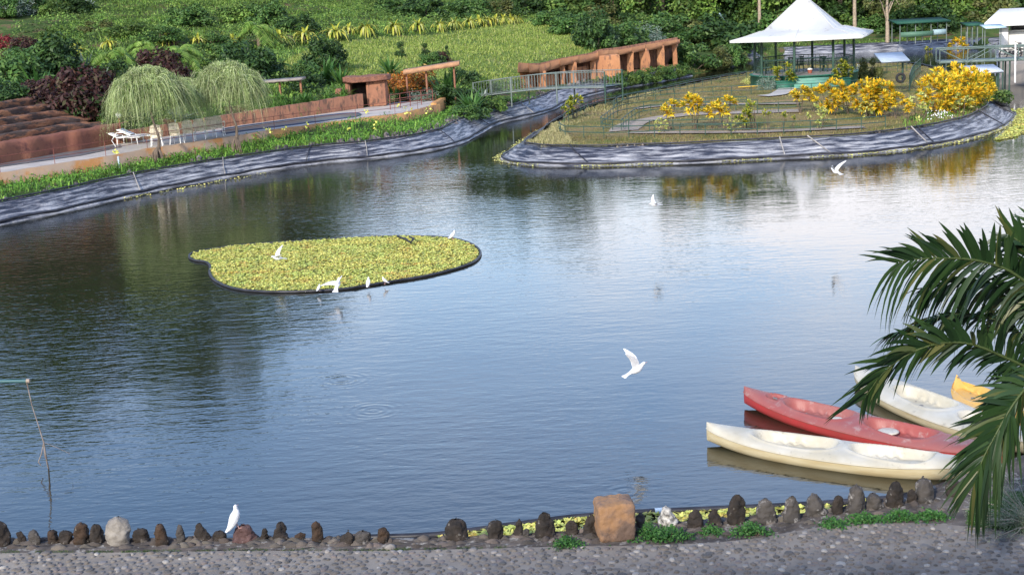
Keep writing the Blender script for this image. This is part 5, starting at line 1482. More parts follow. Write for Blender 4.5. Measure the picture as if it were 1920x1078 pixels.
track([(1500, 196), (1380, 197), (1250, 200), (1190, 206)], .3, .034, M_track)
track([(1480, 165), (1460, 178), (1430, 182)], .5, .04, mat('path_pale', (.45, .42, .38), .95))
q = MB(); 
for (x0, y0, x1, y1) in [(1384, 168, 1428, 165)]:
    a, b2 = G(x0, y0), G(x1, y1); q.tube([a + (0, 0, .12), b2 + (0, 0, .12)], .03, 5)
tag(q.build('yellow_pipe', mat('yellow_paint', (.65, .42, .05), .5), smooth_=True), 'thin yellow pipe lying in the grass before the pavilion', 'pipe')

# ------------------------------------------------ unseen block added at the viewer's back to shade the near shore
hb_ = empty('shade_block', (0, -2, 0), 'plain unseen block added behind the viewpoint to shade the near shore', 'shade_caster')
q = MB(); q.box((-6, -7.5, 5.2), (92, 12, 10.4)); q.build('wall', mat('shade_block_wall', (.30, .25, .20), .9, (.25, .21, .17), .5), hb_)
q = MB(); q.box((-6, -7.5, 10.55), (92.6, 12.6, .3)); q.build('roof', mat('shade_block_roof', (.2, .12, .09), .9), hb_)
for i in range(16):
    for j in range(2):
        q = MB(); q.box((-48 + i * 5.6, -1.48, 2.6 + j * 4.4), (2.2, .06, 1.7)); q.build('window', M_dkglass, hb_)  # window panes on the added, unseen shade block
# ================================================================== VEGETATION
def leafmat(name, stops, rough=.55, trans=.22, spec=.3, vscale=0.0, vamt=.35):
    if name in _mats: return _mats[name]
    m = bpy.data.materials.new(name); m.use_nodes = True
    N, L = m.node_tree.nodes, m.node_tree.links
    b = N['Principled BSDF']; b.inputs['Roughness'].default_value = rough; b.inputs['Specular IOR Level'].default_value = spec
    gI = N.new('ShaderNodeNewGeometry'); cr = N.new('ShaderNodeValToRGB'); e = cr.color_ramp
    while len(e.elements) < len(stops): e.elements.new(.5)
    for el, (p_, c_) in zip(e.elements, stops): el.position = p_; el.color = (*c_, 1)
    L.new(gI.outputs['Random Per Island'], cr.inputs['Fac'])
    col = cr.outputs['Color']
    if vscale:
        t = N.new('ShaderNodeTexCoord'); q = N.new('ShaderNodeTexNoise'); q.inputs['Scale'].default_value = vscale; q.inputs['Detail'].default_value = 2
        L.new(t.outputs['Object'], q.inputs['Vector'])
        mr = N.new('ShaderNodeMapRange'); mr.inputs['From Min'].default_value = .35; mr.inputs['From Max'].default_value = .65; mr.inputs['To Min'].default_value = 1 - vamt; mr.inputs['To Max'].default_value = 1 + vamt
        L.new(q.outputs['Fac'], mr.inputs['Value'])
        h = N.new('ShaderNodeHueSaturation'); L.new(col, h.inputs['Color']); L.new(mr.outputs['Result'], h.inputs['Value']); col = h.outputs['Color']
    L.new(col, b.inputs['Base Color'])
    if trans:
        t = N.new('ShaderNodeBsdfTranslucent'); L.new(col, t.inputs['Color']); ms = N.new('ShaderNodeMixShader'); ms.inputs[0].default_value = trans
        L.new(b.outputs[0], ms.inputs[1]); L.new(t.outputs[0], ms.inputs[2]); L.new(ms.outputs[0], N['Material Output'].inputs['Surface'])
    _mats[name] = m; return m
G_dark = leafmat('leaf_dark', [(0, (.018, .045, .012)), (.5, (.035, .08, .02)), (1, (.075, .14, .032))], vscale=.35)
G_mid = leafmat('leaf_mid', [(0, (.05, .11, .02)), (.5, (.10, .185, .034)), (1, (.18, .26, .055))], vscale=.35, vamt=.6)
G_olive = leafmat('leaf_olive', [(0, (.06, .085, .02)), (.5, (.11, .13, .035)), (1, (.18, .18, .06))], vscale=.35)
G_bright = leafmat('leaf_bright', [(0, (.09, .19, .025)), (.5, (.15, .26, .04)), (1, (.25, .34, .08))], vscale=.5)
G_blue = leafmat('leaf_blue', [(0, (.10, .16, .12)), (.6, (.20, .27, .21)), (1, (.34, .38, .32))])
G_burg = leafmat('leaf_burgundy', [(0, (.035, .014, .014)), (.5, (.065, .025, .022)), (.8, (.10, .05, .035)), (1, (.06, .08, .03))], vscale=.8)
G_bush = leafmat('leaf_bush', [(0, (.03, .08, .018)), (.5, (.06, .13, .028)), (1, (.12, .20, .05))], vscale=.5)
G_red = leafmat('leaf_red', [(0, (.14, .012, .02)), (.6, (.26, .03, .04)), (1, (.08, .03, .02))])
G_croton = leafmat('leaf_croton', [(0, (.92, .46, .02)), (.30, (.95, .62, .03)), (.58, (.92, .74, .08)), (.74, (.66, .58, .05)), (.86, (.22, .28, .03)), (1, (.06, .12, .02))], trans=.3)
G_crotg = leafmat('leaf_croton_green', [(0, (.72, .60, .06)), (.3, (.45, .45, .05)), (.6, (.14, .22, .03)), (1, (.06, .13, .02))], trans=.25)
G_crotp = leafmat('leaf_croton_pale', [(0, (.78, .74, .34)), (.4, (.70, .68, .20)), (.7, (.42, .50, .14)), (1, (.20, .30, .07))], trans=.25)
G_croto = leafmat('leaf_croton_orange', [(0, (.48, .14, .02)), (.3, (.58, .24, .04)), (.55, (.30, .09, .02)), (.8, (.12, .05, .02)), (1, (.50, .33, .10))])
G_yel = leafmat('leaf_strap_yellow', [(0, (.38, .40, .05)), (.5, (.60, .56, .10)), (.75, (.16, .24, .04)), (1, (.60, .56, .20))])
G_yucca = leafmat('leaf_yucca', [(0, (.03, .09, .018)), (.5, (.06, .15, .03)), (1, (.16, .27, .07))])
G_lawn = leafmat('grass_lawn', [(0, (.15, .22, .04)), (.5, (.25, .33, .06)), (.85, (.34, .39, .10)), (1, (.46, .43, .18))], rough=.7)
G_weed = leafmat('grass_bright', [(0, (.06, .16, .02)), (.5, (.12, .26, .035)), (1, (.22, .36, .06))], rough=.7, vscale=.6)
G_isle = leafmat('grass_island', [(0, (.14, .15, .04)), (.4, (.24, .20, .07)), (.75, (.30, .22, .10)), (1, (.12, .18, .035))], rough=.8, vscale=.5)
G_dry = leafmat('grass_dry', [(0, (.40, .34, .16)), (.6, (.50, .44, .22)), (1, (.24, .26, .08))], rough=.8)
G_weep = leafmat('leaf_weeping', [(0, (.17, .26, .07)), (.5, (.33, .40, .16)), (1, (.52, .56, .32))], rough=.7, vscale=1.2, vamt=.25)
M_bark = mat('bark', (.16, .12, .09), .95, (.09, .07, .05), 6, bump=.03, bscale=20)
M_barkp = mat('bark_pale', (.38, .30, .22), .95, (.24, .19, .14), 6)

def sph(n):
    v = rng.normal(size=(n, 3)); return v / np.linalg.norm(v, axis=1)[:, None]
def clumpy(n_cl, per, rad, cl_r, leaf, zlo=0.0, hz=1.0, q=None, aspect=.5, bottom=.25, cz=0.0, mi=0):
    """leaf clumps spread through an ellipsoid shell."""
    q = q or MB()
    C = sph(n_cl); C[:, 2] = np.where(rng.random(n_cl) < .42, -bottom, 1) * np.abs(C[:, 2])
    C *= (rng.uniform(.45, 1.0, n_cl) ** .6)[:, None]
    C = C * np.array([rad, rad, rad * hz]) + np.array([0, 0, cz])
    cr = cl_r * rng.uniform(.6, 1.3, n_cl)
    c = np.repeat(C, per, 0); r = np.repeat(cr, per)
    d = sph(n_cl * per); d[:, 2] = d[:, 2] * .75 + .12
    P = c + d * (r * rng.uniform(.55, 1.05, n_cl * per))[:, None]
    nn = d * .7 + rng.normal(0, .45, P.shape) + np.array([0, 0, .35])
    keep = P[:, 2] > zlo
    q.leaves(P[keep], nn[keep], leaf * rng.uniform(.6, 1.3, keep.sum()), aspect, mi)
    return q, C
def trunk_limbs(q, h, r, C, n_l=7, base=.35):
    pts = [(0, 0, -.4), (.05 * r, 0, h * .3), (-.2 * r, .1, h * .6), (0, 0, h)]
    q.tube(pts, [r * 1.2, r, r * .75, r * .4], 8)
    idx = rng.choice(len(C), min(n_l, len(C)), replace=False)
    for i in idx:
        s0 = rng.uniform(base, .9); a = np.array([0, 0, h * s0]); b2 = C[i]
        m_ = a * .5 + b2 * .5 + np.array([0, 0, .08 * h])
        q.tube([a, m_, b2], [r * .45, r * .28, r * .10], 5)
def make_tree(H_, R_, lm, n_cl=60, per=125, leaf=.40, bark=None, base=.15, bottom=.9):
    t = empty('tree', (0, 0, 0), 'x', 'tree')
    q, C = clumpy(n_cl, per, R_, R_ * .27, leaf, zlo=.2, hz=H_ * .50 / R_, bottom=bottom, cz=H_ * .50)
    q.build('crown', lm, t)
    q = MB(); trunk_limbs(q, H_ * .72, H_ * .022, C, 9); q.build('trunk', bark or M_bark, t, True)
    return t
T_dark = [make_tree(12, 4.6, G_dark), make_tree(14, 5.2, G_dark, 66)]
T_mid = [make_tree(11, 4.6, G_mid), make_tree(9, 4.2, G_mid, 50)]
T_olive = [make_tree(10, 4.4, G_olive, 46, 110)]
T_brt = [make_tree(8, 3.8, G_bright, 42, 110)]
T_open = make_tree(9, 3.6, G_olive, 20, 70, .3, M_barkp, bottom=.05)

def palm_tree(H_, n_f, L_, lm, lf=.5, trunk_r=.14, nlf=26, droop=.55, bark=None, wf=.05):
    t = empty('palm', (0, 0, 0), 'x', 'palm')
    q = MB(); q.tube([(0, 0, -.3), (.08 * H_ * .3, 0, H_ * .4), (.05, 0, H_)], [trunk_r * 1.3, trunk_r, trunk_r * .7], 8); q.build('trunk', bark or M_bark, t, True)
    q = MB(); top = np.array([.05, 0, H_])
    for i in range(n_f):
        az = i * 2.399 + rng.normal(0, .15); el = rng.uniform(-.15, 1.15)
        d = np.array([math.cos(az) * math.cos(el), math.sin(az) * math.cos(el), math.sin(el)])
        ts = np.linspace(0, 1, nlf)
        R_ = top + d * (L_ * ts)[:, None]; R_[:, 2] -= droop * L_ * ts ** 2
        q.tube(list(R_[::5]) + [R_[-1]], list(np.linspace(.03, .008, len(R_[::5]) + 1)), 4)
        T = np.gradient(R_, axis=0); T /= np.linalg.norm(T, axis=1)[:, None]
        S = np.cross(T, [0, 0, 1.0]); S /= np.linalg.norm(S, axis=1)[:, None] + 1e-6
        for sg in (-1, 1):
            q.ribbons(R_[2:], T[2:] * .5 + S[2:] * sg * .8 + (0, 0, .1), lf * L_ * .45 * np.sin(np.pi * (ts[2:] * .8 + .15)), wf, .5, 2, side=T[2:] + rng.normal(0, .3, T[2:].shape))
    q.build('crown', lm, t); return t
P_coco = palm_tree(7, 18, 3.4, G_olive, .6, .16, 30, .55, M_barkp, .10)
P_small = palm_tree(1.1, 18, 1.35, G_bright, .75, .10, 26, .8, None, .06)
P_fan = palm_tree(.9, 12, 1.0, G_yucca, .6, .05, 18, .5, None, .04)

def strap_plant(n, L_, w, lm, name, cat, el=(.15, 1.35), droop=.25, stem=.0, seg=3, stem_r=.06):
    q = MB(); az = np.arange(n) * 2.399; e_ = rng.uniform(el[0], el[1], n)
    D = np.stack([np.cos(az) * np.cos(e_), np.sin(az) * np.cos(e_), np.sin(e_)], -1)
    P = np.zeros((n, 3)) + (0, 0, stem) + D * .04
    side = np.stack([-np.sin(az), np.cos(az), np.zeros(n)], -1)
    q.ribbons(P, D, L_ * rng.uniform(.75, 1.1, n), w, droop * rng.uniform(.3, 1.6, n), seg, side=side, base_w=.7, fold=.25)
    if stem <= 0: return tag(q.build(name, lm), 'x', cat)
    r = empty(name, (0, 0, 0), 'x', cat); q.build('leaves', lm, r)
    q = MB(); q.tube([(0, 0, -.2), (0, 0, stem)], [stem_r * 1.2, stem_r], 6); q.build('stem', M_bark, r, True); return r
S_agave = strap_plant(60, 1.0, .10, G_yucca, 'yucca', 'plant')
S_blue = strap_plant(44, .75, .10, G_blue, 'blue_agave', 'plant')
S_yel = strap_plant(34, .95, .13, G_yel, 'strap_leaf_plant', 'plant', (.25, 1.3), .85, .45, 4)
S_fern = strap_plant(260, 1.1, .035, leafmat('leaf_fern', [(0, (.06, .15, .025)), (.6, (.11, .24, .04)), (1, (.20, .33, .08))]), 'fountain_grass', 'plant', (.3, 1.45), 1.0, 0, 4)
def bush(rad, hz, lm, n_cl, per, leaf, name='shrub', aspect=.5):
    r = empty(name, (0, 0, 0), 'x', 'shrub')
    q, C = clumpy(n_cl, per, rad, rad * .36, leaf, zlo=-.05, hz=hz, bottom=.1, cz=rad * hz * .25, aspect=aspect); q.build('foliage', lm, r)
    q = MB()
    for i in rng.choice(len(C), 6): q.tube([(0, 0, -.15), C[i] * .5, C[i]], [.035, .025, .01], 4)
    q.build('stems', M_bark, r); return r
B_ = {'d': bush(1.0, .9, G_dark, 26, 120, .16), 'm': bush(1.0, .85, G_bush, 26, 110, .16), 'b': bush(1.0, .8, G_mid, 24, 110, .16), 'o': bush(1.0, .85, G_olive, 26, 110, .16),
      'u': bush(1.0, .9, G_burg, 28, 120, .15), 'r': bush(1.0, 1.0, G_red, 18, 90, .16), 'g': bush(1.0, .8, G_blue, 20, 130, .08), 'c': bush(.6, 2.1, G_dark, 26, 110, .13), 'p': bush(1.0, .6, G_crotp, 18, 60, .13, aspect=.35),
      'x': bush(1.0, .85, G_croto, 26, 70, .20, aspect=.3)}
LBL = set()
def put(proto, px, py, hpx, unit_h, label, group=None, rz=None, sx=1.0, far=240):
    """stand a copy on the ground at a picture point, as tall as it looks there."""
    p = G(px, py, far); s_ = hpx * p[1] / FPX / unit_h
    o = dup(proto, p - (0, 0, .03), label, group, random.uniform(0, 6.28) if rz is None else rz, (s_ * sx, s_ * sx, s_)); LBL.add(label); return o
hill_b = 'shrubs on the hillside'
for k, px, py, h, sx, lab in [
 ('r', 10, 100, 42, .8, 'dark crimson leafed shrub at the left edge of the hillside'), ('u', 42, 108, 36, 1, 'purple brown shrub right of the crimson one'), ('m', 20, 165, 60, 1.1, 'green feathery shrub in the lower left corner of the hillside'),
 ('m', 66, 140, 52, 1.2, 'mid green feathery shrub above the tall yucca at the left'), ('d', 105, 140, 60, 1, 'dark grey green shrub behind the big burgundy bush'), ('d', 15, 200, 40, 1.3, 'dark low shrub above the rock steps at the left edge'),
 ('u', 112, 212, 66, 1.1, 'big dark burgundy bush above the red rock steps, left half'), ('u', 155, 218, 88, .85, 'big dark burgundy bush beside the left weeping tree'), ('d', 185, 225, 50, 1.0, 'dark bush squeezed between burgundy bush and weeping tree'),
 ('u', 60, 195, 42, 1.2, 'brownish shrub at the foot of the tall yucca'), ('g', 28, 30, 30, 1.3, 'round blue green bush in the top left corner'), ('d', 55, 22, 28, 1.2, 'dark bush between the round blue bush and the dark spiky plant'), ('b', 102, 28, 26, 1.1, 'bright green bush in the top row left of the red flowers'),
 ('d', 130, 26, 30, 1.2, 'dark bush under red flowers at the top left'), ('r', 138, 6, 14, 1.2, 'red flowering shrub at the top edge left'), ('m', 4, 32, 36, 1, 'green bush at the very top left corner'),
 ('u', 292, 158, 62, .95, 'dark burgundy shrub between the two weeping trees'), ('u', 322, 170, 48, 1, 'second burgundy shrub touching the right weeping tree'), ('d', 210, 160, 40, 1, 'dark shrub behind the left weeping tree'),
 ('d', 462, 152, 60, 1.0, 'dense dark green bush just right of the right weeping tree'), ('d', 496, 150, 46, 1, 'dark feathery bush beside the small palm on the slope'), ('m', 440, 125, 42, 1.1, 'green bush above the right weeping tree'),
 ('d', 606, 128, 48, .95, 'round dark green bush behind the large yucca on the lawn edge'), ('m', 560, 160, 40, 1.1, 'leafy green shrub above the grey slab canopy'), ('d', 575, 172, 30, 1.3, 'low dark shrub under the fountain grass'),
 ('c', 752, 110, 36, .8, 'small dark conical bush, leftmost of three on the lawn'), ('c', 797, 104, 26, .9, 'small dark conical bush, middle of three on the lawn'), ('c', 838, 106, 24, .6, 'small thin conical bush, rightmost of three on the lawn'),
 ('m', 808, 122, 22, 1.2, 'low green shrub right above the tan slab canopy'), ('u', 828, 122, 24, .9, 'small brownish purple shrub above the tan slab canopy'), ('d', 868, 165, 32, 1.1, 'dark green bush right of the big yucca by the tan canopy'), ('b', 900, 175, 26, 1.3, 'bright shrub left of the footbridge'),
 ('x', 745, 172, 36, 1.1, 'orange and brown croton bush left, beneath the tan canopy'), ('x', 782, 168, 42, 1.1, 'orange and brown croton bush right, beneath the tan canopy'), ('p', 712, 197, 24, 1.0, 'pale cream green shrub beside the grey water drum'),
 ('g', 796, 196, 26, 1.2, 'silvery grey shrub behind the ramp railing'), ('d', 850, 200, 34, 1.3, 'dark bush below the big yucca at the end of the terrace'), ('b', 915, 208, 26, 1.3, 'green bush on the bank just before the footbridge'), ('m', 880, 222, 26, 1.5, 'green weedy bush at the bend of the left liner'),
 ('d', 1120, 92, 62, .75, 'dark bush with a few white flowers on the lawn ridge'), ('m', 1078, 62, 36, 1.4, 'round green bush on the lawn ridge left'), ('m', 1040, 48, 30, 1.4, 'green bush on the top of the lawn ridge'), ('m', 1165, 84, 40, 1.3, 'green bush behind the terracotta shelter roof'), ('g', 1200, 80, 34, 1.4, 'grey green feathery bush behind the right end of the shelter'),
 ('m', 1235, 78, 40, 1.3, 'mid green bush behind the far end of the shelter'), ('m', 1305, 126, 46, 1.0, 'leafy bush just right of the terracotta shelter'), ('o', 1335, 128, 40, 1.1, 'olive bush right of the shelter, left one of a pair'), ('m', 1362, 124, 44, .8, 'green bush right of the shelter, right one of a pair'), ('o', 1385, 118, 22, 1.2, 'low olive bush left of the pavilion'),
 ('o', 985, 28, 26, 1.5, 'olive brown bush behind the crest of the lawn'), ('o', 930, 34, 30, 1.3, 'reddish olive bush above the yellow strap plants'), ('m', 870, 38, 34, 1.4, 'green bush above the middle of the yellow plant row'), ('d', 800, 34, 34, 1.4, 'dark green bush at the top of the hillside left of centre'), ('m', 740, 28, 28, 1.5, 'green bush at the top edge above the yellow plants'),
 ('m', 500, 48, 40, 1, 'green bush at the top of the hillside near the bare soil'), ('b', 455, 40, 30, 1.3, 'bright green bush above the weeping trees'), ('m', 350, 48, 34, 1.3, 'mid green bush high on the left hillside'), ('b', 240, 66, 24, 1.6, 'low bright bush in the middle of the left hillside'), ('m', 300, 78, 26, 1.5, 'low green bush above the small palms'),
 ('o', 180, 62, 22, 1.6, 'low olive bush on the left hillside'), ('b', 110, 76, 24, 1.6, 'low bright green bush above the blue agaves'), ('m', 395, 92, 26, 1.4, 'low green bush between the yellow plants'), ('b', 370, 130, 30, 1.3, 'bright green bush above the right weeping tree crown'), ('d', 560, 60, 26, 1.4, 'dark low bush right of the strap plants on the hillside'),
 ('b', 1852, 196, 36, 1.3, 'rounded green bush at the right tip of the island'), ('g', 1440, 168, 26, .9, 'grey green bush beside the pavilion steps'), ('d', 1493, 160, 16, 1, 'small dark green bush right below the pavilion steps'), ('p', 1612, 140, 16, 1, 'small white flowered shrub right of the pavilion'), ('p', 1408, 158, 15, 1, 'small pale shrub left of the pavilion'), ('o', 1632, 150, 42, .55, 'dry brownish shrub right of the pavilion railing'),
 ]:
    put(B_[k], px, py, h * (1.18 if px < 960 and k not in 'cx' else 1.1), {'d': 1.25, 'm': 1.2, 'b': 1.15, 'o': 1.2, 'u': 1.3, 'r': 1.35, 'g': 1.15, 'c': 1.9, 'p': .95, 'x': 1.2}[k], lab, hill_b if px < 1400 else None, sx=sx)
for i, (px, py, h) in enumerate([(1150, 163, 26), (1172, 160, 28), (1196, 157, 26), (1218, 153, 28), (1240, 149, 26), (1262, 145, 24), (1278, 140, 20)]):
    put(B_['b' if i % 2 else 'm'], px, py, h, 1.18, ['leftmost', 'second', 'third', 'fourth', 'fifth', 'sixth', 'rightmost'][i] + ' bush of the low hedge before the terracotta shelter', 'hedge before the shelter', sx=1.1)
for px, py, h, lab in [(76, 190, 66, 'tall upright green yucca at the left of the burgundy bush'), (612, 155, 50, 'large green yucca behind the fountain grass'), (640, 162, 40, 'green yucca left of the doorway hut'), (731, 142, 38, 'green yucca on the lawn above the doorway hut'),
                       (838, 190, 62, 'biggest green yucca, under the end of the tan canopy'), (740, 196, 42, 'green yucca behind the ramp railing'), (885, 212, 46, 'green yucca on the bank near the liner bend'), (772, 182, 24, 'small yucca behind the orange bushes'), (78, 18, 26, 'dark spiky plant in the top row at the left'), (570, 196, 26, 'spiky plant under the grey slab canopy')]:
    put(S_agave, px, py, h * 1.3, 1.0, lab, 'yuccas')
for px, py, h, lab in [(160, 140, 36, 'blue grey agave above, left of the pair by the burgundy bush'), (187, 166, 36, 'blue grey agave nearest the left weeping tree'), (167, 18, 22, 'blue agave in the top row at the left'), (335, 226, 34, 'blue grey agave between the weeping trees'), (905, 196, 30, 'pale spiky agave left of the footbridge'), (42, 206, 18, 'withered agave on the rock steps')]:
    put(S_blue, px, py, h * 1.4, .75, lab, 'blue agaves')
for i, (px, py, h) in enumerate([(145, 108, 24), (205, 92, 20), (312, 84, 18), (372, 86, 20), (412, 86, 22), (437, 86, 20), (450, 84, 18), (525, 88, 28), (573, 80, 26), (630, 76, 28), (686, 68, 26), (740, 64, 24), (784, 60, 22), (824, 58, 20), (852, 56, 20), (880, 52, 19), (898, 50, 19), (915, 49, 19), (930, 48, 18), (945, 47, 18), (958, 46, 17), (970, 46, 16), (655, 64, 18)]):
    nth = ['first', 'second', 'third', 'fourth', 'fifth', 'sixth', 'seventh', 'eighth', 'ninth', 'tenth', 'eleventh', 'twelfth', 'thirteenth', 'fourteenth', 'fifteenth', 'sixteenth', 'seventeenth', 'eighteenth', 'nineteenth', 'twentieth', 'twenty first', 'twenty second', 'twenty third'][i]
    put(S_yel, px, py, h * 1.35, 1.05, 'yellow green strap leaved plant, ' + nth + ' from the left along the hillside row', 'row of yellow strap plants', sx=1.25)
for px, py, h, lab in [(515, 205, 34, 'clump of fountain grass under the grey canopy'), (548, 200, 36, 'fountain grass clump right of the grey canopy pole'), (580, 196, 38, 'fountain grass clump in the middle of the garden wall'), (612, 190, 38, 'fountain grass clump left of the hut'), (642, 184, 38, 'fountain grass clump touching the doorway hut'),
                       (528, 190, 30, 'fountain grass clump high behind the grey canopy'), (625, 172, 30, 'fountain grass clump behind the garden wall at the yucca foot'), (860, 215, 24, 'grass clump at the end of the terrace')]:
    put(S_fern, px, py, h, .95, lab, 'fountain grass behind the garden wall', sx=1.1)
for px, py, h, lab in [(213, 148, 66, 'small drooping palm above the left weeping tree'), (268, 122, 50, 'small drooping palm left of the burgundy shrubs'), (338, 150, 74, 'dark drooping palm between the weeping trees'), (487, 92, 58, 'fluffy palm on the hillside above the weeping trees')]:
    put(P_small, px, py, h * 1.25, 2.0, lab, 'small palms on the hillside')
put(P_fan, 531, 148, 56, 1.9, 'young thin palm right of the dark bush', sx=.8)
# weeping trees
def weeping(px, py, R_, Ht, n, dx, label, seed):
    base = W(px, py, TZ); t = empty('weeping_tree', base, label, 'tree', 'weeping trees on the terrace')
    q = MB()
    r = R_ * np.sqrt(rng.random(n)); a = rng.uniform(0, 6.28, n)
    lump = 1 + .12 * np.sin(3 * a + seed) + .08 * np.sin(5 * a)
    top = Ht * (1 - .33 * (r / R_) ** 3.6) + rng.normal(0, .09, n) + .12 * np.sin(4 * a + r * 3 + seed)
    P = np.stack([dx + r * np.cos(a) * lump, .5 + .9 + r * np.sin(a) * lump, top], -1)
    Lmx = 1.5 if seed < 2 else 1.15
    wob = rng.normal(0, .5, (n, 2))
    fz = np.where(r < R_ * .75, 1.6, 1.0)
    D = np.stack([.12 * np.cos(a) + .28 * fz * wob[:, 0], .12 * np.sin(a) + .28 * fz * wob[:, 1], rng.uniform(-.1, .75, n)], -1)
    Ln = np.where(r > R_ * .78, rng.uniform(.5, Lmx, n), rng.uniform(.18, .5, n))
    lng = rng.random(n) < .04; Ln = np.where(lng & (r > R_ * .7), rng.uniform(1.2, Lmx + .3, n), Ln)
    q.ribbons(P, D, Ln, .021, rng.uniform(.8, 1.5, n), 5, side=rng.normal(size=(n, 3)), base_w=.9)
    # tiny leaflets along
    k = 4 * n; i = rng.integers(0, n, k); u = rng.random(k)
    Dn = D / np.linalg.norm(D, axis=1)[:, None]
    Q = P[i] + Dn[i] * (Ln[i] * u * .75)[:, None]; Q[:, 2] -= 1.15 * Ln[i] * u ** 2
    q.leaves(Q + rng.normal(0, .03, Q.shape), rng.normal(size=Q.shape), .075, .35)
    nf = 15000; rf = R_ * np.sqrt(rng.random(nf)); af = rng.uniform(0, 6.28, nf); tf = Ht * (1 - .33 * (rf / R_) ** 3.6) - rng.random(nf) ** 1.6 * (.25 + .75 * (rf / R_))
    Q = np.stack([dx + rf * np.cos(af) * 1.05, 1.4 + rf * np.sin(af) * 1.05, tf], -1); q.leaves(Q, rng.normal(size=Q.shape), .085, .3)
    q.build('crown', G_weep, t)
    q = MB(); q.tube([(0, 0, -.5), (.1, 0, .5), (dx * .4, .4, 1.3), (dx * .9, 1.1, Ht * .66), (dx, 1.4, Ht * .9)], [.10, .055, .045, .04, .03], 7)
    for j in range(9):
        az = j * .7; q.tube([(dx * .9, 1.1, Ht * .62), (dx + .5 * R_ * math.cos(az), 1.4 + .5 * R_ * math.sin(az), Ht * .88), (dx + .85 * R_ * math.cos(az), 1.4 + .85 * R_ * math.sin(az), Ht * .68)], [.045, .03, .012], 5)
    q.build('trunk', M_bark, t, True)
    q = MB()
    for j in range(7): 
        az = rng.uniform(-2.6, -.5); q.tube([(0, 0, .1), (.25 * math.cos(az), .25 * math.sin(az) - .1, -.1), (.4 * math.cos(az), -.32, -.6), (.5 * math.cos(az) + .1, -.4, -1.1)], [.05, .04, .03, .02], 5)
    q.build('root', M_bark, t, True)
weeping(296, 281, 1.36, 3.12, 9500, -.50, 'pale green weeping tree behind the loungers, left of the two', 1.0)
weeping(442, 262, 1.30, 3.05, 9000, -.44, 'pale green weeping tree behind the armchairs, right of the two', 2.2)
q_b = B_['o']
_w = dup(bush(.9, .75, G_weep, 20, 160, .08), W(356, 232, TZ) + (0, 0, 1.35), 'low pale weeping bough joining the two weeping trees')
q = MB(); n = 700; a = rng.uniform(-1.1, 1.1, n); P = np.stack([a, rng.normal(0, .3, n), 1.9 + rng.normal(0, .15, n)], -1); D = np.stack([rng.normal(0, .2, n), rng.normal(0, .2, n), np.full(n, .3)], -1)
q.ribbons(P, D, rng.uniform(.3, .9, n), .022, 1.2, 5, side=rng.normal(size=(n, 3)), base_w=.9)
_s = q.build('hanging_strands', G_weep, _w); _s.location = (0, 0, -1.35)
# trailing tendrils of the liner bank: grass stuff below
def grass(region_px, excl, n, box_, Lr, w, lm, label, el=(.7, 1.5), droop=.35, zcond=None, seg=2, name='grass', worldpoly=None, inner=0.0, clump=0.0):
    X = rng.uniform(box_[0], box_[1], n); Y = rng.uniform(box_[2], box_[3], n); Z = GH(X, Y)
    if worldpoly is not None:
        k = in_poly(X, Y, worldpoly) & (dist_poly(X, Y, worldpoly) > inner)
    else:
        a, b2, _ = proj(np.stack([X, Y, Z], -1)); k = in_poly(a, b2, region_px)
    if zcond: k &= (Z > zcond[0]) & (Z < zcond[1])
    if clump: k &= np.sin(X * 1.9 + 2 * np.sin(Y * 1.1)) * np.cos(Y * 2.3 + X * .6) + rng.normal(0, .5, n) > clump - .6
    for e_ in excl: k &= ~in_poly(X, Y, e_)
    X, Y, Z = X[k], Y[k], Z[k]; n = len(X)
    az = rng.uniform(0, 6.28, n); e_ = rng.uniform(el[0], el[1], n)
    D = np.stack([np.cos(az) * np.cos(e_), np.sin(az) * np.cos(e_), np.sin(e_)], -1)
    q = MB(); q.ribbons(np.stack([X, Y, Z - .03], -1), D, rng.uniform(Lr[0], Lr[1], n), w, droop, seg, side=np.stack([-np.sin(az), np.cos(az), 0 * az], -1) + rng.normal(0, .4, (n, 3)), base_w=1.0)
    return tag(q.build(name, lm), label, 'grass', kind='stuff')
grass(lawn_px, [], 130000, (-22, 18, 80, 128), (.22, .5), .05, G_lawn, 'pale green grass of the sloping lawn')
TBW = [p[:2] for p in TB]
hill_px = [(-40, -60), (1180, -60), (1180, 60), (1090, 66), (1010, 40), (930, 48), (820, 64), (700, 72), (600, 84), (520, 120), (540, 150), (640, 150), (820, 150), (890, 160), (985, 152), (985, 172), (880, 178), (820, 172), (670, 190), (450, 212), (330, 236), (235, 258), (150, 220), (-40, 190)]
grass(hill_px, [TERR], 130000, (-32, 22, 60, 140), (.25, .7), .06, G_bright, 'wild grass on the hillside', clump=.35)
# leafy creepers
n = 260000
X = rng.uniform(-34, 24, n); Y = rng.uniform(58, 142, n); Z = GH(X, Y); a, b2, _ = proj(np.stack([X, Y, Z], -1)); k = in_poly(a, b2, hill_px) & ~in_poly(X, Y, TERR)
X, Y, Z = X[k], Y[k], Z[k]
lump = np.array([mnoise.noise(Vector((x * .45, y * .45, 3))) + .5 * mnoise.noise(Vector((x * 1.3, y * 1.3, 7))) for x, y in zip(X, Y)])
k = lump > -.10; X, Y, Z, lump = X[k], Y[k], Z[k], lump[k]
P = np.stack([X, Y, Z + .02 + np.clip(lump + .12, 0, 1) * 1.1 * rng.uniform(.3, 1, len(X))], -1)
q = MB(); q.leaves(P, rng.normal(0, .6, P.shape) + (0, -.3, .8), rng.uniform(.09, .22, len(X)), .55)
q.build('tmp', G_mid); o = bpy.data.objects['tmp']; o.name = 'ground_creepers'; tag(o, 'leafy creepers covering the hillside', 'ground cover', kind='stuff')
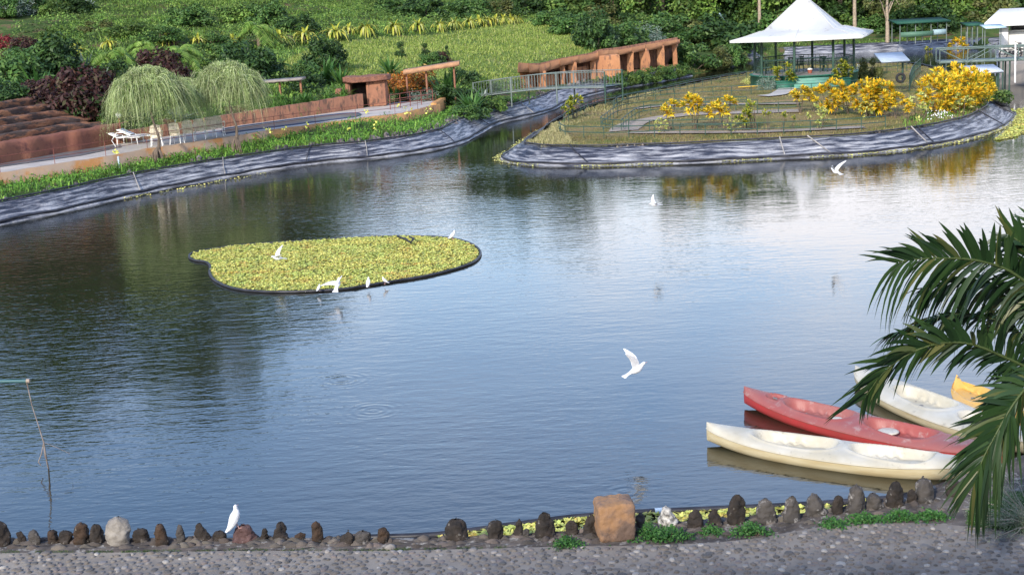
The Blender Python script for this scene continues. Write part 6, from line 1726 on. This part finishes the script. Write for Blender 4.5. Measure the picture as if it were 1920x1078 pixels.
# verge between terrace wall and liner
verge_w = list([p[:2] for p in TF]) + [W(860, 205, .6)[:2], W(930, 195, .6)[:2]] + [GL[i, 8][:2] for i in range(len(GL) - 1, -1, -1) if proj(GL[i, 8])[0] < 1010]
grass(None, [TERR], 60000, (-26, 8, 40, 84), (.35, .85), .045, G_weed, 'bright green weeds on the bank below the terrace', worldpoly=verge_w, droop=.45)
n = 90000; X = rng.uniform(-26, 8, n); Y = rng.uniform(40, 84, n); k = in_poly(X, Y, verge_w) & ~in_poly(X, Y, TERR); X, Y = X[k], Y[k]
lump = np.array([mnoise.noise(Vector((x * .8, y * .8, 3))) for x, y in zip(X, Y)]); k = (lump > -.1) | (X < -12); X, Y, lump = X[k], Y[k], lump[k]
q = MB(); q.leaves(np.stack([X, Y, GH(X, Y) + .08 + np.clip(lump + .35, 0, 1) * .5 * rng.uniform(.2, 1, len(X))], -1), rng.normal(0, .6, (len(X), 3)) + (0, -.3, .8), rng.uniform(.05, .12, len(X)), .6)
tag(q.build('bank_weeds', leafmat('leaf_weed', [(0, (.04, .12, .015)), (.5, (.09, .22, .025)), (1, (.18, .34, .05))], vscale=.8)), 'leafy weeds on the bank below the terrace', 'ground cover', kind='stuff')
# small yellow flowers in the verge
P = np.array([G(x, y) for x, y in [(505, 265), (512, 268), (535, 262), (575, 255), (688, 228), (703, 262), (705, 252), (760, 222), (766, 232), (772, 224), (800, 226), (808, 222), (222, 305), (219, 307), (745, 215), (655, 262)]]) + (0, 0, .5)
P = np.repeat(P, 6, 0) + rng.normal(0, .06, (len(P) * 6, 3)); q = MB(); q.leaves(P, rng.normal(size=P.shape), .12, .9)
tag(q.build('flowers', mat('flower_yellow', (.75, .75, .15), .6)), 'small yellow flowers in the bank weeds', 'flowers', kind='stuff')
# north side of the channel
grass([(985, 172), (1140, 178), (1300, 138), (1400, 122), (1400, 96), (1280, 120), (1150, 166), (1000, 170), (905, 215), (985, 215)], [], 40000, (-4, 22, 66, 118), (.15, .35), .04, G_isle, 'short brownish grass by the channel')
# island turf
grass(None, [], 150000, (-1, 33, 48, 98), (.06, .20), .035, G_isle, 'short olive and brown turf of the island', worldpoly=ISLE, inner=1.2, clump=.15)
grass([(975, 278), (985, 240), (1010, 222), (1045, 215), (1060, 250), (1080, 282), (1000, 286)], [], 60000, (-1, 6, 50, 76), (.3, .55), .02, G_dry, 'tall dry grass at the left tip of the island', droop=.5, seg=3, zcond=(.45, 2))
grass(None, [[p for p in [W(1000, 262, .6)[:2], W(1400, 258, .6)[:2], W(1680, 244, .6)[:2], W(1850, 200, .6)[:2], W(1850, 90, .6)[:2], W(1000, 190, .6)[:2]]]], 90000, (-1, 33, 48, 98), (.15, .34), .03, G_isle, 'longer grass fringe along the island bank', worldpoly=ISLE, inner=.75)
grass([(1700, 250), (1840, 232), (1895, 200), (1860, 170), (1800, 190), (1690, 225)], [], 30000, (12, 33, 50, 90), (.2, .5), .03, G_weed, 'green weeds at the right tip of the island', zcond=(.45, 2))
grass([(1060, 212), (1140, 190), (1230, 168), (1240, 180), (1190, 196), (1060, 240)], [], 26000, (0, 16, 58, 92), (.2, .45), .02, G_dry, 'dry grass along the channel side of the island', zcond=(.45, 2), clump=.3)
P = np.array([G(rng.uniform(1735, 1820), 0) if False else G(x, y) for x, y in zip(rng.uniform(1738, 1790, 40), rng.uniform(222, 236, 40))]) + (0, 0, .32)
P = np.repeat(P, 2, 0) + rng.normal(0, .05, (80, 3)); q = MB(); q.leaves(P, rng.normal(size=P.shape) + (0, -1, 1), .06, .9)
tag(q.build('flowers', M_wplast), 'small white flowers at the foot of the big yellow shrub', 'flowers', kind='stuff')
P = np.array([G(x, y) for x, y in zip(rng.uniform(1602, 1622, 24), rng.uniform(132, 142, 24))]) + (0, 0, .35)
q = MB(); q.leaves(P, rng.normal(size=P.shape) + (0, -1, 1), .11, .9); tag(q.build('flowers', M_wplast), 'white flowers beside the pavilion plinth', 'flowers', kind='stuff')

# crotons
def croton(n_r, rad, hz, lm, stem=.62, L_=.31, w=.085, per=34, name='croton'):
    t = empty(name, (0, 0, 0), 'x', 'shrub')
    C = sph(n_r) * (rng.uniform(.35, 1, n_r) ** .5)[:, None] * np.array([rad, rad, rad * hz]) + np.array([0, 0, stem + rad * hz * .8])
    n = n_r * per; az = rng.uniform(0, 6.28, n); e_ = rng.uniform(-.1, 1.5, n)
    out_ = np.repeat((C - np.array([0, 0, stem + rad * hz * .5])), per, 0); out_ /= np.linalg.norm(out_, axis=1)[:, None] + 1e-6
    D = np.stack([np.cos(az) * np.cos(e_), np.sin(az) * np.cos(e_), np.sin(e_) * .8], -1) + out_ * .45
    q = MB(); q.ribbons(np.repeat(C, per, 0), D, L_ * rng.uniform(.7, 1.15, n), w, .25, 2, base_w=.3, side=np.stack([-np.sin(az), np.cos(az), 0 * az], -1) + rng.normal(0, .25, (n, 3)))
    q.build('leaves', lm, t)
    q = MB()
    for i in range(min(n_r, 5)):
        b0 = np.array([rng.normal(0, .06), rng.normal(0, .06), -.2]); q.tube([b0, b0 * .5 + C[i] * .5 - (0, 0, .12), C[i]], [.022, .016, .01], 5)
    q.build('stems', M_bark, t); return t
CR = {'y': croton(17, .46, .85, G_croton, .72), 'Y': croton(38, .66, .95, G_croton, .3), 's': croton(6, .26, .8, G_crotg, .7, .24, .06, 16), 'g': croton(11, .42, .9, G_crotg, .5), 'p': croton(26, .42, 1.0, G_crotp, .15, .17, .08, 12), 'w': croton(70, 1.0, .85, G_croton, .15, .40, .11, 22), 'm': croton(22, .55, .8, G_crotg, .05, .26, .07)}
CH = {'y': 1.62, 'Y': 1.55, 's': 1.15, 'g': 1.3, 'p': 1.0, 'w': 1.85, 'm': .95}
isg = 'yellow crotons on the island'
for k, px, py, h, sx, lab in [
 ('y', 1258, 245, 66, .85, 'first yellow croton tree from the left on the island'), ('y', 1300, 246, 80, .95, 'second yellow croton tree, taller, on the island'), ('y', 1335, 244, 60, .8, 'low yellow green croton between the second and third yellow trees'), ('y', 1360, 245, 74, 1.0, 'third tall yellow croton tree from the left on the island'),
 ('s', 1416, 243, 60, 1.1, 'thin croton with one yellow tuft right of the third tree'), ('g', 1392, 246, 50, 1, 'green croton below the thin one with a yellow tuft'), ('s', 1440, 246, 44, 1, 'thin green croton sapling left of the pale shrub'), ('s', 1466, 246, 40, .9, 'thin green croton sapling just left of the gap'), ('s', 1485, 244, 30, .9, 'smallest croton sapling beside the pale shrub'),
 ('p', 1238, 250, 32, 1.1, 'pale cream croton shrub at the left of the yellow row'), ('p', 1372, 248, 30, 1.2, 'pale green croton shrub under the third yellow tree'), ('p', 1534, 242, 50, 1.0, 'pale cream croton shrub in the middle of the island front'), ('p', 1622, 222, 34, 1.1, 'small pale croton beneath the orange yellow mass'), ('p', 1722, 226, 56, 1.0, 'pale cream croton left of the big yellow bush'), ('p', 1800, 214, 42, 1.2, 'pale croton in front of the big yellow bush'),
 ('y', 1502, 212, 58, 1.0, 'yellow croton at the left end of the dense yellow mass'), ('y', 1526, 210, 52, 1.0, 'yellow croton second in the dense mass'), ('Y', 1560, 216, 72, .95, 'tall yellow croton with pointed top in the dense mass'), ('y', 1592, 214, 60, .9, 'yellow croton right of the tall pointed one'), ('Y', 1622, 218, 74, 1.0, 'large yellow croton in the middle of the dense mass'), ('Y', 1650, 220, 74, 1.0, 'large orange yellow croton right of the middle'), ('y', 1678, 222, 56, 1.0, 'orange yellow croton at the right of the dense mass'), ('y', 1700, 230, 50, .9, 'low orange croton at the right end of the dense mass'),
 ('w', 1762, 212, 88, .85, 'big yellow croton bush, left half of the rounded clump'), ('w', 1800, 206, 92, .85, 'big yellow croton bush, tallest of the rounded clump at right'), ('w', 1832, 198, 76, .75, 'big yellow croton bush at the right end of the rounded clump'),
 ('Y', 1795, 112, 44, 1.0, 'yellow croton behind the truss bridge'), ('s', 1743, 118, 32, 1.2, 'thin brownish croton left of the bridge end'), ('s', 1675, 124, 20, 1, 'little croton tuft behind the tin canopy'), ('g', 1080, 222, 54, .75, 'green croton bush with yellow top at the channel corner of the island'), ('g', 1062, 226, 44, .8, 'leafy green croton left one at the channel corner'), ('s', 1116, 178, 36, 1, 'small yellow tipped croton behind the footbridge railing'),
 ]:
    put(CR[k], px, py, h, CH[k], lab, isg if px > 1200 else None, sx=sx)
for sgn, lab in ((-1, 'yellow green croton in the left planter of the pavilion'), (1, 'yellow green croton in the right planter of the pavilion')):
    dup(CR['m'], gc + (stc + sgn * 1.55, -Rp - .28, .42), lab, 'crotons in the pavilion planters', sgn, (1.35, 1.0, 1.15))
dup(CR['m'], gc + (stc + 2.0, -Rp - .25, .42), 'brighter croton at the right end of the right planter', None, 2, (.6, .6, .8))

# ------------------------------------------------ woods
def tree_at(proto, px, Y, label, s=1.0, dz=0.0, sx=1.0):
    d = ray(px, 60); x = d[0] * Y / d[1]; z = float(GH(x, Y))
    dup(proto, (x, Y, z - .2 + dz), label, 'trees behind the pond', random.uniform(0, 6.28), (s * sx, s * sx, s))
row = [(960, 148, T_dark[0], 'dark tree behind the crest of the lawn'), (1010, 138, T_olive[0], 'olive tree above the lawn crest'), (1055, 140, T_mid[1], 'green tree above the white flowered bush'), (1100, 142, T_olive[0], 'yellowish olive tree left of the shelter roof end'), (1150, 140, T_dark[0], 'dark tree above the terracotta shelter'),
       (1200, 138, T_dark[1], 'very dark tree above the right of the shelter'), (1245, 136, T_mid[0], 'green tree with hanging vines left of the slanted pole'), (1290, 138, T_brt[0], 'bright green vine covered tree right of the shelter'), (1335, 140, T_dark[0], 'dark tree behind the slanted pole'), (1380, 142, T_dark[1], 'dark tree just left of the tent roof peak'),
       (1430, 138, T_mid[0], 'green tree behind the left slope of the tent roof'), (1480, 140, T_dark[1], 'dark tree hidden behind the tent peak'), (1530, 140, T_mid[1], 'green tree behind the right slope of the tent roof'), (1575, 138, T_dark[0], 'dark tree left of the coconut palm'), (1640, 142, T_dark[1], 'dark tree above the far canopy left'),
       (1690, 136, T_mid[0], 'green tree behind the long far canopy'), (1735, 138, T_olive[0], 'olive tree above the right end of the long canopy'), (1780, 136, T_mid[1], 'mid green tree above the small green frame'), (1825, 140, T_dark[0], 'dark tree left above the white house'), (1870, 134, T_brt[0], 'bright green tree just left of the white house roof'),
       (1915, 138, T_mid[0], 'green tree behind the white house'), (1965, 140, T_dark[1], 'dark tree cut by the right edge')]
for px, Y, pr, lab in row: tree_at(pr, px, Y, lab, random.uniform(.78, .95) if px < 1260 else random.uniform(.95, 1.12))
for i, px in enumerate(range(930, 2100, 52)):
    tree_at([T_dark[1], T_mid[0], T_dark[0]][i % 3], px, 150 + (i % 4) * 4, ['tall dark tree at the back', 'tall green tree at the back', 'dark bushy tree at the back'][i % 3] + f', by the ' + ['lawn crest left', 'lawn crest', 'lawn crest right', 'white flowered bush', 'shelter left end', 'shelter middle', 'shelter right end', 'vine covered tree', 'slanted pole', 'gap left of the tent roof', 'left tent slope', 'tent peak', 'right tent slope', 'right tent corner', 'coconut palm', 'bare forked tree', 'long canopy left part', 'long canopy right part', 'small green frame', 'pale blue awning', 'white house roof', 'right picture edge', 'right corner'][i % 23], random.uniform(.6, .75) if px < 1260 else random.uniform(.85, 1.0))
# trees crowning the left hill, mostly seen mirrored in the water
_crest = [(-140, 132, 1.5), (-40, 130, 1.55), (50, 133, 1.6), (140, 131, 1.6), (230, 134, 1.55), (320, 132, 1.6), (410, 136, 1.35), (500, 138, 1.2), (590, 140, .95), (680, 143, .75), (770, 146, .65), (860, 148, .6),
          (0, 146, 1.9), (110, 148, 1.9), (215, 150, 1.9), (330, 152, 1.7), (450, 154, 1.35), (560, 156, .9), (-120, 148, 1.9)]
_over = ['the far left corner', 'the crimson shrub', 'the blue agaves', 'the left weeping tree', 'the burgundy shrubs', 'the right weeping tree', 'the fluffy palm', 'the first strap plants', 'the fountain grass', 'the doorway hut', 'the tan canopy', 'the lawn end',
         'the rock steps, back row', 'the big burgundy bush, back row', 'the white loungers, back row', 'the armchairs, back row', 'the garden wall, back row', 'the grey canopy, back row', 'the left edge, back row']
for i, (px, Y, s) in enumerate(_crest):
    tree_at([T_mid[0], T_dark[0], T_olive[0], T_dark[1]][i % 4], px, Y, ['green', 'dark', 'olive', 'deep green'][i % 4] + ' tree crowning the hill above ' + _over[i], s)
for i in range(26):
    px = 900 + i * 46 + random.uniform(-12, 12); Y = random.uniform(129, 136) if px > 1360 else random.uniform(121, 127)
    if px < 1180: Y += 8
    tree_at([B_['m'], B_['o'], B_['d'], B_['b']][i % 4], px, Y, ['mid green', 'olive', 'dark', 'bright'][i % 4] + ' undergrowth bush at the foot of the wood, ' + ['first', 'second', 'third', 'fourth', 'fifth', 'sixth', 'seventh', 'eighth', 'ninth', 'tenth', 'eleventh', 'twelfth', 'thirteenth', 'fourteenth', 'fifteenth', 'sixteenth', 'seventeenth', 'eighteenth', 'nineteenth', 'twentieth', 'twenty first', 'twenty second', 'twenty third', 'twenty fourth', 'twenty fifth', 'twenty sixth'][i] + ' from the left', random.uniform(1.5, 2.6), sx=1.25)
tree_at(P_coco, 1603, 130, 'coconut palm right of the tent roof', 1.0); tree_at(P_coco, 1425, 132, 'coconut palm left of the tent roof', .95); tree_at(P_coco, 1700, 144, 'coconut palm far behind the long canopy', 1.2)
tree_at(T_open, 1664, 124, 'pale barked forked tree left of the long far canopy', .85)
grass([(1390, 112), (1400, 90), (1500, 78), (1700, 74), (1870, 80), (1870, 88), (1700, 92), (1500, 102)], [], 40000, (14, 50, 100, 135), (.2, .5), .06, G_mid, 'rough grass above the far liner')

# ------------------------------------------------ near weeds
for i, (px, py, w_, h_, lab) in enumerate([(1063, 1026, 56, 20, 'green weed clump left of the sandstone block'), (1250, 1014, 110, 30, 'largest green weed clump right of the sandstone block'), (1218, 1006, 46, 26, 'weed clump touching the right side of the sandstone block'), (1410, 1004, 70, 28, 'weed clump below the grey topped stones'), (1335, 1002, 40, 14, 'thin weed patch between two bigger clumps'),
                         (1565, 988, 46, 14, 'low weed patch under the squat grey stone'), (1622, 980, 70, 18, 'low weed patch below the tall grey stone'), (1690, 976, 70, 20, 'long weed patch below the palm leaf tips'), (1750, 974, 60, 16, 'weed patch where the hanging leaf meets the kerb')]):
    p = W(px, py, ZN); s_ = p[1] / FPX; n = int(w_ * 9); q = MB()
    X = rng.normal(0, w_ * s_ * .27, n); Y = rng.normal(0, .07, n) + .05; hh_ = h_ * s_ * .8 * np.exp(-(X / (w_ * s_ * .4)) ** 2)
    P = np.stack([X, Y, rng.random(n) * hh_ + .01], -1); q.leaves(P, rng.normal(0, .5, P.shape) + (0, -.4, .8), rng.uniform(.02, .045, n), .7)
    r = empty('weed_clump', p, lab, 'weed', 'weeds along the kerb'); q.build('leaves', leafmat('leaf_kerb', [(0, (.02, .07, .015)), (.5, (.045, .14, .025)), (1, (.09, .22, .05))]), r)
    q = MB()
    for j in range(14): b0 = np.array([X[j] * .5, 0, -.01]); q.tube([b0, P[j]], .004, 3)
    q.build('stems', M_bark, r)
def near_grass(px0, px1, off, n, L_, lm, label):
    x = rng.uniform(px0, px1, n); pl_ = np.array(pave_px); y = np.interp(x, pl_[:, 0], pl_[:, 1]) + off + rng.normal(0, 1.6, n)
    k = np.array([mnoise.noise(Vector((a * .03, 0, off))) for a in x]) > -.12; x, y = x[k], y[k]
    P = np.array([W(a, b2, ZN - .01) for a, b2 in zip(x, y)]); n = len(P); az = rng.uniform(0, 6.28, n); e_ = rng.uniform(.6, 1.5, n)
    q = MB(); q.ribbons(P, np.stack([np.cos(az) * np.cos(e_), np.sin(az) * np.cos(e_), np.sin(e_)], -1), rng.uniform(.02, L_, n), .006, .4, 2); tag(q.build('grass', lm), label, 'grass', kind='stuff')
near_grass(0, 950, 0, 5200, .06, leafmat('grass_kerb', [(0, (.03, .07, .015)), (.6, (.07, .13, .03)), (1, (.20, .19, .09))]), 'thin line of grass between kerb and pavement')
# grass bank at the lower right
n = 16000; x = rng.uniform(1815, 1990, n); y = rng.uniform(925, 1000, n); k = y < np.interp(x, [1815, 1930, 1990], [985, 1000, 1010]); k &= y > np.interp(x, [1815, 1870, 1990], [960, 930, 915]); x, y = x[k], y[k]
P = np.array([W(a, b2, ZN - .01) for a, b2 in zip(x, y)]); n = len(P); az = rng.uniform(0, 6.28, n); e_ = rng.uniform(.6, 1.5, n)
q = MB(); q.ribbons(P, np.stack([np.cos(az) * np.cos(e_), np.sin(az) * np.cos(e_), np.sin(e_)], -1), rng.uniform(.05, .13, n), .010, .4, 2)
tag(q.build('grass', leafmat('grass_corner', [(0, (.03, .09, .015)), (.6, (.07, .17, .03)), (1, (.12, .24, .05))])), 'patch of mown grass in the lower right corner', 'grass', kind='stuff')
# grey green shrub in the corner
sp_ = W(1935, 985, ZN); r = empty('artemisia_shrub', sp_, 'silvery green wispy shrub in the lower right corner by the palm', 'shrub')
q = MB(); tips = []
for j in range(30):
    az = rng.uniform(1.6, 4.4); ln = rng.uniform(.5, .95); el_ = rng.uniform(.1, 1.0)
    d_ = np.array([math.cos(az) * math.cos(el_), math.sin(az) * math.cos(el_), math.sin(el_)])
    pts = [np.array([0, 0, 0]) + d_ * ln * t + np.array([0, 0, -.12 * t * t]) + rng.normal(0, .015, 3) * t for t in np.linspace(0, 1, 7)]
    q.tube(pts, list(np.linspace(.011, .003, 7)), 5)
    for t in np.linspace(.25, 1, 60): tips.append(d_ * ln * t + np.array([0, 0, -.12 * t * t]) + rng.normal(0, .045, 3))
q.build('branches', mat('pale_twig', (.40, .34, .26), .9), r, True)
tips = np.array(tips); q = MB(); tips = np.repeat(tips, 4, 0) + rng.normal(0, .02, (len(tips) * 4, 3)); q.leaves(tips, rng.normal(size=tips.shape), rng.uniform(.012, .03, len(tips)), .35)
q.build('leaves', leafmat('leaf_silver', [(0, (.14, .19, .10)), (.6, (.24, .30, .18)), (1, (.36, .40, .28))]), r)

# ================================================================== FOREGROUND PALM
G_palm = leafmat('leaf_palm', [(0, (.010, .030, .008)), (.5, (.020, .052, .013)), (.85, (.04, .08, .02)), (1, (.12, .12, .035))], rough=.48, trans=.12, spec=.5)
M_rach = mat('rachis', (.07, .10, .03), .55, (.05, .07, .02), 4)
YC = 13.4
cp = WY(1990, 650, YC); fb_ = W(2010, 1075, ZN); base = np.array([cp[0] + .05, YC + .1, ZN])
pl_ = empty('palm', base, 'dark green palm with arching leaves hanging over the kayaks', 'palm')
q = MB(); n = 16
tr = [np.array([.10 * math.sin(t * 2), .05 * t, (cp[2] - ZN - .15) * t]) for t in np.linspace(0, 1, n)]
q.tube(tr, [.11 + .012 * (i % 2) - .03 * i / n for i in range(n)], 12); q.build('trunk', M_bark, pl_, True)
def frond(pts, Llf, plane, up_s, dn_s, nl=62, droopu=.45, droopd=.6, w=.056, name='frond', dl=1.0):
    """pts: (px, py, depth) along the rachis; plane: world vector across the leaf."""
    P = np.array(smooth([WY(*p) - base for p in pts], 10)); s_ = np.concatenate([[0], np.cumsum(np.linalg.norm(np.diff(P, axis=0), axis=1))])
    nl = int(nl * .86); t = np.linspace(.06, 1, nl) * s_[-1]; Q = np.stack([np.interp(t, s_, P[:, k]) for k in range(3)], -1)
    T = np.gradient(Q, axis=0); T /= np.linalg.norm(T, axis=1)[:, None]
    r = None
    qr = MB(); qr.tube(list(P[::3]) + [P[-1]], list(np.linspace(.020, .004, len(P[::3]) + 1)), 7)
    fr_ = qr.build(name, M_rach, pl_, True)
    u = np.linspace(.06, 1, nl); pv = np.array(plane, float); pv /= np.linalg.norm(pv)
    q = MB()
    for sg, k_, dr in ((1, up_s, droopu), (-1, dn_s, droopd)):
        S = pv - T * (T @ pv)[:, None]; S /= np.linalg.norm(S, axis=1)[:, None]
        D = T * (.5 + .85 * u ** 2)[:, None] + S * (sg * .85 * k_) + rng.normal(0, .15, Q.shape)
        ln = Llf * (np.sin(np.pi * (.14 + .62 * u)) ** .8) * rng.uniform(.85, 1.12, nl) * (dl if sg < 0 else 1)
        side = np.cross(D, np.cross(T, S)) + T * .2 + rng.normal(0, .4, Q.shape)
        q.ribbons(Q + rng.normal(0, .004, Q.shape), D, ln, w * (.75 + .4 * np.sin(np.pi * u)), dr * rng.uniform(.5, 1.6, nl), 6, side=side, base_w=.45, fold=.35)
    q.build('leaflets', G_palm, fr_)
upv = np.array([-.05, -.35, 1.0])
frond([(1985, 640, YC), (1950, 560, YC - .1), (1900, 512, YC - .25), (1840, 490, YC - .4), (1780, 484, YC - .5), (1715, 486, YC - .55), (1685, 492, YC - .55)], .60, upv, 1.0, 1.0, 72, .18, .75)
frond([(1985, 650, YC), (1950, 600, YC + .2), (1905, 560, YC + .4), (1850, 535, YC + .6), (1790, 528, YC + .7), (1735, 540, YC + .7)], .52, (.1, -.8, .7), 1.0, 1.0, 60, .6, .9)
frond([(1985, 660, YC), (1940, 690, YC - .2), (1890, 672, YC - .35), (1822, 645, YC - .5), (1760, 644, YC - .6), (1703, 664, YC - .65), (1655, 700, YC - .65), (1622, 745, YC - .6)], .58, upv, 1.0, .6, 82, .25, .3, dl=.62)
frond([(1985, 655, YC), (1930, 640, YC + .1), (1870, 600, YC + .3), (1800, 590, YC + .4), (1735, 604, YC + .5), (1670, 628, YC + .5)], .50, (.1, -.9, .5), 1.0, .8, 70, .4, .5, dl=.6)
frond([(1985, 665, YC), (1945, 705, YC - .3), (1905, 750, YC - .45), (1868, 812, YC - .55), (1842, 862, YC - .6), (1828, 905, YC - .6)], .56, (-1.0, -.1, .35), .95, .45, 96, .25, .7, .052)
frond([(1985, 640, YC), (1965, 580, YC), (1945, 520, YC), (1925, 465, YC - .1), (1890, 440, YC - .1)], .50, (-.6, -.1, .8), 1.0, .9, 54, .15, .7)
frond([(1985, 640, YC), (1985, 560, YC + .1), (1975, 480, YC + .2), (1950, 420, YC + .2)], .48, (-1, 0, .2), 1.0, .9, 50, .1, .3)
frond([(1985, 650, YC), (2060, 590, YC - .2), (2140, 600, YC - .3), (2200, 660, YC - .3)], .55, upv, 1, 1, 50)
frond([(1985, 650, YC), (2060, 680, YC - .3), (2110, 760, YC - .4), (2140, 850, YC - .4)], .55, (1, 0, .4), 1, 1, 50)
for o_ in list(bpy.data.objects):
    if '_used' in o_: del o_['_used']
    if o_.parent is None and o_.get('label') == 'x':
        for k_ in [c for c in o_.children_recursive] + [o_]: bpy.data.objects.remove(k_)
